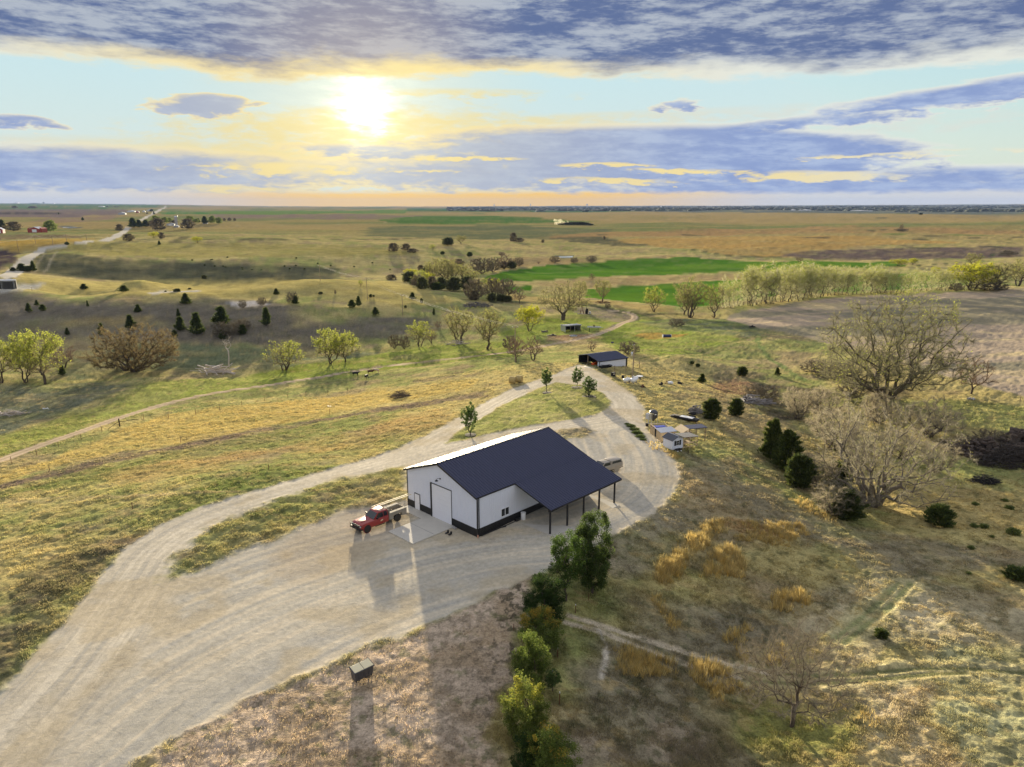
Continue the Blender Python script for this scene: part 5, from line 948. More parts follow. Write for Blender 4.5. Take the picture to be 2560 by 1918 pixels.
junk('X', 1870, 965, 'rusty red implement with a white board in the row of scrap', 'farm implement', 'old_implement', 'scrap', 3.0, .2, RUST, PLAST)
junk('X', 2080, 975, 'dark implement at the right end of the row of scrap', 'farm implement', 'old_implement', 'scrap', 2.4, 2, DARKF)
junk('Y', 975, 1315, 'dark heap of old timber left of the livestock shelter', 'timber heap', 'timber_heap', 'scrap', 5.0, .4, GREYW, DARKF)
junk('Y', 1095, 1390, 'low black feed trough on bare ground left of the round tank', 'trough', 'feed_trough', 'hull', 3.6, .2, DARKF)
junk('C', 2070, 1170, 'low dark trough alone in the pasture near the ploughed field', 'trough', 'feed_trough', 'hull', 2.4, .1, DARKF)
def propane():
    for fr, x, y, L, r, rz, lab in (('X', 1285, 950, 2.9, .56, R(60), 'white propane tank behind the foot of the wooden utility pole'), ('X', 1160, 945, 2.3, .42, R(35), 'smaller white propane tank left of the utility pole')):
        p = at(fr, x, y); t = thing('propane_tank', lab, 'propane tank', p, rz, 'propane tanks'); b = MB(); M = Matrix.Translation((-L / 2, 0, r + .25)) @ Matrix.Rotation(R(90), 4, 'Y'); b.lathe([(.02, 0), (r * .55, .06), (r * .85, .18), (r, .4), (r, L - .4), (r * .85, L - .18), (r * .55, L - .06), (.02, L)], 20, M); b.build('vessel', PLAST, t)
        MB().lathe([(.2, r * 2 + .2), (.2, r * 2 + .42), (.16, r * 2 + .46), (.02, r * 2 + .47)], 14).build('valve_dome', PLAST, t)
        for s in (-1, 1): MB().box(s * L * .3 - .08, s * L * .3 + .08, -.3, .3, -.15, .45).build('saddle', STONE, t)
    p = at('X', 1375, 880); a = MB(); a.lathe([(.75, .62), (.8, .66), (.78, .7), (.02, .72)], 18); small('water_lid', [('lid', a, PLAST), ('stand', MB().lathe([(.3, -.1), (.28, .62)], 12), DGREY)], p, 0, 'round white topped stand right of the propane tank', 'stand')
    p = at('X', 1085, 880); a = MB(); a.lathe([(.28, 0), (.3, .8), (.05, .85)], 14); small('steel_drum', [('drum', a, DARKF)], p, 0, 'black drum left of the propane tanks', 'drum')
    p = at('X', 918, 835); a = MB(); a.box(-.45, .45, -.35, .35, 0, .95, bv=.04); b = MB(); b.box(-.3, .3, -.37, -.355, .5, .7); small('burn_barrel', [('box', a, DARKF), ('plate', b, GALV)], p, .5, 'black box with a grey plate on the verge near the shed', 'box')
propane()
def pole(fr, x, y, xt, yt, label, trans=False, arm=False, group='utility poles', thick=.15):
    p = at(fr, x, y); a, _ = mpp(p); u0, v0 = nat(fr, x, y); u1, v1 = nat(fr, xt, yt); h = min(max((v0 - v1) * a, 3), 14); t = thing('utility_pole', label, 'utility pole', p, 0.3, group); ln = (u1 - u0) * a * .6
    MB().tube((0, 0, -.5), (ln * .3, 0, h), thick, thick * .72, 10).build('pole', POLEW, t)
    if arm: b = MB(); b.box(-.9, .9, -.05, .05, h - .5, h - .38); b.build('crossarm', POLEW, t)
    if trans: b = MB(); b.lathe([(.22, 0), (.24, .05), (.24, .75), (.2, .82), (.05, .84)], 14, Matrix.Translation((-.4, -.1, h - 2.4))); b.build('transformer', GALV, t); b = MB(); b.box(-.25, .15, -.35, -.12, .9, 1.7, bv=.02); b.build('meter_box', GALV, t)
    for s in (-1, 1): i = MB(); i.lathe([(.05, 0), (.07, .06), (.05, .12), (.07, .16), (.02, .22)], 8, Matrix.Translation((s * .75 if arm else s * .2, 0, h - (.38 if arm else .1)))); i.build('insulator', PLAST, t)
    return p + Vector((0, 0, h - .1))
def wires(pts, label, r=.012, off=((-.75, 0), (.75, 0)), sag=1.0):
    b = MB()
    for ox, oy in off:
        for p, q in zip(pts[:-1], pts[1:]):
            d = (q - p).normalized(); sd = Vector((d.y, -d.x, 0)).normalized() * ox; P = [p.lerp(q, t) + sd - Vector((0, 0, sag * 4 * t * (1 - t))) for t in np.linspace(0, 1, 9)]; b.path(P, r, 4)
    o = b.build('power_line', WIREM); tag(o, label, 'power line'); return o
WIREM = mat('bright_wire', (.60, .55, .42), .7, .0, spec=.1)
w1 = pole('B', 555, 768, 553, 632, 'farthest of the line of utility poles crossing the left ridge', arm=True); w2 = pole('B', 962, 925, 955, 742, 'utility pole in mid pasture between the ridge pole and the juniper', arm=True); w3 = pole('B', 1267, 1062, 1260, 885, 'utility pole on the hillside just above the cottonwoods', arm=True)
w4 = pole('C', 28, 1465, 20, 1160, 'utility pole standing beside the pair of round bare trees', arm=True); w5 = pole('C', 1037, 1650, 1068, 1325, 'wooden utility pole with transformer beside the propane tank', trans=True, thick=.17)
wires([w1, w2, w3, w4], 'pair of shining wires strung over the hillside pasture', .026); wires([w4, w5], 'thin wires from the field pole to the transformer pole', .006, ((.0, 0),), 1.5)
fp = [pole('A', *q, group='roadside poles', thick=.2, arm=True) for q in ((160, 508, 153, 415, 'roadside pole nearest the dark ploughed corner'), (308, 443, 303, 368, 'roadside pole below the red barn'), (458, 458, 455, 376, 'roadside pole at the crest of the gravel road'), (576, 432, 574, 366, 'roadside pole right of the gravel road crest'), (748, 415, 747, 360, 'roadside pole at the right end of the golden strip'))]
pl = at('A', 60, 560); wires([pl + Vector((-30, -30, 12))] + fp, 'bright wires following the poles by the gravel road', .045, ((-.8, 0), (.8, 0)), 2.0)
def post(fr, x, y, hz, label, m=None, r=.06, cap=False, group='fence posts'):
    p = at(fr, x, y); a, _ = mpp(p); h = hz / FR[fr][2] * a; b = MB().tube((0, 0, -.3), (0, 0, h), r, r * .9, 8)
    if cap: return small('fence_post', [('stake', b, m or RUST), ('cap', MB().tube((0, 0, h), (0, 0, h + .12), r * 1.15, r, 8), PLAST)], p, 0, label, 'post', group)
    return small('fence_post', [('stake', b, m or RUST)], p, 0, label, 'post', group)
tp = [(100, 687, 58), (318, 617, 55), (505, 542, 42), (702, 484, 50), (880, 412, 40), (1240, 307, 45), (1455, 302, 50), (1688, 257, 45), (1895, 222, 42), (2085, 182, 38)]; orde = ['first', 'second', 'third', 'fourth', 'fifth', 'sixth', 'seventh', 'eighth', 'ninth', 'tenth', 'eleventh', 'twelfth', 'thirteenth', 'fourteenth', 'fifteenth', 'sixteenth', 'seventeenth', 'eighteenth', 'nineteenth', 'twentieth']
for i, q in enumerate(tp + [(2284, 148, 38), (2484, 123, 35), (2640, 95, 32), (2830, 80, 30), (3000, 60, 30)]): post('E', *q, f'thin steel fence post along the dirt track, {orde[i]} from the left edge', r=.05, group='fence posts along the dirt track')
for fr, x, y, h, l in (('E', 428, 752, 48, 'lone thin post in the dark swale on the left slope'), ('E', 1560, 502, 50, 'thin post on the right part of the dark swale'), ('E', 1143, 1072, 50, 'thin post alone in the golden grass above the drive'), ('F', 110, 742, 50, 'thin post in green grass left of the truck'), ('F', 637, 262, 50, 'thin post below the white scrap in orange grass')): post(fr, x, y, h, l, r=.05, group='lone posts on the left slope')
def corner_brace():
    p = at('E', 1033, 366); q = at('E', 1190, 345); q2 = at('E', 935, 392); t = thing('corner_post', 'thick black corner post with two brace rails beside the dirt track', 'fence post', p); MB().tube((0, 0, -.3), (0, 0, 1.75), .14, .13, 10).build('post', DARKF, t)
    b = MB(); b.tube((0, 0, 1.05), (q.x - p.x, q.y - p.y, q.z - p.z + 1.1), .06); b.build('rail', DARKF, t); b = MB(); b.tube((0, 0, 1.2), (q2.x - p.x, q2.y - p.y, q2.z - p.z + .1), .05); b.build('rail', DARKF, t)
corner_brace()
for fr, x, y, h, l, cp_ in (('K', 662, 216, 60, 'dark stake at the far end beside the big leafy tree', 0), ('K', 548, 322, 62, 'thin stake right of the dark juniper in the windbreak', 1), ('K', 393, 702, 66, 'stake beside the orange tinged windbreak tree', 1), ('K', 348, 920, 90, 'white topped stake half hidden by windbreak leaves', 1), ('K', 410, 1118, 100, 'nearest white topped stake beside the windbreak', 1), ('K', 15, 482, 60, 'stake on the pale soil left of the windbreak', 0)): post(fr, x, y, h, l, r=.035, cap=bool(cp_), group='stakes along the windbreak')
for fr, x, y, h, l in (('D', 52, 1192, 32, 'gate post at the corner of the ploughed field'), ('D', 218, 1447, 18, 'short dark post in weeds left of the big cottonwood'), ('H', 2175, 142, 34, 'dark fence post at the right edge under the field'), ('A', 278, 855, 32, 'short post at the corner of the tank yard'), ('A', 460, 795, 26, 'small post behind the tank yard'), ('C', 885, 1560, 60, 'pen post nearest the shed wall'), ('C', 980, 1555, 60, 'second pen post behind the black box'), ('C', 1098, 1520, 58, 'pen post right of the utility pole'), ('C', 1085, 1590, 40, 'short pen post in golden grass by the pole')): post(fr, x, y, h, l, WOOD, r=.09)
def yard_buildings():
    # feed bin on legs
    p = at('V', 600, 835); t = thing('hopper_bin', 'charcoal hopper feed bin with cone bottom on thin steel legs', 'feed bin', p, .3); b = MB(); b.lathe([(.12, .62), (.78, 1.45), (.78, 2.35), (.55, 2.58), (.1, 2.66)], 8); b.build('bin', DGREY, t); MB().lathe([(.56, 2.59), (.28, 2.72), (.05, 2.74)], 8).build('lid', DGREY, t); g_ = MB(); g_.box(-.18, .18, -.79, -.765, 1.95, 2.1); g_.build('label_plate', PLAST, t)
    for i in range(4): a_ = R(45 + 90 * i); MB().tube((.82 * math.cos(a_), .82 * math.sin(a_), -.2), (.76 * math.cos(a_), .76 * math.sin(a_), 2.0), .035).build('leg', GALV, t)
    p = at('V', 500, 845); t = thing('box_feeder', 'grey box feeder with sloping cream lid behind the hopper bin', 'feeder', p, .5); b = MB(); b.box(-.35, .35, -.4, .4, 1.1, 2.1, bv=.02); b.build('box', GALV, t); l = MB(); l.box(-.42, .42, -.5, .5, 2.1, 2.16, Matrix.Rotation(.22, 4, 'Y')); l.build('lid', CREAM, t)
    for x in (-.33, .33):
        for y in (-.36, .36): MB().tube((x, y, -.2), (x, y, 1.15), .03).build('leg', GALV, t)
    p = at('V', 475, 875); small('drive_motor', [('motor', MB().box(-.2, .2, -.22, .22, 0, .55, bv=.05), DARKF), ('shaft', MB().tube((0, 0, .4), (.9, .3, .5), .03), GALV)], p, .2, 'small black motor on the ground at the foot of the box feeder', 'motor')
    # kennel run with tin roof and blue tarp
    a, b = at('V', 570, 1035), at('V', 765, 1195); rz, L = frame_of(b, a); u = Vector((math.cos(rz), math.sin(rz), 0)); t = thing('dog_kennel', 'long low timber kennel half roofed with pale tin and half open to a blue tarp', 'kennel', Vector((b.x, b.y, b.z)), rz)
    W = 2.5; h = 1.45; L = min(max(L, 5), 8); f = MB()
    # local x runs away along the long side, y to the left; the kennel lies to the right
    for x in np.linspace(0, L, 6):
        for y in (0, -W): f.box(x - .05, x + .05, y - .05, y + .05, -.2, h)
    for y in (0, -W): f.box(-.05, L + .05, y - .055, y + .055, h, h + .12)
    for x in (0, L): f.box(x - .055, x + .055, -W, 0, h + .002, h + .122)
    f.build('frame', PALEW, t); w = MB(); w.box(.06, L * .45, -.03, .0, 0, h * .95); w.box(L * .62, L, -.03, 0, 0, h * .8); w.box(-.03, 0, -W, 0, 0, h * .98); w.box(L - .03, L, -W, 0, 0, h * .9); w.build('wall', PALEW, t); MB().box(L * .46, L * .6, -.035, -.01, .02, h * .92).build('door', DARKF, t)
    r = MB(); r.sheet((-.2, .2, h + .14), (1, 0, 0), (0, -1, .05), L * .52, 0, W + .4, .2, .03, (0, 0, 1)); r.build('tin_roof', GALV, t); s = MB(); s.box(L * .54, L * .96, -W + .1, -.1, h - .22, h - .17); s.box(L * .7, L * .73, -W + .1, -.1, h - .17, h - .05); s.build('tarp', BLUE, t)
    # coop
    n, l_, r_ = at('V', 990, 1385), at('V', 868, 1290), at('V', 1212, 1368); rz, wd = frame_of(n, r_); dep = min(max((l_ - n).length, 1.6), 2.4); wd = min(max(wd, 1.8), 2.5)
    t = thing('chicken_coop', 'white chicken coop with black shutters, grey roof and timber run on its right', 'coop', n, rz); h = 1.75; w = MB(); w.box(0, wd, 0, dep, .12, h); w.prism([(0, h), (wd, h), (wd / 2, h + .5)], 0.0, dep, 'y')
    for z in np.arange(.3, h, .22): w.box(-.012, wd + .012, -.012, .0, z, z + .02)
    w.build('wall', WHITE, t); rf = MB()
    for s in (-1, 1): c = wd / 2; e = s * (c + .2); rf.prism([(c, h + .56), (c + e, h + .56 - .5 * (abs(e) / c)), (c + e, h + .50 - .5 * (abs(e) / c)), (c, h + .50)][::s], -.25, dep + .2, 'y')
    rf.build('roof', SHING, t); ri = MB(); ri.prism([(wd / 2 - .06, h + .55), (wd / 2, h + .6), (wd / 2 + .06, h + .55)], -.27, dep + .22, 'y'); ri.build('ridge_cap', GALV, t)
    wi = MB(); wi.box(wd * .38, wd * .62, -.04, -.013, .8, 1.5); wn = wi.build('window', GLASS, t); fr_ = MB(); fr_.box(wd * .36, wd * .64, -.05, -.012, 1.5, 1.55); fr_.box(wd * .36, wd * .64, -.05, -.012, .75, .8); fr_.box(wd * .38, wd * .62, -.055, -.04, 1.13, 1.17); fr_.build('frame', PLAST, wn)
    for x in (wd * .20, wd * .66): MB().box(x, x + wd * .14, -.05, -.013, .74, 1.56).build('shutter', BLACK, t)
    rl = 3.2; rn = MB()
    for x in (wd + .1, wd + rl / 2, wd + rl):
        for y in (.05, dep - .05): rn.box(x - .045, x + .045, y - .045, y + .045, -.2, 1.45)
    for z in (.05, .72, 1.38):
        for y in (.05, dep - .05): rn.box(wd + .05, wd + rl, y - .03, y + .03, z, z + .1)
        rn.box(wd + rl - .03, wd + rl + .03, .05, dep, z + .001, z + .101)
    rn.tube((wd + .1, .05, .1), (wd + rl / 2, .05, .72), .03); rn.tube((wd + rl / 2, .05, .72), (wd + rl, .05, .1), .03); rn.box(wd + .6, wd + rl - .6, .4, dep - .3, .45, .5); rn.build('run_frame', PALEW, t); rr = MB(); rr.prism([(wd + .02, h + .10), (wd + rl + .2, 1.50), (wd + rl + .2, 1.56), (wd + .02, h + .18)], -.15, dep + .15, 'y'); rr.build('run_roof', SHING, t)
    p = at('V', 1125, 1395); small('toy_wagon', [('tray', MB().box(-.55, .55, -.28, .28, .2, .42, bv=.04), DARKF), ('wheels', MB().tube((-.35, -.3, .12), (-.35, .3, .12), .12, .12, 12).tube((.35, -.3, .12), (.35, .3, .12), .12, .12, 12), PLAST)], p, rz, 'small dark cart with white wheels in front of the coop', 'cart')
    p = at('V', 1330, 1435); small('garden_stake', [('stake', MB().tube((0, 0, -.1), (0, 0, .5), .09, .05), DARKF)], p, 0, 'short dark stump in the grass right of the coop cart', 'stump')
    # open metal shelter behind
    a, b = at('V', 1345, 1175), at('V', 1618, 1200); rz, L = frame_of(a, b); L = min(max(L, 3), 4.2); t = thing('lean_shelter', 'open post shelter with a dark metal roof behind the coop run', 'shelter', a, rz); D = 3.0
    for x in (0, L):
        for y in (0, D): MB().box(x - .06, x + .06, y - .06, y + .06, -.3, 2.1).build('post', WOOD, t)
    r = MB(); r.box(-.2, L + .25, -.25, D * .62, 2.1, 2.2); r.build('roof', NAVY, t); r = MB(); M = Matrix.Translation((-.2, 0, 2.15)) @ Matrix.Rotation(R(28), 4, 'Y'); r.box(-1.5, 0, -.25, D * .9, -.05, .0, Matrix.Translation((-.2, 0, 2.18)) @ Matrix.Rotation(R(-28), 4, 'Y')); r.build('side_roof', PALEW, t); q = MB(); q.box(.2, 1.0, 1.0, D - .3, 0, 1.2); q.build('pen', WOOD, t)
yard_buildings()
def pile(fr, x, y, wz, hz, label, name, cat, m, n, ln, seed, r=(.06, .16), group=None):
    p = at(fr, x, y); a, b = mpp(p); W = wz / FR[fr][2] * b; H = hz / FR[fr][2] * a; rg = random.Random(seed); mb = MB()
    for i in range(n):
        q = rg.random(); rad = W / 2 * math.sqrt(rg.random()); th = rg.uniform(0, 6.28); hh = H * (1 - (rad / (W / 2)) ** 1.5) * rg.random(); c = Vector((rad * math.cos(th), rad * .55 * math.sin(th), hh)); an = rg.gauss(0, .8); d = Vector((math.cos(an), math.sin(an), rg.uniform(-.25, .35))) * ln * rg.uniform(.3, 1) / 2; rr = rg.uniform(*r); mb.tube(c - d, c + d, rr, rr * rg.uniform(.5, 1), 6)
    o = mb.build(name, m); o.location = p; return tag(o, label, cat, group)
pile('V', 1480, 585, 330, 150, 'heap of grey split logs left of the rounded juniper', 'log_pile', 'log pile', GREYW, 90, 1.6, 1); pile('G', 2085, 165, 260, 95, 'long heap of bleached tree trunks beside the dark thicket', 'log_pile', 'log pile', GREYW, 80, 4.5, 2, (.08, .26))
pile('F', 1255, 112, 190, 58, 'dark brush mound in the golden pasture', 'brush_pile', 'brush pile', mat('brush', (.15, .115, .08), .9), 260, 2.0, 3, (.02, .06)); pile('A', 1860, 1560, 300, 70, 'bleached fallen limbs at the foot of the dead tree', 'fallen_limbs', 'fallen limbs', mat('bleached_wood', (.48, .42, .36), .85, nz=.2), 46, 9, 4, (.05, .22))
pile('E', 90, 262, 220, 40, 'pale brush heap at the left edge of the valley floor', 'brush_pile', 'brush pile', MATS['bleached_wood'], 70, 4, 5, (.03, .1)); pile('E', 395, 218, 70, 22, 'small white scrap heap on the valley floor', 'scrap_heap', 'scrap heap', PLAST, 10, 1.6, 6, (.05, .1)); pile('F', 640, 200, 60, 12, 'white board lying in the orange grass', 'scrap_board', 'board', PLAST, 3, 1.8, 7, (.04, .06))
pile('B', 1740, 1318, 200, 50, 'pale fallen limbs under the white trunked cottonwood', 'fallen_limbs', 'fallen limbs', MATS['bleached_wood'], 40, 5, 8, (.04, .14)); pile('B', 1900, 985, 280, 40, 'dark rubble along the gully head', 'rubble_heap', 'rubble heap', mat('dark_rubble', (.14, .125, .11), .95), 120, 3, 9, (.1, .3)); pile('H', 1870, 850, 240, 90, 'small black brush heap right of the spreading bare tree', 'brush_pile', 'brush pile', DARKF, 160, 2.2, 10, (.02, .07)); pile('H', 2090, 690, 520, 220, 'large black brush heap at the right edge', 'brush_pile', 'brush pile', mat('charred_brush', (.045, .035, .028), .95), 620, 3.2, 11, (.02, .07))
DE = mat('dark_earth', (.085, .062, .048), .95, nz=.4, nsc=2)
pile('H', 1950, 600, 700, 150, 'dark eroded clods along the gully bank at the right edge', 'earth_bank', 'earth bank', DE, 420, 1.3, 21, (.18, .5)); pile('H', 2150, 560, 420, 190, 'high dark earth bank cut by the right edge', 'earth_bank', 'earth bank', DE, 360, 1.4, 22, (.2, .6)); pile('C', 780, 955, 130, 22, 'rusty scrap heap at the foot of the budding creek tree', 'scrap_heap', 'scrap heap', RUST, 40, 2.5, 12, (.05, .15)); pile('H', 1750, 130, 60, 22, 'pale stone lying in the short grass under the field', 'pale_stone', 'stone', STONE, 6, .9, 13, (.2, .3))
def bale(fr, x, y, label, rz):
    p = at(fr, x, y); t = thing('round_bale', label, 'hay bale', p, rz, 'round hay bales'); r = .80; L = 1.45; M = Matrix.Translation((-L / 2, 0, r * .97)) @ Matrix.Rotation(R(90), 4, 'Y'); b = MB(); b.lathe([(.02, 0), (r * .9, .0), (r, .08), (r * 1.01, L / 2), (r, L - .08), (r * .9, L), (.02, L)], 28, M); b.build('hay', HAY, t); s = MB()
    for k in np.linspace(.15, L - .15, 7): s.lathe([(r * 1.013, k - .01), (r * 1.02, k), (r * 1.013, k + .01)], 28, M)
    s.build('netting', mat('bale_net', (.50, .40, .20), .8), t)
bale('C', 5, 1652, 'left of two round hay bales standing end to end in the grass', -.35); bale('C', 62, 1642, 'right of two round hay bales, nearest the gravel loop', -.35)
def livestock():
    a, b = at('Y', 1335, 1315), at('Y', 1600, 1290); rz, L = frame_of(a, b); L = min(max(L, 7), 12); t = thing('livestock_shelter', 'pale tin livestock shelter open at the front in the creek pasture', 'shelter', a, rz); D = 4.2; h = 2.6; w = MB(); w.sheet((0, D, 0), (0, -1, 0), (0, 0, 1), D, 0, h, .3, .03, (-1, 0, 0)); w.sheet((L, 0, 0), (0, 1, 0), (0, 0, 1), D, 0, h, .3, .03, (1, 0, 0)); w.box(0, L, D - .05, D, 0, h - .2); w.box(.02, .06, 0, D, 0, h); w.box(L - .06, L - .02, 0, D, 0, h); w.build('wall', GALV, t)
    MB().box(.1, L - .1, D - .12, D - .06, 0, h - .25).build('shade_lining', DARKF, t); r = MB(); r.sheet((-.25, -.35, h + .12), (1, 0, 0), (0, 1, -.08), L + .5, 0, D + .5, .3, .03, (0, 0, 1)); r.box(-.24, L + .24, -.35, D + .1, h - .3, h - .25); r.box(-.25, L + .25, -.36, -.30, h - .05, h + .14); r.build('roof', GALV, t)  # near-black sheet before the back wall paints the shelter's inner shade
    for x in (.02, L * .33, L * .6, L - .1): MB().box(x, x + .14, -.02, .12, -.2, h).build('post', GALV if x < .1 or abs(x - L * .6) < .1 else WOOD, t)
    p = at('Y', 1475, 1405); t = thing('stock_tank', 'round galvanised stock tank in front of the livestock shelter', 'stock tank', p); b = MB(); b.lathe([(1.45, 0), (1.5, .02), (1.5, .3), (1.53, .32), (1.5, .34), (1.5, .68), (1.54, .7), (1.46, .72), (1.44, .1)], 28); b.build('tank', GALV, t); MB().lathe([(1.45, .5), (.01, .501)], 28).build('water', mat('trough_water', (.10, .12, .13), .1), t)
    p = at('Y', 1830, 1295); t = thing('stock_trailer', 'grey flat stock loading frame right of the livestock shelter', 'stock trailer', p, R(-8)); b = MB(); b.box(-2.6, 2.6, -.9, .9, 1.55, 1.75); b.box(-2.7, 2.6, -.95, -.88, 1.4, 1.9); b.box(2.6, 3.6, -.1, .1, 1.45, 1.6); b.build('deck', GALV, t)
    for x in (-1.8, 1.7):
        for y in (-.8, .8): MB().box(x - .07, x + .07, y - .07, y + .07, -.3, 1.55).build('leg', DARKF, t)
    c = MB(); c.box(-.3, .3, -.2, .3, 1.76, 2.3, bv=.05); c.build('engine', DARKF, t)
    p = at('Y', 1620, 1320); junkb = MB(); [junkb.tube((x, 0, 0), (x, 0, 1.1), .04) for x in (-2, -.7, .7, 2)]; [junkb.tube((-2, 0, z), (2, 0, z), .03) for z in (.4, .75, 1.05)]; small('pipe_panel', [('panel', junkb, DARKF)], p, .4, 'dark pipe panel at the right front of the livestock shelter', 'gate')
    p = at('X', 1845, 165); t = thing('blue_trough', 'dark blue trough with white rim on the rusty grass patch', 'trough', p, .1); b = MB(); M = Matrix.Translation((-1.5, 0, .55)) @ Matrix.Rotation(R(90), 4, 'Y'); b.lathe([(.55, 0), (.6, .1), (.6, 2.9), (.55, 3.0)], 18, M); b.build('drum', mat('navy_plastic', (.012, .018, .10), .4), t)
    for x in (-1.62, 1.5): MB().lathe([(.62, 0), (.62, .12), (.02, .13)], 18, Matrix.Translation((x, 0, .56)) @ Matrix.Rotation(R(90), 4, 'Y')).build('end_cap', PLAST, t)
    p = at('X', 905, 268); small('mineral_tub', [('tub', MB().lathe([(.42, 0), (.5, .5), (.44, .5), (.4, .1)], 14), mat('navy_plastic', (.012, .018, .10), .4)), ('salt', MB().lathe([(.4, .4), (.02, .42)], 12), PLAST)], p, 0, 'tiny blue mineral tub in the grass behind the shed', 'tub')
livestock()
def pumpjack():
    p = at('Y', 1660, 1010); t = thing('pump_jack', 'black oil pump jack beside the creek at the end of the track', 'pump jack', p, R(-12)); a = MB(); a.box(-3.2, 3.6, -.7, .7, 0, .3); a.build('base', DARKF, t); s = MB()
    for y in (-.7, .7):
        s.tube((-2.0, y, .3), (-1.1, 0, 4.3), .1); s.tube((-.2, y, .3), (-1.1, 0, 4.3), .1); s.tube((-1.7, y, 1.6), (-.5, y * .7, 1.6), .06)
    s.build('samson_post', RUST, t); b = MB(); M = Matrix.Translation((-1.1, 0, 4.5)) @ Matrix.Rotation(R(5), 4, 'Y'); b.box(-2.6, 2.3, -.16, .16, -.2, .25, M); b.build('walking_beam', DARKF, t)
    h = MB(); h.prism([(-2.6, 5.2), (-3.05, 4.9), (-3.2, 4.3), (-3.0, 3.8), (-2.5, 3.9)], -.2, .2, 'y'); h.build('horse_head', DARKF, t); MB().tube((-3.15, 0, 4.2), (-3.15, 0, .2), .03).build('polished_rod', GALV, t)
    c = MB(); c.tube((1.2, -.75, 2.0), (.9, 0, 4.3), .06); c.tube((1.2, .75, 2.0), (.9, 0, 4.3), .06); c.box(.8, 1.9, -.95, -.75, 1.0, 2.7, bv=.1); c.box(.8, 1.9, .75, .95, 1.0, 2.7, bv=.1); c.build('crank', DARKF, t)
    g = MB(); g.box(.6, 1.8, -.6, .6, .3, 2.0, bv=.1); g.build('gearbox', DARKF, t); m_ = MB(); m_.box(2.3, 3.3, -.5, .5, .3, 1.4, bv=.08); m_.build('motor', GALV, t)
pumpjack()
def tanks():
    for x, y, lab in ((87, 832, 'black oil storage tank with pale rim on the gravel pad'), (-18, 832, 'black oil storage tank cut off by the left edge of the photo')):
        p = at('A', x, y); a, b = mpp(p); r = 52 / K_ * b; h = 72 / K_ * a; t = thing('oil_tank', lab, 'storage tank', p, 0, 'oil storage tanks'); MB().lathe([(r, -.3), (r, h * .94)], 28).build('shell', TANKB, t); MB().lathe([(r * 1.02, h * .9), (r * 1.03, h), (r * .6, h * 1.04), (.1, h * 1.06)], 28).build('roof', GALV, t)
        ld = MB(); [ld.tube((r * .95 + i, r * -.42, 0), (r * .95 + i, r * -.42, h), .06) for i in (0, .5)]; ld.build('ladder', GALV, t)
tanks()
# ---------------------------------------------------------------- far farms
def barn(fr, x, y, wz, hz, label, m, name='red_barn', cat='barn', rz=0.1, rm=None, door=True, depth=None, low=.62, win=0):
    p = at(fr, x, y); a, b = mpp(p); W = wz / FR[fr][2] * b; H = hz / FR[fr][2] * a; D = depth or W * 1.1; t = thing(name, label, cat, p, rz); w = MB(); w.prism([(-W / 2, -1), (W / 2, -1), (W / 2, H * low), (0, H), (-W / 2, H * low)], 0, D, 'y'); w.build('wall', m, t)
    r = MB(); r.prism([(-W / 2 - .3, H * low - .1), (0, H + .05), (W / 2 + .3, H * low - .1), (W / 2 + .3, H * low + .25), (0, H + .4), (-W / 2 - .3, H * low + .25)], -.4, D + .4, 'y'); r.build('roof', rm or GALV, t)
    if door: MB().box(-W * .22, W * .22, -.12, -.02, 0, H * .55).build('door', PLAST, t)
    for i in range(win): xx = -W / 2 + W * (i + .7) / (win + .4); MB().box(xx - .6, xx + .6, -.08, -.01, 1.2, 2.4).build('window', GLASS, t)
    return t
t = barn('A', 298, 348, 82, 44, 'red barn with white overhead door and two side wings far left', REDB); p = at('A', 298, 348); a, b = mpp(p)
for s in (-1, 1): W = 58 / K_ * b; MB().prism([(s * W * .72, -1), (s * W * 1.0, -1), (s * W * 1.0, 5), (s * W * .72, 6.5)][::s], 1.0, 16, 'y').build('wing', REDB, t)
barn('A', -5, 356, 54, 46, 'red barn with pale roof cut by the left edge', REDB, rz=.3)
HS = mat('house_white', (.70, .70, .70), .6); HG = mat('house_grey', (.42, .43, .46), .7)
for x, y, w, h, m, l, dr in ((1050, 197, 55, 22, HG, 'grey house left of the distant road', 0), (1130, 177, 60, 18, HS, 'long white farm house beside the distant road', 0), (1185, 180, 26, 16, REDB, 'small dark red barn among the distant road houses', 0), (1240, 176, 22, 16, HS, 'small white shed among the distant road houses', 0), (1292, 168, 48, 16, HS, 'white roofed house nearest the distant dark tree', 0), (870, 134, 44, 12, HS, 'pale long barn alone in the far green field', 0), (1470, 290, 60, 20, HG, 'grey farm shed below the silo', 1), (1520, 305, 40, 16, HG, 'low grey shed at the foot of the silo', 0), (1590, 280, 50, 16, HG, 'grey farm shed right of the silo', 0), (1770, 272, 40, 18, HG, 'grey shed at the right end of the farm grove', 0), (460, 100, 20, 9, HS, 'tiny white building on the left skyline', 0), (140, 98, 30, 7, HS, 'tiny pale building near the left end of the skyline', 0)): barn('A', x, y, w, h, l, m, 'farm_building', 'building', .3, GALV, bool(dr), low=.6, win=2)
for fr, x, y, w, h, l in (('D', 225, 160, 26, 10, 'left white shed of the far town cluster'), ('D', 285, 162, 20, 7, 'low white shed in the middle of the far town cluster'), ('D', 350, 160, 50, 9, 'widest white shed of the far town cluster'), ('D', 1620, 138, 90, 6, 'long pale roof in the far right town'), ('D', 850, 165, 120, 6, 'long pale strip building below the far hills'), ('C', 1290, 135, 14, 12, 'tiny white building before the blue hills'), ('C', 1530, 152, 40, 6, 'low dark farm building on the far plain')): barn(fr, x, y, w, h, l, HS, 'far_building', 'building', .2, HS, False, low=.7)
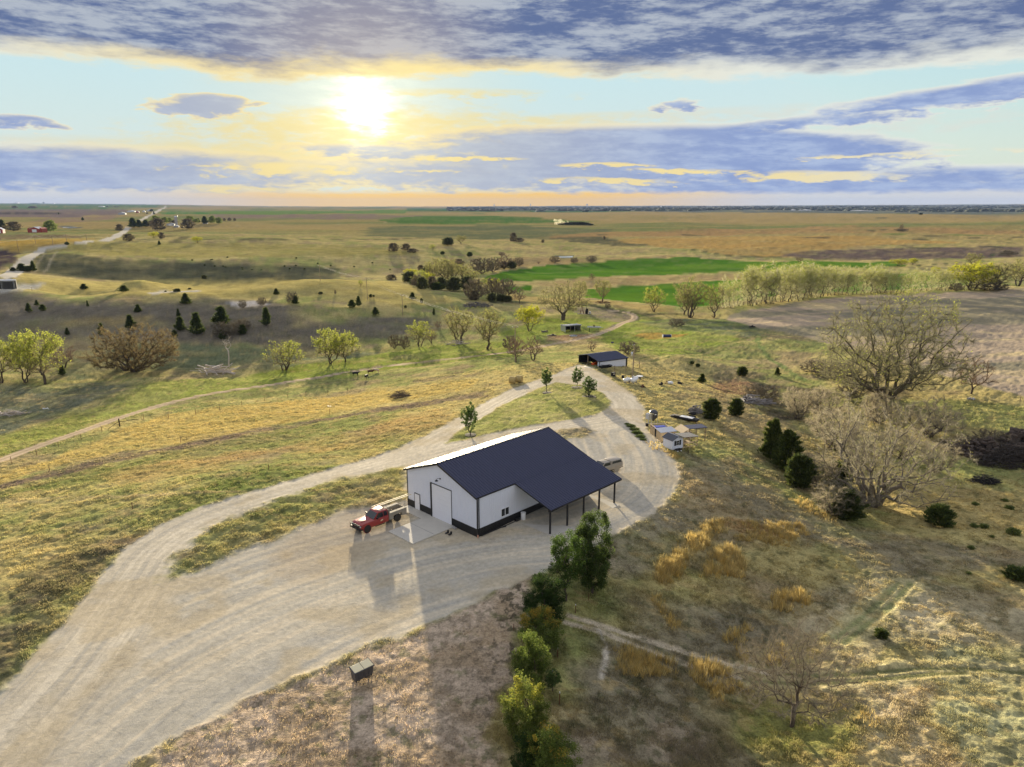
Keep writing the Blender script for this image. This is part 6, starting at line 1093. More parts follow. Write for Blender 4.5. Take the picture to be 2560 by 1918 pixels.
for fr, x, y, h, w, l in (('C', 160, 112, 14, 8, 'pale grain elevator on the skyline, leftmost of three'), ('C', 648, 110, 12, 12, 'grain elevator with square head on the skyline'), ('B', 2055, 115, 14, 8, 'grain elevator on the skyline above the green field')):
    p = at(fr, x, y + 6); a, b = mpp(p); W = w / K_ * b; H = h / K_ * a; t = thing('grain_elevator', l, 'grain elevator', p); m_ = MB(); [m_.lathe([(W * .22, -5), (W * .22, H * .8), (W * .1, H * .85)], 12, Matrix.Translation((i * W * .4, 0, 0))) for i in (-1, 0, 1)]; m_.build('silos', HG, t); MB().box(-W * .2, W * .2, -W * .2, W * .2, H * .8, H).build('headhouse', HG, t)
def silo():
    p = at('A', 1522, 283); a, b = mpp(p); r = 12 / K_ * b; h = 76 / K_ * a; t = thing('silo', 'tall grey concrete silo with domed cap in the farm grove', 'silo', p); MB().lathe([(r, -1), (r, h * .88)], 20).build('shaft', STONE, t); MB().lathe([(r * 1.04, h * .87), (r * .95, h * .93), (r * .6, h * .98), (.1, h)], 20).build('dome', GALV, t)
silo()
p = at('A', 1298, 98); a, b = mpp(p); MB_ = MB(); H = 100 / K_ * a
for i in range(3): an = i * 2.094; MB_.tube((2.2 * math.cos(an), 2.2 * math.sin(an), -4), (.9 * math.cos(an), .9 * math.sin(an), H), .5, .35, 4)
for k in range(20): z = H * k / 20; MB_.tube((2.0, 0, z), (-1, 1.6, z + H / 20), .3, None, 4)
o = MB_.build('radio_mast', GALV); o.location = p; tag(o, 'hair thin radio mast rising over the left skyline', 'mast')
def dust():
    p = at('C', 440, 285); a, b = mpp(p); M = bpy.data.materials.new('dust'); M.use_nodes = True; nt = M.node_tree; nt.nodes.remove(nt.nodes['Principled BSDF']); v = nt.nodes.new('ShaderNodeVolumePrincipled'); v.inputs['Color'].default_value = (.95, .9, .7, 1); v.inputs['Density'].default_value = .006; v.inputs['Anisotropy'].default_value = .5; nt.links.new(v.outputs[0], nt.nodes['Material Output'].inputs['Volume'])
    mb = MB()
    bm = bmesh.new()
    for x, z, r in ((-16, 5, 5), (-8, 9, 6), (2, 5, 4), (12, 7, 3), (-20, 12, 4)):
        r0 = bmesh.ops.create_icosphere(bm, subdivisions=2, radius=1.0); 
        for w_ in r0['verts']: w_.co = Vector((x + w_.co.x * r * 1.4, w_.co.y * 14, z + w_.co.z * r))
    me = bpy.data.meshes.new('dust_plume'); bm.to_mesh(me); bm.free(); me.materials.append(M); o = bpy.data.objects.new('dust_plume', me); COL.objects.link(o); o.location = p; o['kind'] = 'stuff'; o['label'] = 'sunlit yellow dust plume rising by the far dark grove'; o['category'] = 'dust'
dust()
# ---------------------------------------------------------------- cattle
def cow(fr, x, y, rz, col, label, patch=None, head=0.0):
    p = at(fr, x, y); me = bpy.data.meshes.new('cow'); V = []; E = []; Rr = []
    def ch(pts, root=None):
        last = root
        for q in pts:
            V.append(q[:3]); Rr.append(q[3]); k = len(V) - 1
            if last is not None: E.append((last, k))
            last = k
        return last
    ch([(-.75, 0, 1.08, .27)]); ch([(-.45, 0, 1.02, .36), (-.1, 0, .98, .40), (.3, 0, 1.0, .38), (.62, 0, 1.08, .31)], 0); sh = 4; ch([(.85, 0, 1.22 + head * .3, .20), (1.08, 0, 1.34 + head * .7, .155), (1.28, 0, 1.28 + head, .13), (1.50, 0, 1.12 + head, .085)], sh)
    nk = 6
    for s in (-1, 1): ch([(1.10, s * .20, 1.40 + head * .7, .035), (1.08, s * .30, 1.36 + head * .7, .03)], nk)
    for s in (-1, 1): ch([(.55, s * .20, .80, .15), (.56, s * .22, .52, .085), (.58, s * .22, .28, .055), (.60, s * .22, .04, .065)], sh); ch([(-.78, s * .20, .82, .18), (-.72, s * .22, .58, .10), (-.86, s * .22, .36, .06), (-.80, s * .22, .04, .065)], 0)
    ch([(-1.02, 0, 1.18, .05), (-1.10, 0, .85, .03), (-1.10, 0, .55, .045)], 0)
    me.from_pydata(V, E, []); o = bpy.data.objects.new('cow', me); COL.objects.link(o); sk = o.modifiers.new('skin', 'SKIN')
    for i, r in enumerate(Rr): me.skin_vertices[0].data[i].radius = (r, r); me.skin_vertices[0].data[i].use_root = (i == 0)
    o.modifiers.new('sub', 'SUBSURF').levels = 1; o.modifiers['sub'].render_levels = 1; dg = bpy.context.evaluated_depsgraph_get(); m2 = bpy.data.meshes.new_from_object(o.evaluated_get(dg)); o.modifiers.clear(); o.data = m2; m2.polygons.foreach_set('use_smooth', [True] * len(m2.polygons)); m2.materials.clear()
    m2.materials.append(mat('cow_' + col[0], col[1], .75, nz=.15, nsc=3)); o.location = p; o.rotation_euler = (0, 0, rz); tag(o, label, 'cow', 'cattle on the dirt track'); return o
cow('B', 862, 1588, -.1, ('black', (.012, .011, .012)), 'black cow standing broadside on the dirt track, leftmost'); cow('B', 953, 1615, -1.7, ('black', (.012, .011, .012)), 'black cow seen end on in the grass below the track'); cow('B', 992, 1572, .25, ('brown', (.085, .035, .022)), 'dark brown cow on the track beside the pale one'); cow('B', 1040, 1562, 2.6, ('cream', (.50, .38, .26)), 'cream coloured cow, rightmost on the track', head=-.3)
# ---------------------------------------------------------------- tree prototypes
for i in range(2): tree_mesh('bare%d' % i, 10 + i, 8, 8, 3200, .8, .05, BRN_, 0, .1, YG, n=150, shape='dome', stems=3 if i else 1, fork=.14)
for i in range(2): tree_mesh('brown%d' % i, 20 + i, 7, 9, 12000, .8, .05, (.20, .17, .115), 0, .1, YG, n=220, shape='dome', cb=.06, stems=5, fork=.04)
for i in range(3): tree_mesh('willow%d' % i, 30 + i, 12, 12, 4500, 1.0, .05, (.17, .15, .08), (3600, 5000, 2400)[i], .34, YG, n=240, shape='dome', cb=.18, stems=(2, 1, 4)[i], fork=(.10, .16, .05)[i], gap=.7, top=.25)
for i in range(3): tree_mesh('bud%d' % i, 40 + i, 15, 13, 7500, 1.1, .05, (.20, .18, .09), 2600, .30, BUD, n=260, shape='vase', cb=.15, stems=(4, 1, 3)[i], fork=.07, gap=.6, top=.3)
for i in range(6): tree_mesh('row%d' % i, 50 + i, 18, 7, 1900, 1.7, .04, (.50, .48, .30), 1300, .32, BUD + YG[:1], n=90, shape='tall', cb=.04, stems=(1, 2, 3, 1, 2, 3)[i], fork=.10, lean=((.25, 0), (.3, .05), (-.1, .1), (.2, -.1), (.4, .1), (.1, 0))[i], gap=.8, top=.25, pw=.2, thin=.025, r0=.2)
tree_mesh('yellow', 60, 11, 13, 3500, 1.0, .045, (.16, .14, .08), 7500, .34, YEL, n=240, shape='vase', cb=.06, stems=5, fork=.05, gap=.6, top=.2)
tree_mesh('hero_mid', 70, 17, 20, 14000, 1.2, .045, (.20, .18, .09), 3200, .28, BUD, n=480, shape='dome', cb=.22, fork=.17, r0=.85, gap=.5)
tree_mesh('hero_right', 71, 17, 26, 46000, 1.15, .028, (.19, .18, .11), 6000, .22, BUD + YG[:1], n=1250, shape='dome', cb=.10, stems=5, fork=.08, r0=.62, top=.8, gap=.7, wig=1.1)
tree_mesh('hero_bare', 72, 13, 23, 17000, .85, .018, (.36, .33, .235), 2800, .14, BUD, bark=mat('grey_bark', (.15, .125, .10), .9, nz=.3, nsc=3, bump=.4, bsc=9, spec=.2), n=850, shape='dome', cb=.05, stems=4, fork=.10, arch=.22, r0=.72, gap=.85, wig=1.3, thin=.03)
tree_mesh('front', 73, 9, 12, 30000, .55, .014, (.27, .235, .17), 0, .1, YG, n=620, shape='dome', cb=.2, fork=.22, r0=.20, gap=.5, wig=1.0, thin=.012, tip=.007)
for i in range(2): tree_mesh('pale%d' % i, 80 + i, 7, 9, 12000, .8, .02, (.36, .315, .22), 700, .12, BUD, bark=BARK, n=330, shape='vase', cb=.05, stems=6, fork=.05, thin=.02, gap=.6)
tree_mesh('bigbrown', 90, 15, 29, 42000, 1.0, .06, (.165, .125, .065), 9000, .24, [(.22, .19, .08), (.17, .15, .06), (.24, .22, .09)], n=900, shape='dome', cb=.04, fork=.06, r0=.8, stems=4, gap=.3)
tree_mesh('dead', 91, 12, 5, 60, .8, .05, (.46, .40, .33), 0, .1, YG, bark=mat('dead_bark', (.50, .44, .37), .85, nz=.2), n=26, shape='tall', cb=.45, fork=.4, r0=.26, wig=1.3, tip=.03)
for i in range(5): cedar_mesh('cedar%d' % i, 100 + i, 5, 3.4 + .3 * (i % 2), 2200, .55, 1.0)
for i in range(3): cedar_mesh('round%d' % i, 160 + i, 5, 4.4, 2000, .75, .4, [(.12, .135, .055), (.09, .105, .045), (.17, .175, .075)])
for i in range(2): cedar_mesh('juniper%d' % i, 104 + i, 5, 4, 7500, .40, .4, [(.065, .085, .024), (.045, .065, .02), (.10, .12, .03)])
for i, cc_ in enumerate(([(.16, .21, .05), (.12, .17, .045), (.22, .26, .07)], [(.13, .11, .07), (.17, .14, .09), (.10, .09, .06)])): cedar_mesh('far%d' % i, 140 + i, 6, 8, 1500, .8, .3, cc_)
cedar_mesh('bigcedar', 108, 7, 5.2, 9000, .42, .75, [(.07, .095, .022), (.05, .07, .018), (.12, .14, .03)]); cedar_mesh('lowcedar', 108, 3, 4, 2600, .5, .5); cedar_mesh('weed', 109, 1.2, 2, 1600, .28, .3, [(.16, .21, .06), (.12, .16, .045), (.22, .25, .08)])
for i in range(3): leafy_mesh('pine%d' % i, 110 + i, 4.5, 2.6, 5200, .16, [(.10, .16, .045), (.15, .20, .06), (.07, .12, .035)], low=.20, nc=150, cr=.055)
LFC = [(.11, .155, .03), (.15, .20, .04), (.08, .12, .028), (.20, .235, .055)]
for i, (n, tips, cols) in enumerate(((16000, None, [(.075, .115, .03), (.055, .085, .022), (.11, .155, .04)]), (11000, None, [(.09, .15, .03), (.07, .115, .024), (.05, .085, .02)]), (12000, None, [(.035, .065, .018), (.05, .085, .02)]), (11000, [(.42, .26, .04), (.36, .30, .05)], LFC), (13000, None, LFC), (13000, [(.34, .33, .05)], [(.17, .21, .045), (.13, .17, .035), (.22, .25, .06)]), (12000, [(.46, .30, .05), (.38, .34, .05)], [(.16, .21, .045), (.20, .24, .055), (.11, .16, .035)]))):
    leafy_mesh('leafy%d' % i, 120 + i, 8.5, 5, int(n * (1.7 if i == 1 else 2.2)), .145, cols, tips, low=.20 if i == 1 else .04, nc=150 if i == 1 else 190, cr=.062)
ORD = orde + ['twenty-%s' % o for o in orde[:9]] + ['thirtieth'] + ['thirty-%s' % o for o in orde[:9]] + ['fortieth'] + ['forty-%s' % o for o in orde[:9]] + ['fiftieth'] + ['fifty-%s' % o for o in orde[:9]] + ['sixtieth'] + ['sixty-%s' % o for o in orde[:9]]
def T(key, fr, x, y, hz, wz, label, name='bare_tree', cat='tree', group=None, rz=None):
    p = at(fr, x, y); a, b = mpp(p); k = FR[fr][2]; H = hz / k * a; W = wz / k * b; p.z -= .15; return put_tree(key, p, H, W, label, name, cat, group, rz)
# young trees on the loop island
T('pine0', 'F', 1850, 442, 290, 165, 'young tree on the grass between the drive and the workshop roof', 'young_tree', group='young trees in the drive loop'); T('pine1', 'G', 297, 72, 215, 110, 'young tree nearest the hay bales inside the drive loop', 'young_tree', group='young trees in the drive loop'); T('pine2', 'G', 560, 24, 178, 105, 'farthest young tree at the top of the drive loop', 'young_tree', group='young trees in the drive loop'); T('pine0', 'G', 662, 112, 185, 140, 'darkest young tree on the right side of the drive loop', 'young_tree', group='young trees in the drive loop')
for i, q in enumerate((('F', 1850, 440, 1.1), ('G', 305, 76, 1.1), ('G', 560, 30, 1.3), ('G', 665, 112, 1.6))):
    p = at(*q[:3]); r = q[3]; m_ = MB(); m_.lathe([(r, -.1), (r * .9, .05), (.2, .12), (.02, .12)], 18); o = m_.build('mulch_ring', mat('mulch', (.06, .05, .03), .95, nz=.4, nsc=6, bump=.6)); o.location = p; tag(o, ('dark mulch ring under the young tree behind the workshop', 'dark mulch ring under the young tree nearest the bales', 'dark mulch ring under the farthest loop tree', 'dark mulch ring under the darkest loop tree')[i], 'mulch ring', 'mulch rings in the drive loop')
# windbreak beside the yard
WB = 'windbreak trees beside the gravel yard'
for key, fr, x, y, h, w, l in (('leafy0', 'K', 690, 150, 700, 385, 'biggest and darkest windbreak tree, right of the patio corner'), ('leafy1', 'K', 470, 215, 620, 330, 'airy mid green windbreak tree with a bare lower trunk'), ('leafy2', 'K', 290, 420, 460, 360, 'almost black round windbreak tree'), ('leafy3', 'K', 250, 640, 360, 390, 'windbreak tree with orange tips just below the black one'), ('leafy4', 'K', 160, 1010, 560, 330, 'mid green windbreak tree in the middle of the lower row'), ('leafy5', 'K', 110, 1480, 620, 420, 'tall yellow green windbreak tree left of the nearest one'), ('leafy6', 'K', 330, 1800, 500, 480, 'nearest windbreak tree at the bottom edge with orange shoots')): T(key, fr, x, y, h, w * 1.06, l, 'windbreak_tree', group=WB)
T('leafy2', 'K', 150, 1760, 420, 330, 'dark windbreak tree at the bottom edge behind the nearest one', 'windbreak_tree', group=WB); T('pine1', 'K', 350, 1000, 190, 170, 'small sprig shrub on the right side of the lower windbreak', 'shrub', 'shrub')
# right hand draw
T('hero_right', 'H', 1000, 118, 860, 1330, 'great spreading cottonwood with yellow green top before the ploughed field', 'cottonwood_tree'); T('hero_bare', 'H', 890, 1040, 880, 1350, 'huge spreading bare tree with arching grey limbs in the draw', 'bare_tree'); T('front', 'L', 205, 1300, 830, 1130, 'leafless small tree nearest the camera at lower right', 'bare_tree', rz=1.2); T('bare0', 'H', 1755, 85, 310, 330, 'small bare tree right of the great cottonwood', 'bare_tree')
for key, x, y, h, w, l in (('pale0', 250, 300, 270, 330, 'pale twiggy shrub at the left end of the draw thicket'), ('pale1', 470, 330, 310, 420, 'pale bushy tree just left of the cottonwood trunks'), ('pale0', 560, 560, 360, 560, 'yellowish pale bush tree left of the bare tree crown'), ('pale1', 950, 330, 260, 420, 'straw coloured shrub directly below the cottonwood trunks'), ('pale0', 1380, 460, 330, 600, 'pale grey bushy tree behind the bare tree on the right'), ('pale1', 1440, 760, 260, 420, 'straw coloured bush right of the bare tree trunk'), ('pale0', 400, 880, 270, 430, 'greenish twiggy shrub behind the left junipers of the draw'), ('pale1', 560, 1130, 260, 520, 'grey twiggy bush low on the left side of the bare tree'), ('pale0', 1150, 640, 250, 480, 'pale shrub mass seen through the bare tree limbs'), ('pale1', 760, 700, 300, 480, 'grey bush between the bare tree limbs')): T(key, 'H', x, y, h, w, l, 'shrub', 'shrub', 'pale shrubs filling the draw')
for key, x, y, h, w, l in (('bigcedar', 20, 655, 330, 200, 'tall juniper at the left end of the draw'), ('bigcedar', 170, 745, 320, 270, 'broad juniper second from left in the draw'), ('juniper0', 270, 890, 260, 220, 'dark juniper half covered by bare twigs left of the bare tree'), ('juniper1', 690, 1165, 230, 250, 'black round juniper under the trunk of the bare tree'), ('juniper0', 580, 880, 200, 240, 'dark juniper behind the left limbs of the bare tree'), ('lowcedar', 1478, 1215, 155, 215, 'low spreading juniper alone right of the bare tree')): T(key, 'H', x, y, h, w, l, 'juniper', group='junipers around the draw')
for key, fr, x, y, h, w, l in (('juniper0', 'G', 1718, 305, 172, 140, 'rounded juniper between the log pile and the path'), ('juniper1', 'G', 1930, 270, 140, 120, 'rounded juniper beside the long heap of tree trunks'), ('cedar0', 'C', 1635, 1645, 75, 70, 'small juniper on the gully edge right of the scrap row'), ('juniper0', 'C', 1985, 1582, 72, 90, 'small round juniper on the rusty bank'), ('cedar1', 'D', 80, 1580, 62, 60, 'small juniper at the edge of the green ditch'), ('lowcedar', 'C', 1550, 1482, 26, 40, 'tiny juniper on the shaded slope, left of two'), ('lowcedar', 'C', 1605, 1506, 26, 36, 'tiny juniper on the shaded slope, right of two'), ('lowcedar', 'L', 980, 528, 60, 110, 'tiny dark juniper on the sunlit knoll at lower right'), ('lowcedar', 'L', 2140, 30, 90, 200, 'dark low juniper cut by the right edge')): T(key, fr, x, y, h, w, l, 'juniper', group='small junipers on the right')
for i, (x, y, w) in enumerate(((2120, 1300, 130), (1780, 1235, 80), (1862, 1240, 90), (2080, 1080, 90), (2040, 1015, 70), (1750, 1420, 70), (1930, 1320, 50), (2140, 1640, 110), (1730, 1640, 60), (1790, 1045, 70))): T('weed', 'H', x, y, w * .38, w * .8, f'green weed clump on the right hand pasture, {ORD[i]} of ten', 'weed_clump', 'weed', 'green weed clumps on the right pasture')
for i, (x, y, w) in enumerate(((140, 880, 190), (215, 945, 210), (280, 1020, 220), (330, 1095, 200), (390, 1150, 150), (70, 830, 130))): T('weed', 'V', x, y, w * .22, w, f'green weed clump on the gravel edge beside the kennel, {ORD[i]} of six', 'weed_clump', 'weed', 'green weeds beside the kennel')
for key, fr, x, y, h, w, l in (('brown0', 'G', 2150, 140, 150, 330, 'reddish thicket behind the heap of tree trunks'), ('brown1', 'H', 700, 130, 130, 240, 'olive brown thicket left of the cottonwood trunks'), ('brown0', 'D', 420, 1560, 110, 300, 'brown thicket on the ditch bank left of the cottonwood'), ('brown1', 'D', 620, 1600, 130, 330, 'brown thicket touching the left limbs of the cottonwood'), ('brown0', 'H', 1900, 560, 160, 420, 'dark bare thicket before the black brush heap')): T(key, fr, x, y, h, w, l, 'thicket', 'shrub', 'brown thickets of the draw')
# the cottonwood belt along the ploughed field
BL = np.array([(1650, 1062), (1800, 1030), (1950, 1000), (2100, 985), (2209, 972), (2340, 958), (2500, 940), (2700, 912), (2900, 892), (3100, 884), (3350, 880), (3600, 866), (3800, 856), (3950, 850), (4080, 845)]); HTX = [(1650, 300), (1900, 320), (2209, 345), (2500, 320), (2700, 280), (2900, 260), (3150, 240), (3400, 215), (3700, 190), (4080, 170)]
rg = random.Random(5); xs = []; x = 1830.0
while x < 4080: xs.append(x); x += rg.uniform(19, 38)
for i, x in enumerate(xs):
    y = np.interp(x, BL[:, 0], BL[:, 1]) - rg.uniform(0, 14); h = np.interp(x, [q[0] for q in HTX], [q[1] for q in HTX]) * rg.uniform(.72, 1.08)
    T('row%d' % rg.randrange(6), 'C', x, y, h, h * rg.uniform(.34, .56), 'slender half leafed cottonwood in the dense belt above the ploughed field', 'cottonwood_tree', group='cottonwood belt above the ploughed field')
for i in range(20):
    x = rg.uniform(1900, 3400); y = np.interp(x, BL[:, 0], BL[:, 1]) - rg.uniform(18, 60); h = np.interp(x, [q[0] for q in HTX], [q[1] for q in HTX]) * rg.uniform(.7, 1.0)
    T('row%d' % rg.randrange(6), 'C', x, y, h, h * rg.uniform(.5, .7), 'slender half leafed cottonwood in the dense belt above the ploughed field', 'cottonwood_tree', group='cottonwood belt above the ploughed field')
CW = 'budding trees along the creek'
for key, fr, x, y, h, w, l in (('hero_mid', 'C', 440, 1105, 350, 440, 'big round crowned cottonwood beside the pump jack'), ('yellow', 'C', 155, 1198, 215, 270, 'bright yellow green willow left of the livestock shelter'), ('bare0', 'C', 65, 962, 140, 130, 'small flat topped tree on the creek bank left of the big cottonwood'), ('bud0', 'C', 590, 938, 175, 160, 'leaning yellow green tree behind the big cottonwood'), ('bud1', 'C', 780, 948, 195, 180, 'budding tree at the edge of the lower green field'), ('bare0', 'C', 690, 762, 62, 70, 'small bare tree between the two green fields'), ('willow0', 'C', 1225, 1032, 215, 210, 'bright green leaning tree beside the creek'), ('bud2', 'C', 1540, 1082, 335, 350, 'vase shaped half leafed tree at the left end of the belt'), ('bud0', 'C', 1735, 1082, 285, 250, 'forked half leafed tree at the start of the belt'), ('bud1', 'C', 1485, 1062, 240, 210, 'slimmer tree behind the vase shaped one'), ('bare1', 'C', 690, 1372, 90, 100, 'sparse sapling behind the shed'), ('brown0', 'C', 1000, 1398, 120, 195, 'round bare shrub behind the right end of the shed'), ('brown1', 'C', 1420, 1160, 70, 150, 'reddish low shrub in the creek pasture'), ('brown0', 'C', 825, 1002, 42, 60, 'tiny brown shrub on the creek bank'), ('yellow', 'D', 1760, 850, 240, 420, 'yellow green bush near the right end of the belt'), ('bud0', 'D', 1960, 845, 230, 440, 'dense leaning bush mass at the right end of the belt'), ('bud2', 'D', 2160, 808, 220, 300, 'tall bush at the far right end of the belt'), ('brown0', 'D', 1900, 848, 90, 330, 'low dark thicket at the foot of the right bush mass'), ('brown1', 'D', 1620, 858, 80, 120, 'small dark shrub at the foot of the belt'), ('yellow', 'D', 1130, 640, 60, 170, 'bright green treetop beyond the belt, left one'), ('yellow', 'D', 1250, 632, 62, 90, 'bright green treetop beyond the belt, right one'), ('bud1', 'D', 1765, 640, 115, 165, 'round budding tree before the shadowed slope'), ('yellow', 'D', 1440, 712, 68, 80, 'small golden tree beyond the belt'), ('bare1', 'D', 270, 606, 52, 90, 'pale bare treetop behind the belt'), ('brown0', 'D', 2080, 545, 45, 140, 'dark shrub on the slope at the right edge'), ('bare1', 'D', 1150, 330, 60, 45, 'lonely thin tree on the far right plain'), ('brown1', 'D', 1150, 338, 25, 120, 'low shrubs around the lonely thin tree'), ('lowcedar', 'D', 1318, 198, 16, 30, 'tiny dark tree at the far edge of the plain')): T(key, fr, x, y, h, w, l, group=CW if key[:3] in ('bud', 'wil', 'yel') else None)
# hillside and valley on the left
for key, fr, x, y, h, w, l in (('bigbrown', 'A', 1165, 1545, 405, 780, 'giant round brown tree at the foot of the hillside'), ('willow1', 'A', 390, 1655, 460, 400, 'bright yellow green tree with forked dark trunk near the left edge'), ('willow0', 'A', 235, 1645, 420, 330, 'bright green tree left of the forked one'), ('willow2', 'A', 15, 1645, 390, 260, 'yellow green tree cut by the left edge'), ('bare1', 'A', 548, 1530, 210, 270, 'leafless small tree right of the bright green trees'), ('dead', 'A', 1975, 1505, 290, 110, 'bleached dead tree standing bare on the hillside foot'), ('brown0', 'A', 1960, 1240, 130, 270, 'dark bare thicket between hillside junipers'), ('brown1', 'A', 2090, 1190, 100, 160, 'dark bare thicket at the right of the juniper group'), ('brown0', 'A', 2095, 1000, 75, 80, 'small dark shrub on the pale outcrop'), ('willow2', 'B', 250, 1545, 265, 340, 'multi stemmed brownish willow at the foot of the hill'), ('willow0', 'B', 655, 1492, 310, 330, 'broad willow with yellow green edges, left of the cattle'), ('willow1', 'B', 770, 1475, 270, 260, 'darker right half of the willow pair above the cattle'), ('brown1', 'B', 1195, 1352, 130, 110, 'small pale green shrub on the dry creek line'), ('brown0', 'B', 1280, 1352, 120, 100, 'brown sapling clump on the dry creek line'), ('willow0', 'B', 1415, 1332, 215, 250, 'yellow green single trunk tree mid valley'), ('bare1', 'B', 1515, 1302, 120, 110, 'bare shrub right of the single trunk tree'), ('bud2', 'B', 1750, 1312, 310, 330, 'white trunked cottonwood with yellow top in the valley'), ('bud0', 'B', 2010, 1362, 350, 330, 'tall budding tree right of the white trunked one'), ('brown1', 'B', 2195, 1362, 130, 150, 'round bare shrub at the foot of the tall budding tree'), ('bare0', 'B', 1570, 1186, 76, 70, 'tiny bare tree on the dark slope under the wires'), ('brown0', 'B', 315, 962, 110, 120, 'dark bare shrub at the right end of the pale outcrop'), ('brown1', 'B', 50, 982, 80, 80, 'dark bare shrub on the pale outcrop'), ('willow0', 'B', 905, 812, 55, 50, 'small green tree on the ridge above the pole'), ('brown0', 'B', 685, 880, 40, 22, 'tiny brown sapling in the golden pasture'), ('bare0', 'C', 35, 1462, 215, 190, 'left one of two round bare trees beside the pole'), ('bare1', 'C', 182, 1450, 215, 200, 'right one of two round bare trees beside the track')): T(key, fr, x, y, h, w, l)
cd = [(250, 1035, 72, 50), (320, 980, 46, 40), (367, 1025, 52, 55), (728, 840, 46, 65), (1065, 862, 52, 80), (758, 990, 50, 24), (1188, 1040, 66, 60), (1525, 865, 30, 55), (1607, 968, 86, 95), (1540, 1078, 66, 38), (1555, 1196, 112, 85), (1697, 1236, 178, 125), (1905, 1148, 148, 130), (1130, 1180, 110, 90), (878, 1235, 95, 48), (582, 1232, 56, 42), (1507, 1252, 56, 50), (1918, 1272, 72, 62), (2090, 1232, 82, 72), (540, 1580, 80, 62), (2385, 886, 50, 55), (2764, 882, 22, 35), (2550, 968, 70, 55), (2300, 1156, 145, 88), (3040, 1002, 66, 65), (3092, 985, 80, 50), (3242, 1062, 64, 70), (3197, 908, 26, 26), (3224, 905, 18, 18), (3558, 928, 58, 62), (3638, 962, 42, 22), (3744, 1062, 56, 24), (3498, 1000, 22, 22), (1635, 838, 12, 25), (1430, 862, 12, 18), (1765, 750, 32, 40)]
cd.sort(key=lambda q: q[0])
for i, (x, y, h, w) in enumerate(cd):
    sz = 'tall dark' if h > 100 else ('medium' if h > 60 else ('small' if h > 40 else 'tiny')); T(('cedar%d' % (i % 5)) if h > 44 else 'round%d' % (i % 3), 'A', x, y, h, w * 1.05, f'{sz} juniper on the left hillside, {ORD[i]} counted from the left edge', 'juniper', group='junipers scattered on the left hillside')
cc = [('cedar0', 1170, 762, 48, 90), ('cedar1', 1320, 785, 90, 110), ('cedar2', 1440, 842, 100, 90), ('cedar0', 1520, 842, 105, 90), ('cedar1', 1600, 840, 95, 90), ('cedar2', 1700, 856, 110, 130), ('cedar0', 1825, 858, 120, 110), ('cedar1', 1740, 645, 62, 110), ('cedar2', 1425, 682, 48, 60), ('cedar0', 1480, 700, 60, 60), ('cedar1', 2135, 660, 58, 80), ('cedar2', 2205, 662, 60, 80), ('cedar0', 2030, 942, 64, 80), ('cedar1', 2110, 942, 54, 80), ('cedar2', 2170, 946, 48, 70), ('cedar0', 1880, 935, 80, 90), ('cedar1', 1655, 462, 64, 95), ('lowcedar', 1610, 540, 26, 36), ('lowcedar', 1842, 557, 36, 46), ('lowcedar', 1560, 846, 60, 120), ('lowcedar', 1380, 800, 50, 110)]
for i, (k, x, y, h, w) in enumerate(sorted(cc, key=lambda q: q[1])): T(('round' + k[-1] if i % 3 else 'far1') if k[:5] == 'cedar' else k, 'B', x, y, h, w, f'dark bushy evergreen or thicket in the mid creek grove, {ORD[i]} counted from the left', 'juniper', group='junipers of the mid creek grove')
cg = [('bud0', 1530, 770, 150, 190), ('bud2', 1680, 800, 170, 200), ('willow0', 1420, 800, 110, 150), ('bud0', 1860, 800, 110, 170), ('bud1', 1960, 880, 120, 170), ('bud1', 1620, 790, 195, 290), ('yellow', 1335, 745, 72, 120), ('yellow', 1490, 800, 90, 120), ('brown0', 1390, 815, 95, 110), ('bud2', 1790, 760, 120, 200), ('brown1', 1950, 705, 125, 210), ('brown0', 2045, 692, 118, 130), ('bare1', 2140, 662, 115, 150), ('brown1', 1890, 935, 170, 190), ('brown0', 2060, 912, 160, 170), ('brown1', 2165, 912, 150, 150), ('yellow', 2050, 850, 90, 150), ('bare0', 1700, 700, 110, 140), ('brown0', 2270, 640, 70, 90)]
for i, (k, x, y, h, w) in enumerate(sorted(cg, key=lambda q: q[1])): T(k, 'B', x, y, h * 1.15, w * 1.1, f'bare or budding grove tree by the upper green field, {ORD[i]} counted from the left', 'grove_tree', group='bare and budding trees of the mid creek grove')
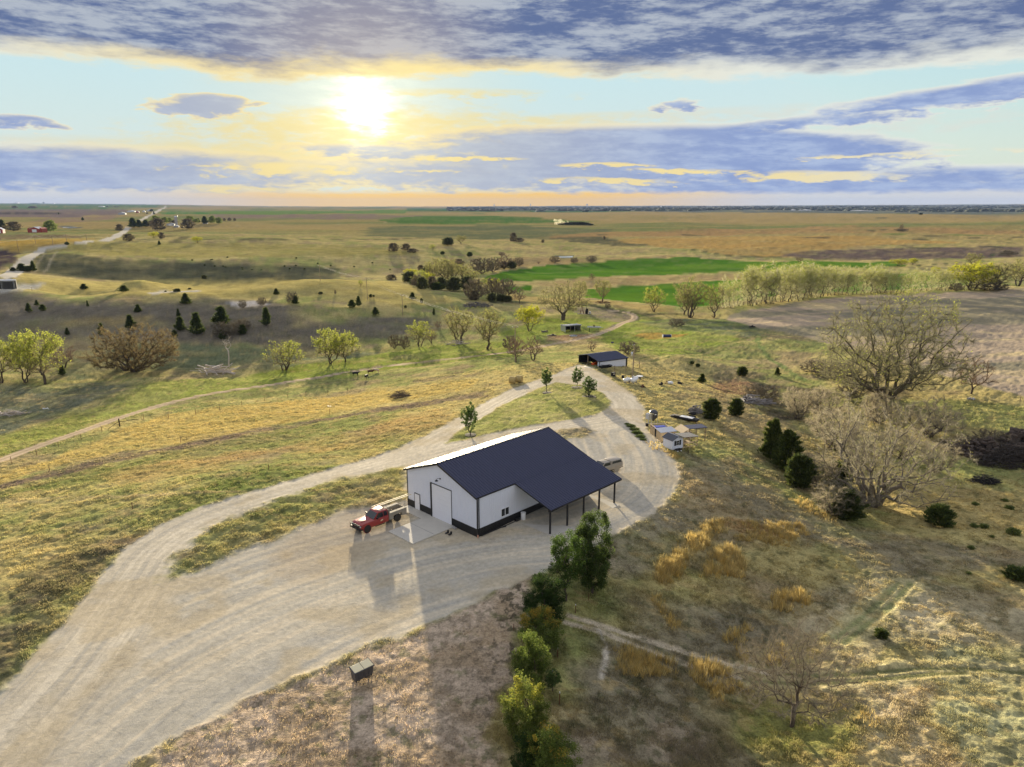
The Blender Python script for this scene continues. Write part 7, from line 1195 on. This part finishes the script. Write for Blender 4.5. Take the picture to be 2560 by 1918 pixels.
fg = [('B', 'brown0', 1185, 514, 68, 92, 'lone bare bush, left of three in the far golden pasture'), ('B', 'bare1', 1290, 502, 52, 80, 'bare bush, middle of three in the far golden pasture'), ('B', 'brown1', 1350, 522, 32, 90, 'low brush, right of three in the far golden pasture'), ('B', 'willow0', 1525, 502, 52, 62, 'small yellow tree between bare bushes and the dark junipers far out'), ('B', 'bud1', 1768, 444, 72, 115, 'pale green round tree beside the far dark juniper clump'), ('B', 'brown0', 2120, 547, 32, 66, 'low shrub at the head of the upper green field'), ('C', 'brown1', 370, 614, 66, 95, 'dark bush at the left end of the pond dam'), ('C', 'brown0', 535, 612, 52, 76, 'round bush in the middle of the pond dam'), ('C', 'brown1', 685, 610, 64, 105, 'round bush right of the pond'), ('C', 'bare1', 230, 622, 28, 38, 'tiny tree left of the pond'), ('C', 'brown0', 0, 645, 72, 90, 'dark bush at the left tip of the upper green field'), ('C', 'bare0', 10, 432, 75, 60, 'bare tree in the far pasture above the pond'), ('C', 'brown1', 62, 434, 36, 80, 'low bush beside the far bare tree'), ('C', 'brown0', 265, 438, 26, 28, 'tiny bush right of the far bare tree'), ('C', 'brown1', 795, 412, 28, 22, 'tiny bush on the far ridge above the pond'),
      ('A', 'cedar0', 195, 684, 62, 90, 'juniper in the clump at the foot of the gravel road, middle one'), ('A', 'cedar1', 287, 688, 84, 60, 'tallest juniper in the clump at the foot of the gravel road'), ('A', 'cedar2', 112, 684, 32, 50, 'small juniper at the left foot of the gravel road'), ('A', 'lowcedar', 240, 686, 44, 70, 'low juniper between the two taller roadside junipers'), ('A', 'cedar1', 28, 332, 84, 70, 'dark tree left of the red barn at the edge'), ('A', 'brown0', 115, 338, 76, 120, 'broad greyish bush left of the red barn'), ('A', 'bud0', 435, 346, 94, 110, 'round green tree right of the red barn'), ('A', 'brown1', 1030, 334, 52, 62, 'dark bush left of the far gravel road'), ('A', 'bare1', 1110, 424, 60, 90, 'bare shrub right of the gravel road dip'), ('A', 'yellow', 1330, 400, 56, 100, 'bright green bush in the far left pasture'), ('A', 'bare0', 1398, 404, 52, 50, 'bare bush beside the bright green one'), ('A', 'yellow', 1700, 438, 52, 100, 'low bright green bush alone in the pasture'), ('A', 'cedar0', 1375, 458, 36, 28, 'tiny juniper below the bright green bush'), ('A', 'lowcedar', 580, 455, 22, 34, 'dark tuft on the crest of the gravel road'), ('A', 'cedar2', 715, 247, 26, 22, 'tiny tree alone on the far left plain'), ('A', 'cedar1', 505, 192, 14, 14, 'speck of a tree at the end of the dark furrow')]
fg = [(fr, ('far1' if k[:3] in ('bro', 'bar') and (fr == 'A' or y < 530) else 'far0' if (k[:3] in ('bud',) and fr == 'A') else k), x, y, h, w, l) for fr, k, x, y, h, w, l in fg]
for fr, k, x, y, h, w, l in fg: T(k, fr, x, y, h, w, l, 'juniper' if 'cedar' in k else 'far_tree')
fa = [('cedar0', 1150, 308, 78, 80), ('cedar1', 1205, 308, 62, 70), ('cedar2', 1262, 304, 58, 60), ('brown0', 1310, 304, 54, 70), ('bare1', 1375, 334, 100, 110), ('bud0', 1420, 270, 50, 60), ('bud1', 1350, 272, 62, 80), ('bud2', 1460, 266, 40, 50), ('bare0', 1620, 322, 84, 110), ('bud0', 1640, 262, 50, 70), ('cedar1', 1715, 266, 36, 30), ('bud1', 1690, 268, 36, 50), ('cedar0', 1770, 274, 60, 60), ('bud2', 1830, 272, 62, 60), ('bud0', 1888, 276, 52, 60), ('brown1', 1935, 250, 22, 26), ('brown0', 1980, 250, 26, 34), ('brown1', 2025, 250, 22, 24), ('brown0', 1500, 276, 30, 60), ('cedar2', 1310, 170, 20, 36), ('cedar1', 1330, 196, 26, 20), ('cedar0', 1270, 192, 14, 20), ('brown0', 130, 142, 20, 44), ('brown1', 280, 142, 18, 70), ('brown0', 1010, 138, 12, 50), ('brown1', 925, 136, 14, 18), ('brown0', 290, 98, 9, 80), ('cedar1', 376, 97, 12, 18)]
fa = [({'bro': 'far1', 'bar': 'far1', 'bud': 'far0'}.get(k[:3], k), x, y, h, w) for k, x, y, h, w in fa]
for i, (k, x, y, h, w) in enumerate(sorted(fa, key=lambda q: q[1])): T(k, 'A', x, y, h, w, f'distant farmstead or skyline tree on the far left, {ORD[i]} counted from the left edge', 'far_tree', group='distant trees on the far left')
dk = [(400, 282, 14, 40), (440, 284, 18, 50), (480, 284, 22, 60), (520, 285, 24, 60), (560, 286, 26, 60), (600, 286, 26, 60), (640, 286, 22, 60), (680, 288, 12, 40)]
for i, (x, y, h, w) in enumerate(dk): T('round%d' % (i % 3), 'C', x, y, h, w * 1.3, f'dark tree of the far grove beside the dust plume, {ORD[i]} counted from the left', 'far_tree', group='dark far grove by the dust plume')
rg = random.Random(8)
SCRB = [(rg.uniform(0, 1), rg.uniform(0, 1)) for _ in range(26)]
for i, (a_, b_) in enumerate(sorted(SCRB)): T('lowcedar', 'B', -600 + a_ * 2500, 560 + b_ * 120, 10, 16, f'speck sized shrub on the mid ridge, {ORD[i]} counted from the left', 'shrub', 'shrub', 'specks of shrub on the mid ridge')
# ---------------------------------------------------------------- far woods on the horizon: a mass nobody could count
def far_woods():
    rng = np.random.default_rng(3); n = 5200; az = np.radians(np.concatenate([rng.uniform(0, 38, n - 900), rng.uniform(-5, 4, 900)])); r = rng.uniform(5200, 14000, n); X = r * np.sin(az); Y = r * np.cos(az); k = fbm(X / 900, Y / 500, 71, 3) > .47; X, Y, r = X[k], Y[k], r[k]; Z = terr(X, Y)
    s = rng.uniform(14, 34, len(X)); h = rng.uniform(7, 15, len(X)); base = np.array([[-1, -1, 0], [1, -1, 0], [1, 1, 0], [-1, 1, 0], [-.7, -.7, .75], [.7, -.6, .8], [.6, .7, .7], [-.7, .6, .8], [0, 0, 1.]]); V = np.stack([X, Y, Z - 1], 1)[:, None, :] + base[None] * np.stack([s, s * .6, h], 1)[:, None, :]
    V[:, :, :2] += rng.normal(size=(len(X), 9, 2)) * 4; f = np.array([[0, 1, 5], [0, 5, 4], [1, 2, 6], [1, 6, 5], [2, 3, 7], [2, 7, 6], [3, 0, 4], [3, 4, 7], [4, 5, 8], [5, 6, 8], [6, 7, 8], [7, 4, 8]]); F = (f[None] + (np.arange(len(X)) * 9)[:, None, None]).reshape(-1, 3)
    C = np.repeat(np.array([[.06, .07, .045]]) * rng.uniform(.6, 1.5, (len(X), 1)), 9, 0); o = mesh_np('far_woods', V.reshape(-1, 3), F, mat('far_foliage', (1, 1, 1), .95, attr=True, spec=.1), None, C, False, None, 'stuff'); o['label'] = 'far off belt of woods below the blue hills on the right horizon'; o['category'] = 'woods'
far_woods()
# ---------------------------------------------------------------- grass
def grass():
    rng = np.random.default_rng(9); n = 420000; az = rng.uniform(R(-38), R(38), n); r = 38 * np.exp(rng.random(n) ** 1.15 * math.log(190 / 38)); X = r * np.sin(az); Y = r * np.cos(az); m = gmasks(X, Y); g = (1 - .9 * mask_poly(X, Y, ISL, 1)) * (1 - .5 * m['soil']) * (1 - .95 * rutmask(X, Y)) * (1 - np.clip(m['drive'] * 1.15 + m['track'] + m['plough'] * .7, 0, 1)) * (1 - .82 * m['soil'])
    cl = fbm(X / 1.4, Y / 1.4, 80, 3, .6); bx, by = X - BO.x, Y - BO.y; lx = bx * math.cos(PHI) - by * math.sin(PHI); ly = bx * math.sin(PHI) + by * math.cos(PHI); inb = (lx > -13.3) & (lx < 6.7) & (ly > -6.5) & (ly < 20.3); k = (rng.random(n) < g * sst(cl, .36, .62)) & ~inb; X, Y, r, cl = X[k], Y[k], r[k], cl[k]; m = {a: b[k] for a, b in m.items()}
    C = gcolor(X, Y, m) * rng.uniform(.85, 1.35, len(X))[:, None]; dry = rng.random(len(X)) < .35; C[dry] = C[dry] * .5 + np.array([.50, .42, .21]) * .5; Z = terr(X, Y) + gdisp(X, Y, m); nb = 4; N = len(X)
    C0 = np.repeat(np.stack([X, Y, Z - .03], 1), nb, 0); C0[:, :2] += rng.normal(size=(N * nb, 2)) * .10; D = rng.normal(size=(N * nb, 3)) * np.array([.55, .55, .1]) + np.array([0, 0, 1.]); D /= np.linalg.norm(D, axis=1, keepdims=True); L = np.repeat(.10 + .30 * cl ** 2, nb) * rng.uniform(.6, 1.3, N * nb); V, F = cards(C0, D, L, np.repeat(.028 + r * .0005, nb), rng); Cc = np.repeat(C, nb * 3, 0)
    o = mesh_np('grass', V, F, mat('grass_blades', (1, 1, 1), .8, attr=True, trans=.5, spec=.1), None, Cc, False, None, 'stuff'); o['label'] = 'short mixed dry and green pasture grass over the near slopes'; o['category'] = 'grass'
    # taller golden bunch grass in its patches
    PT = [('K', [(1240, -40), (1300, -120), (1480, -180), (1500, -20), (1380, 60), (1260, 50)], .9), ('G', [(1270, 1657), (1300, 1560), (1440, 1480), (1480, 1560), (1440, 1657)], .9), ('G', [(1400, 1480), (1500, 1340), (1620, 1300), (1700, 1400), (1560, 1480)], .75), ('G', [(1600, 1290), (1700, 1200), (1860, 1180), (1800, 1280), (1700, 1340)], .6), ('G', [(1640, 1657), (1680, 1500), (1860, 1420), (2000, 1480), (1960, 1657)], .8), ('G', [(1860, 1180), (2209, 1190), (2500, 1220), (2520, 1290), (2209, 1260), (1950, 1220)], .55), ('G', [(1940, 1330), (2209, 1260), (2480, 1290), (2400, 1400), (2209, 1380)], .55),
          ('K', [(930, 760), (960, 640), (1180, 680), (1400, 760), (1380, 830), (1180, 860), (940, 870)], .8), ('K', [(1560, 880), (1570, 780), (1720, 770), (1860, 850), (1840, 890)], .9), ('K', [(1600, 930), (1900, 930), (2050, 1020), (1700, 1050)], .6), ('K', [(1840, 560), (1920, 470), (2020, 460), (1960, 580)], .8), ('K', [(1930, 740), (1930, 660), (2020, 650), (2030, 740)], .7), ('K', [(1200, 190), (1250, 180), (1340, 320), (1470, 440), (1380, 460), (1260, 300)], .6), ('L', [(20, 290), (60, 200), (300, 110), (330, 230), (180, 320)], .75), ('L', [(0, 760), (0, 620), (130, 620), (180, 760)], .7), ('L', [(640, 1250), (700, 1150), (900, 1170), (930, 1260), (760, 1290)], .5), ('H', [(180, 1000), (330, 990), (560, 1130), (560, 1190), (380, 1130)], .5), ('F', [(0, 260), (0, 190), (500, 110), (900, 150), (800, 210), (400, 280)], .24), ('E', [(1000, 420), (1300, 330), (1700, 270), (2209, 210), (2209, 300), (1500, 440), (1200, 480)], .22), ('V', [(420, 1180), (640, 1190), (1000, 1400), (1250, 1560), (1000, 1500), (560, 1330)], .35)]
    Vs = []; Cs = []
    for fr, pts, ht in PT:
        P = wpoly(fr, pts); a0, a1 = P.min(0) - .5, P.max(0) + .5; area = (a1 - a0).prod(); n = int(min(area * (40 if ht > .5 else (9 if ht > .3 else 4)), 40000)); x = rng.uniform(a0[0], a1[0], n); y = rng.uniform(a0[1], a1[1], n); w = mask_poly(x, y, P, 1.2, .8, 1.6, 3); cl = fbm(x / .9, y / .9, 82, 3, .6); k = rng.random(n) < w * sst(cl, .30, .48); x, y, cl = x[k], y[k], cl[k]
        if not len(x): continue
        gm_ = gmasks(x, y); z = terr(x, y) + gdisp(x, y, gm_); nb = 7; N = len(x); C0 = np.repeat(np.stack([x, y, z - .05], 1), nb, 0); C0[:, :2] += rng.normal(size=(N * nb, 2)) * .09; D = rng.normal(size=(N * nb, 3)) * np.array([.28, .28, .05]) + np.array([0, 0, 1.]); D /= np.linalg.norm(D, axis=1, keepdims=True); V, F = cards(C0, D, np.repeat(ht * 1.25 * (.5 + .7 * cl), nb) * rng.uniform(.6, 1.2, N * nb), np.full(N * nb, .045), rng); c = (1 if ht > .3 else .8) * np.array([(.70, .51, .16), (.58, .43, .15), (.74, .60, .27), (.46, .36, .16)])[rng.integers(0, 4, N)] * rng.uniform(.65, 1.2, N)[:, None]; Vs.append(V); Cs.append(np.repeat(c, nb * 3, 0))
    V = np.concatenate(Vs); o = mesh_np('bunch_grass', V, np.arange(len(V)).reshape(-1, 3), MATS['grass_blades'], None, np.concatenate(Cs), False, None, 'stuff'); o['label'] = 'taller golden bunch grass standing in patches on the slopes'; o['category'] = 'grass'
grass()
# ---------------------------------------------------------------- air: pale haze over the whole plain
def haze():
    b = MB(); b.box(-26000, 26000, -600, 25500, -140, 240); M = bpy.data.materials.new('haze'); M.use_nodes = True; nt = M.node_tree; nt.nodes.remove(nt.nodes['Principled BSDF']); v = nt.nodes.new('ShaderNodeVolumePrincipled'); v.inputs['Color'].default_value = (.26, .37, .70, 1); v.inputs['Density'].default_value = HAZE_D; v.inputs['Anisotropy'].default_value = 0.0; nt.links.new(v.outputs[0], nt.nodes['Material Output'].inputs['Volume']); o = b.build('haze', M); o['kind'] = 'stuff'; o['label'] = 'thin pale haze lying over the far plain'; o['category'] = 'haze'
HAZE_D = 2.3e-5
if HAZE_D > 0: haze()
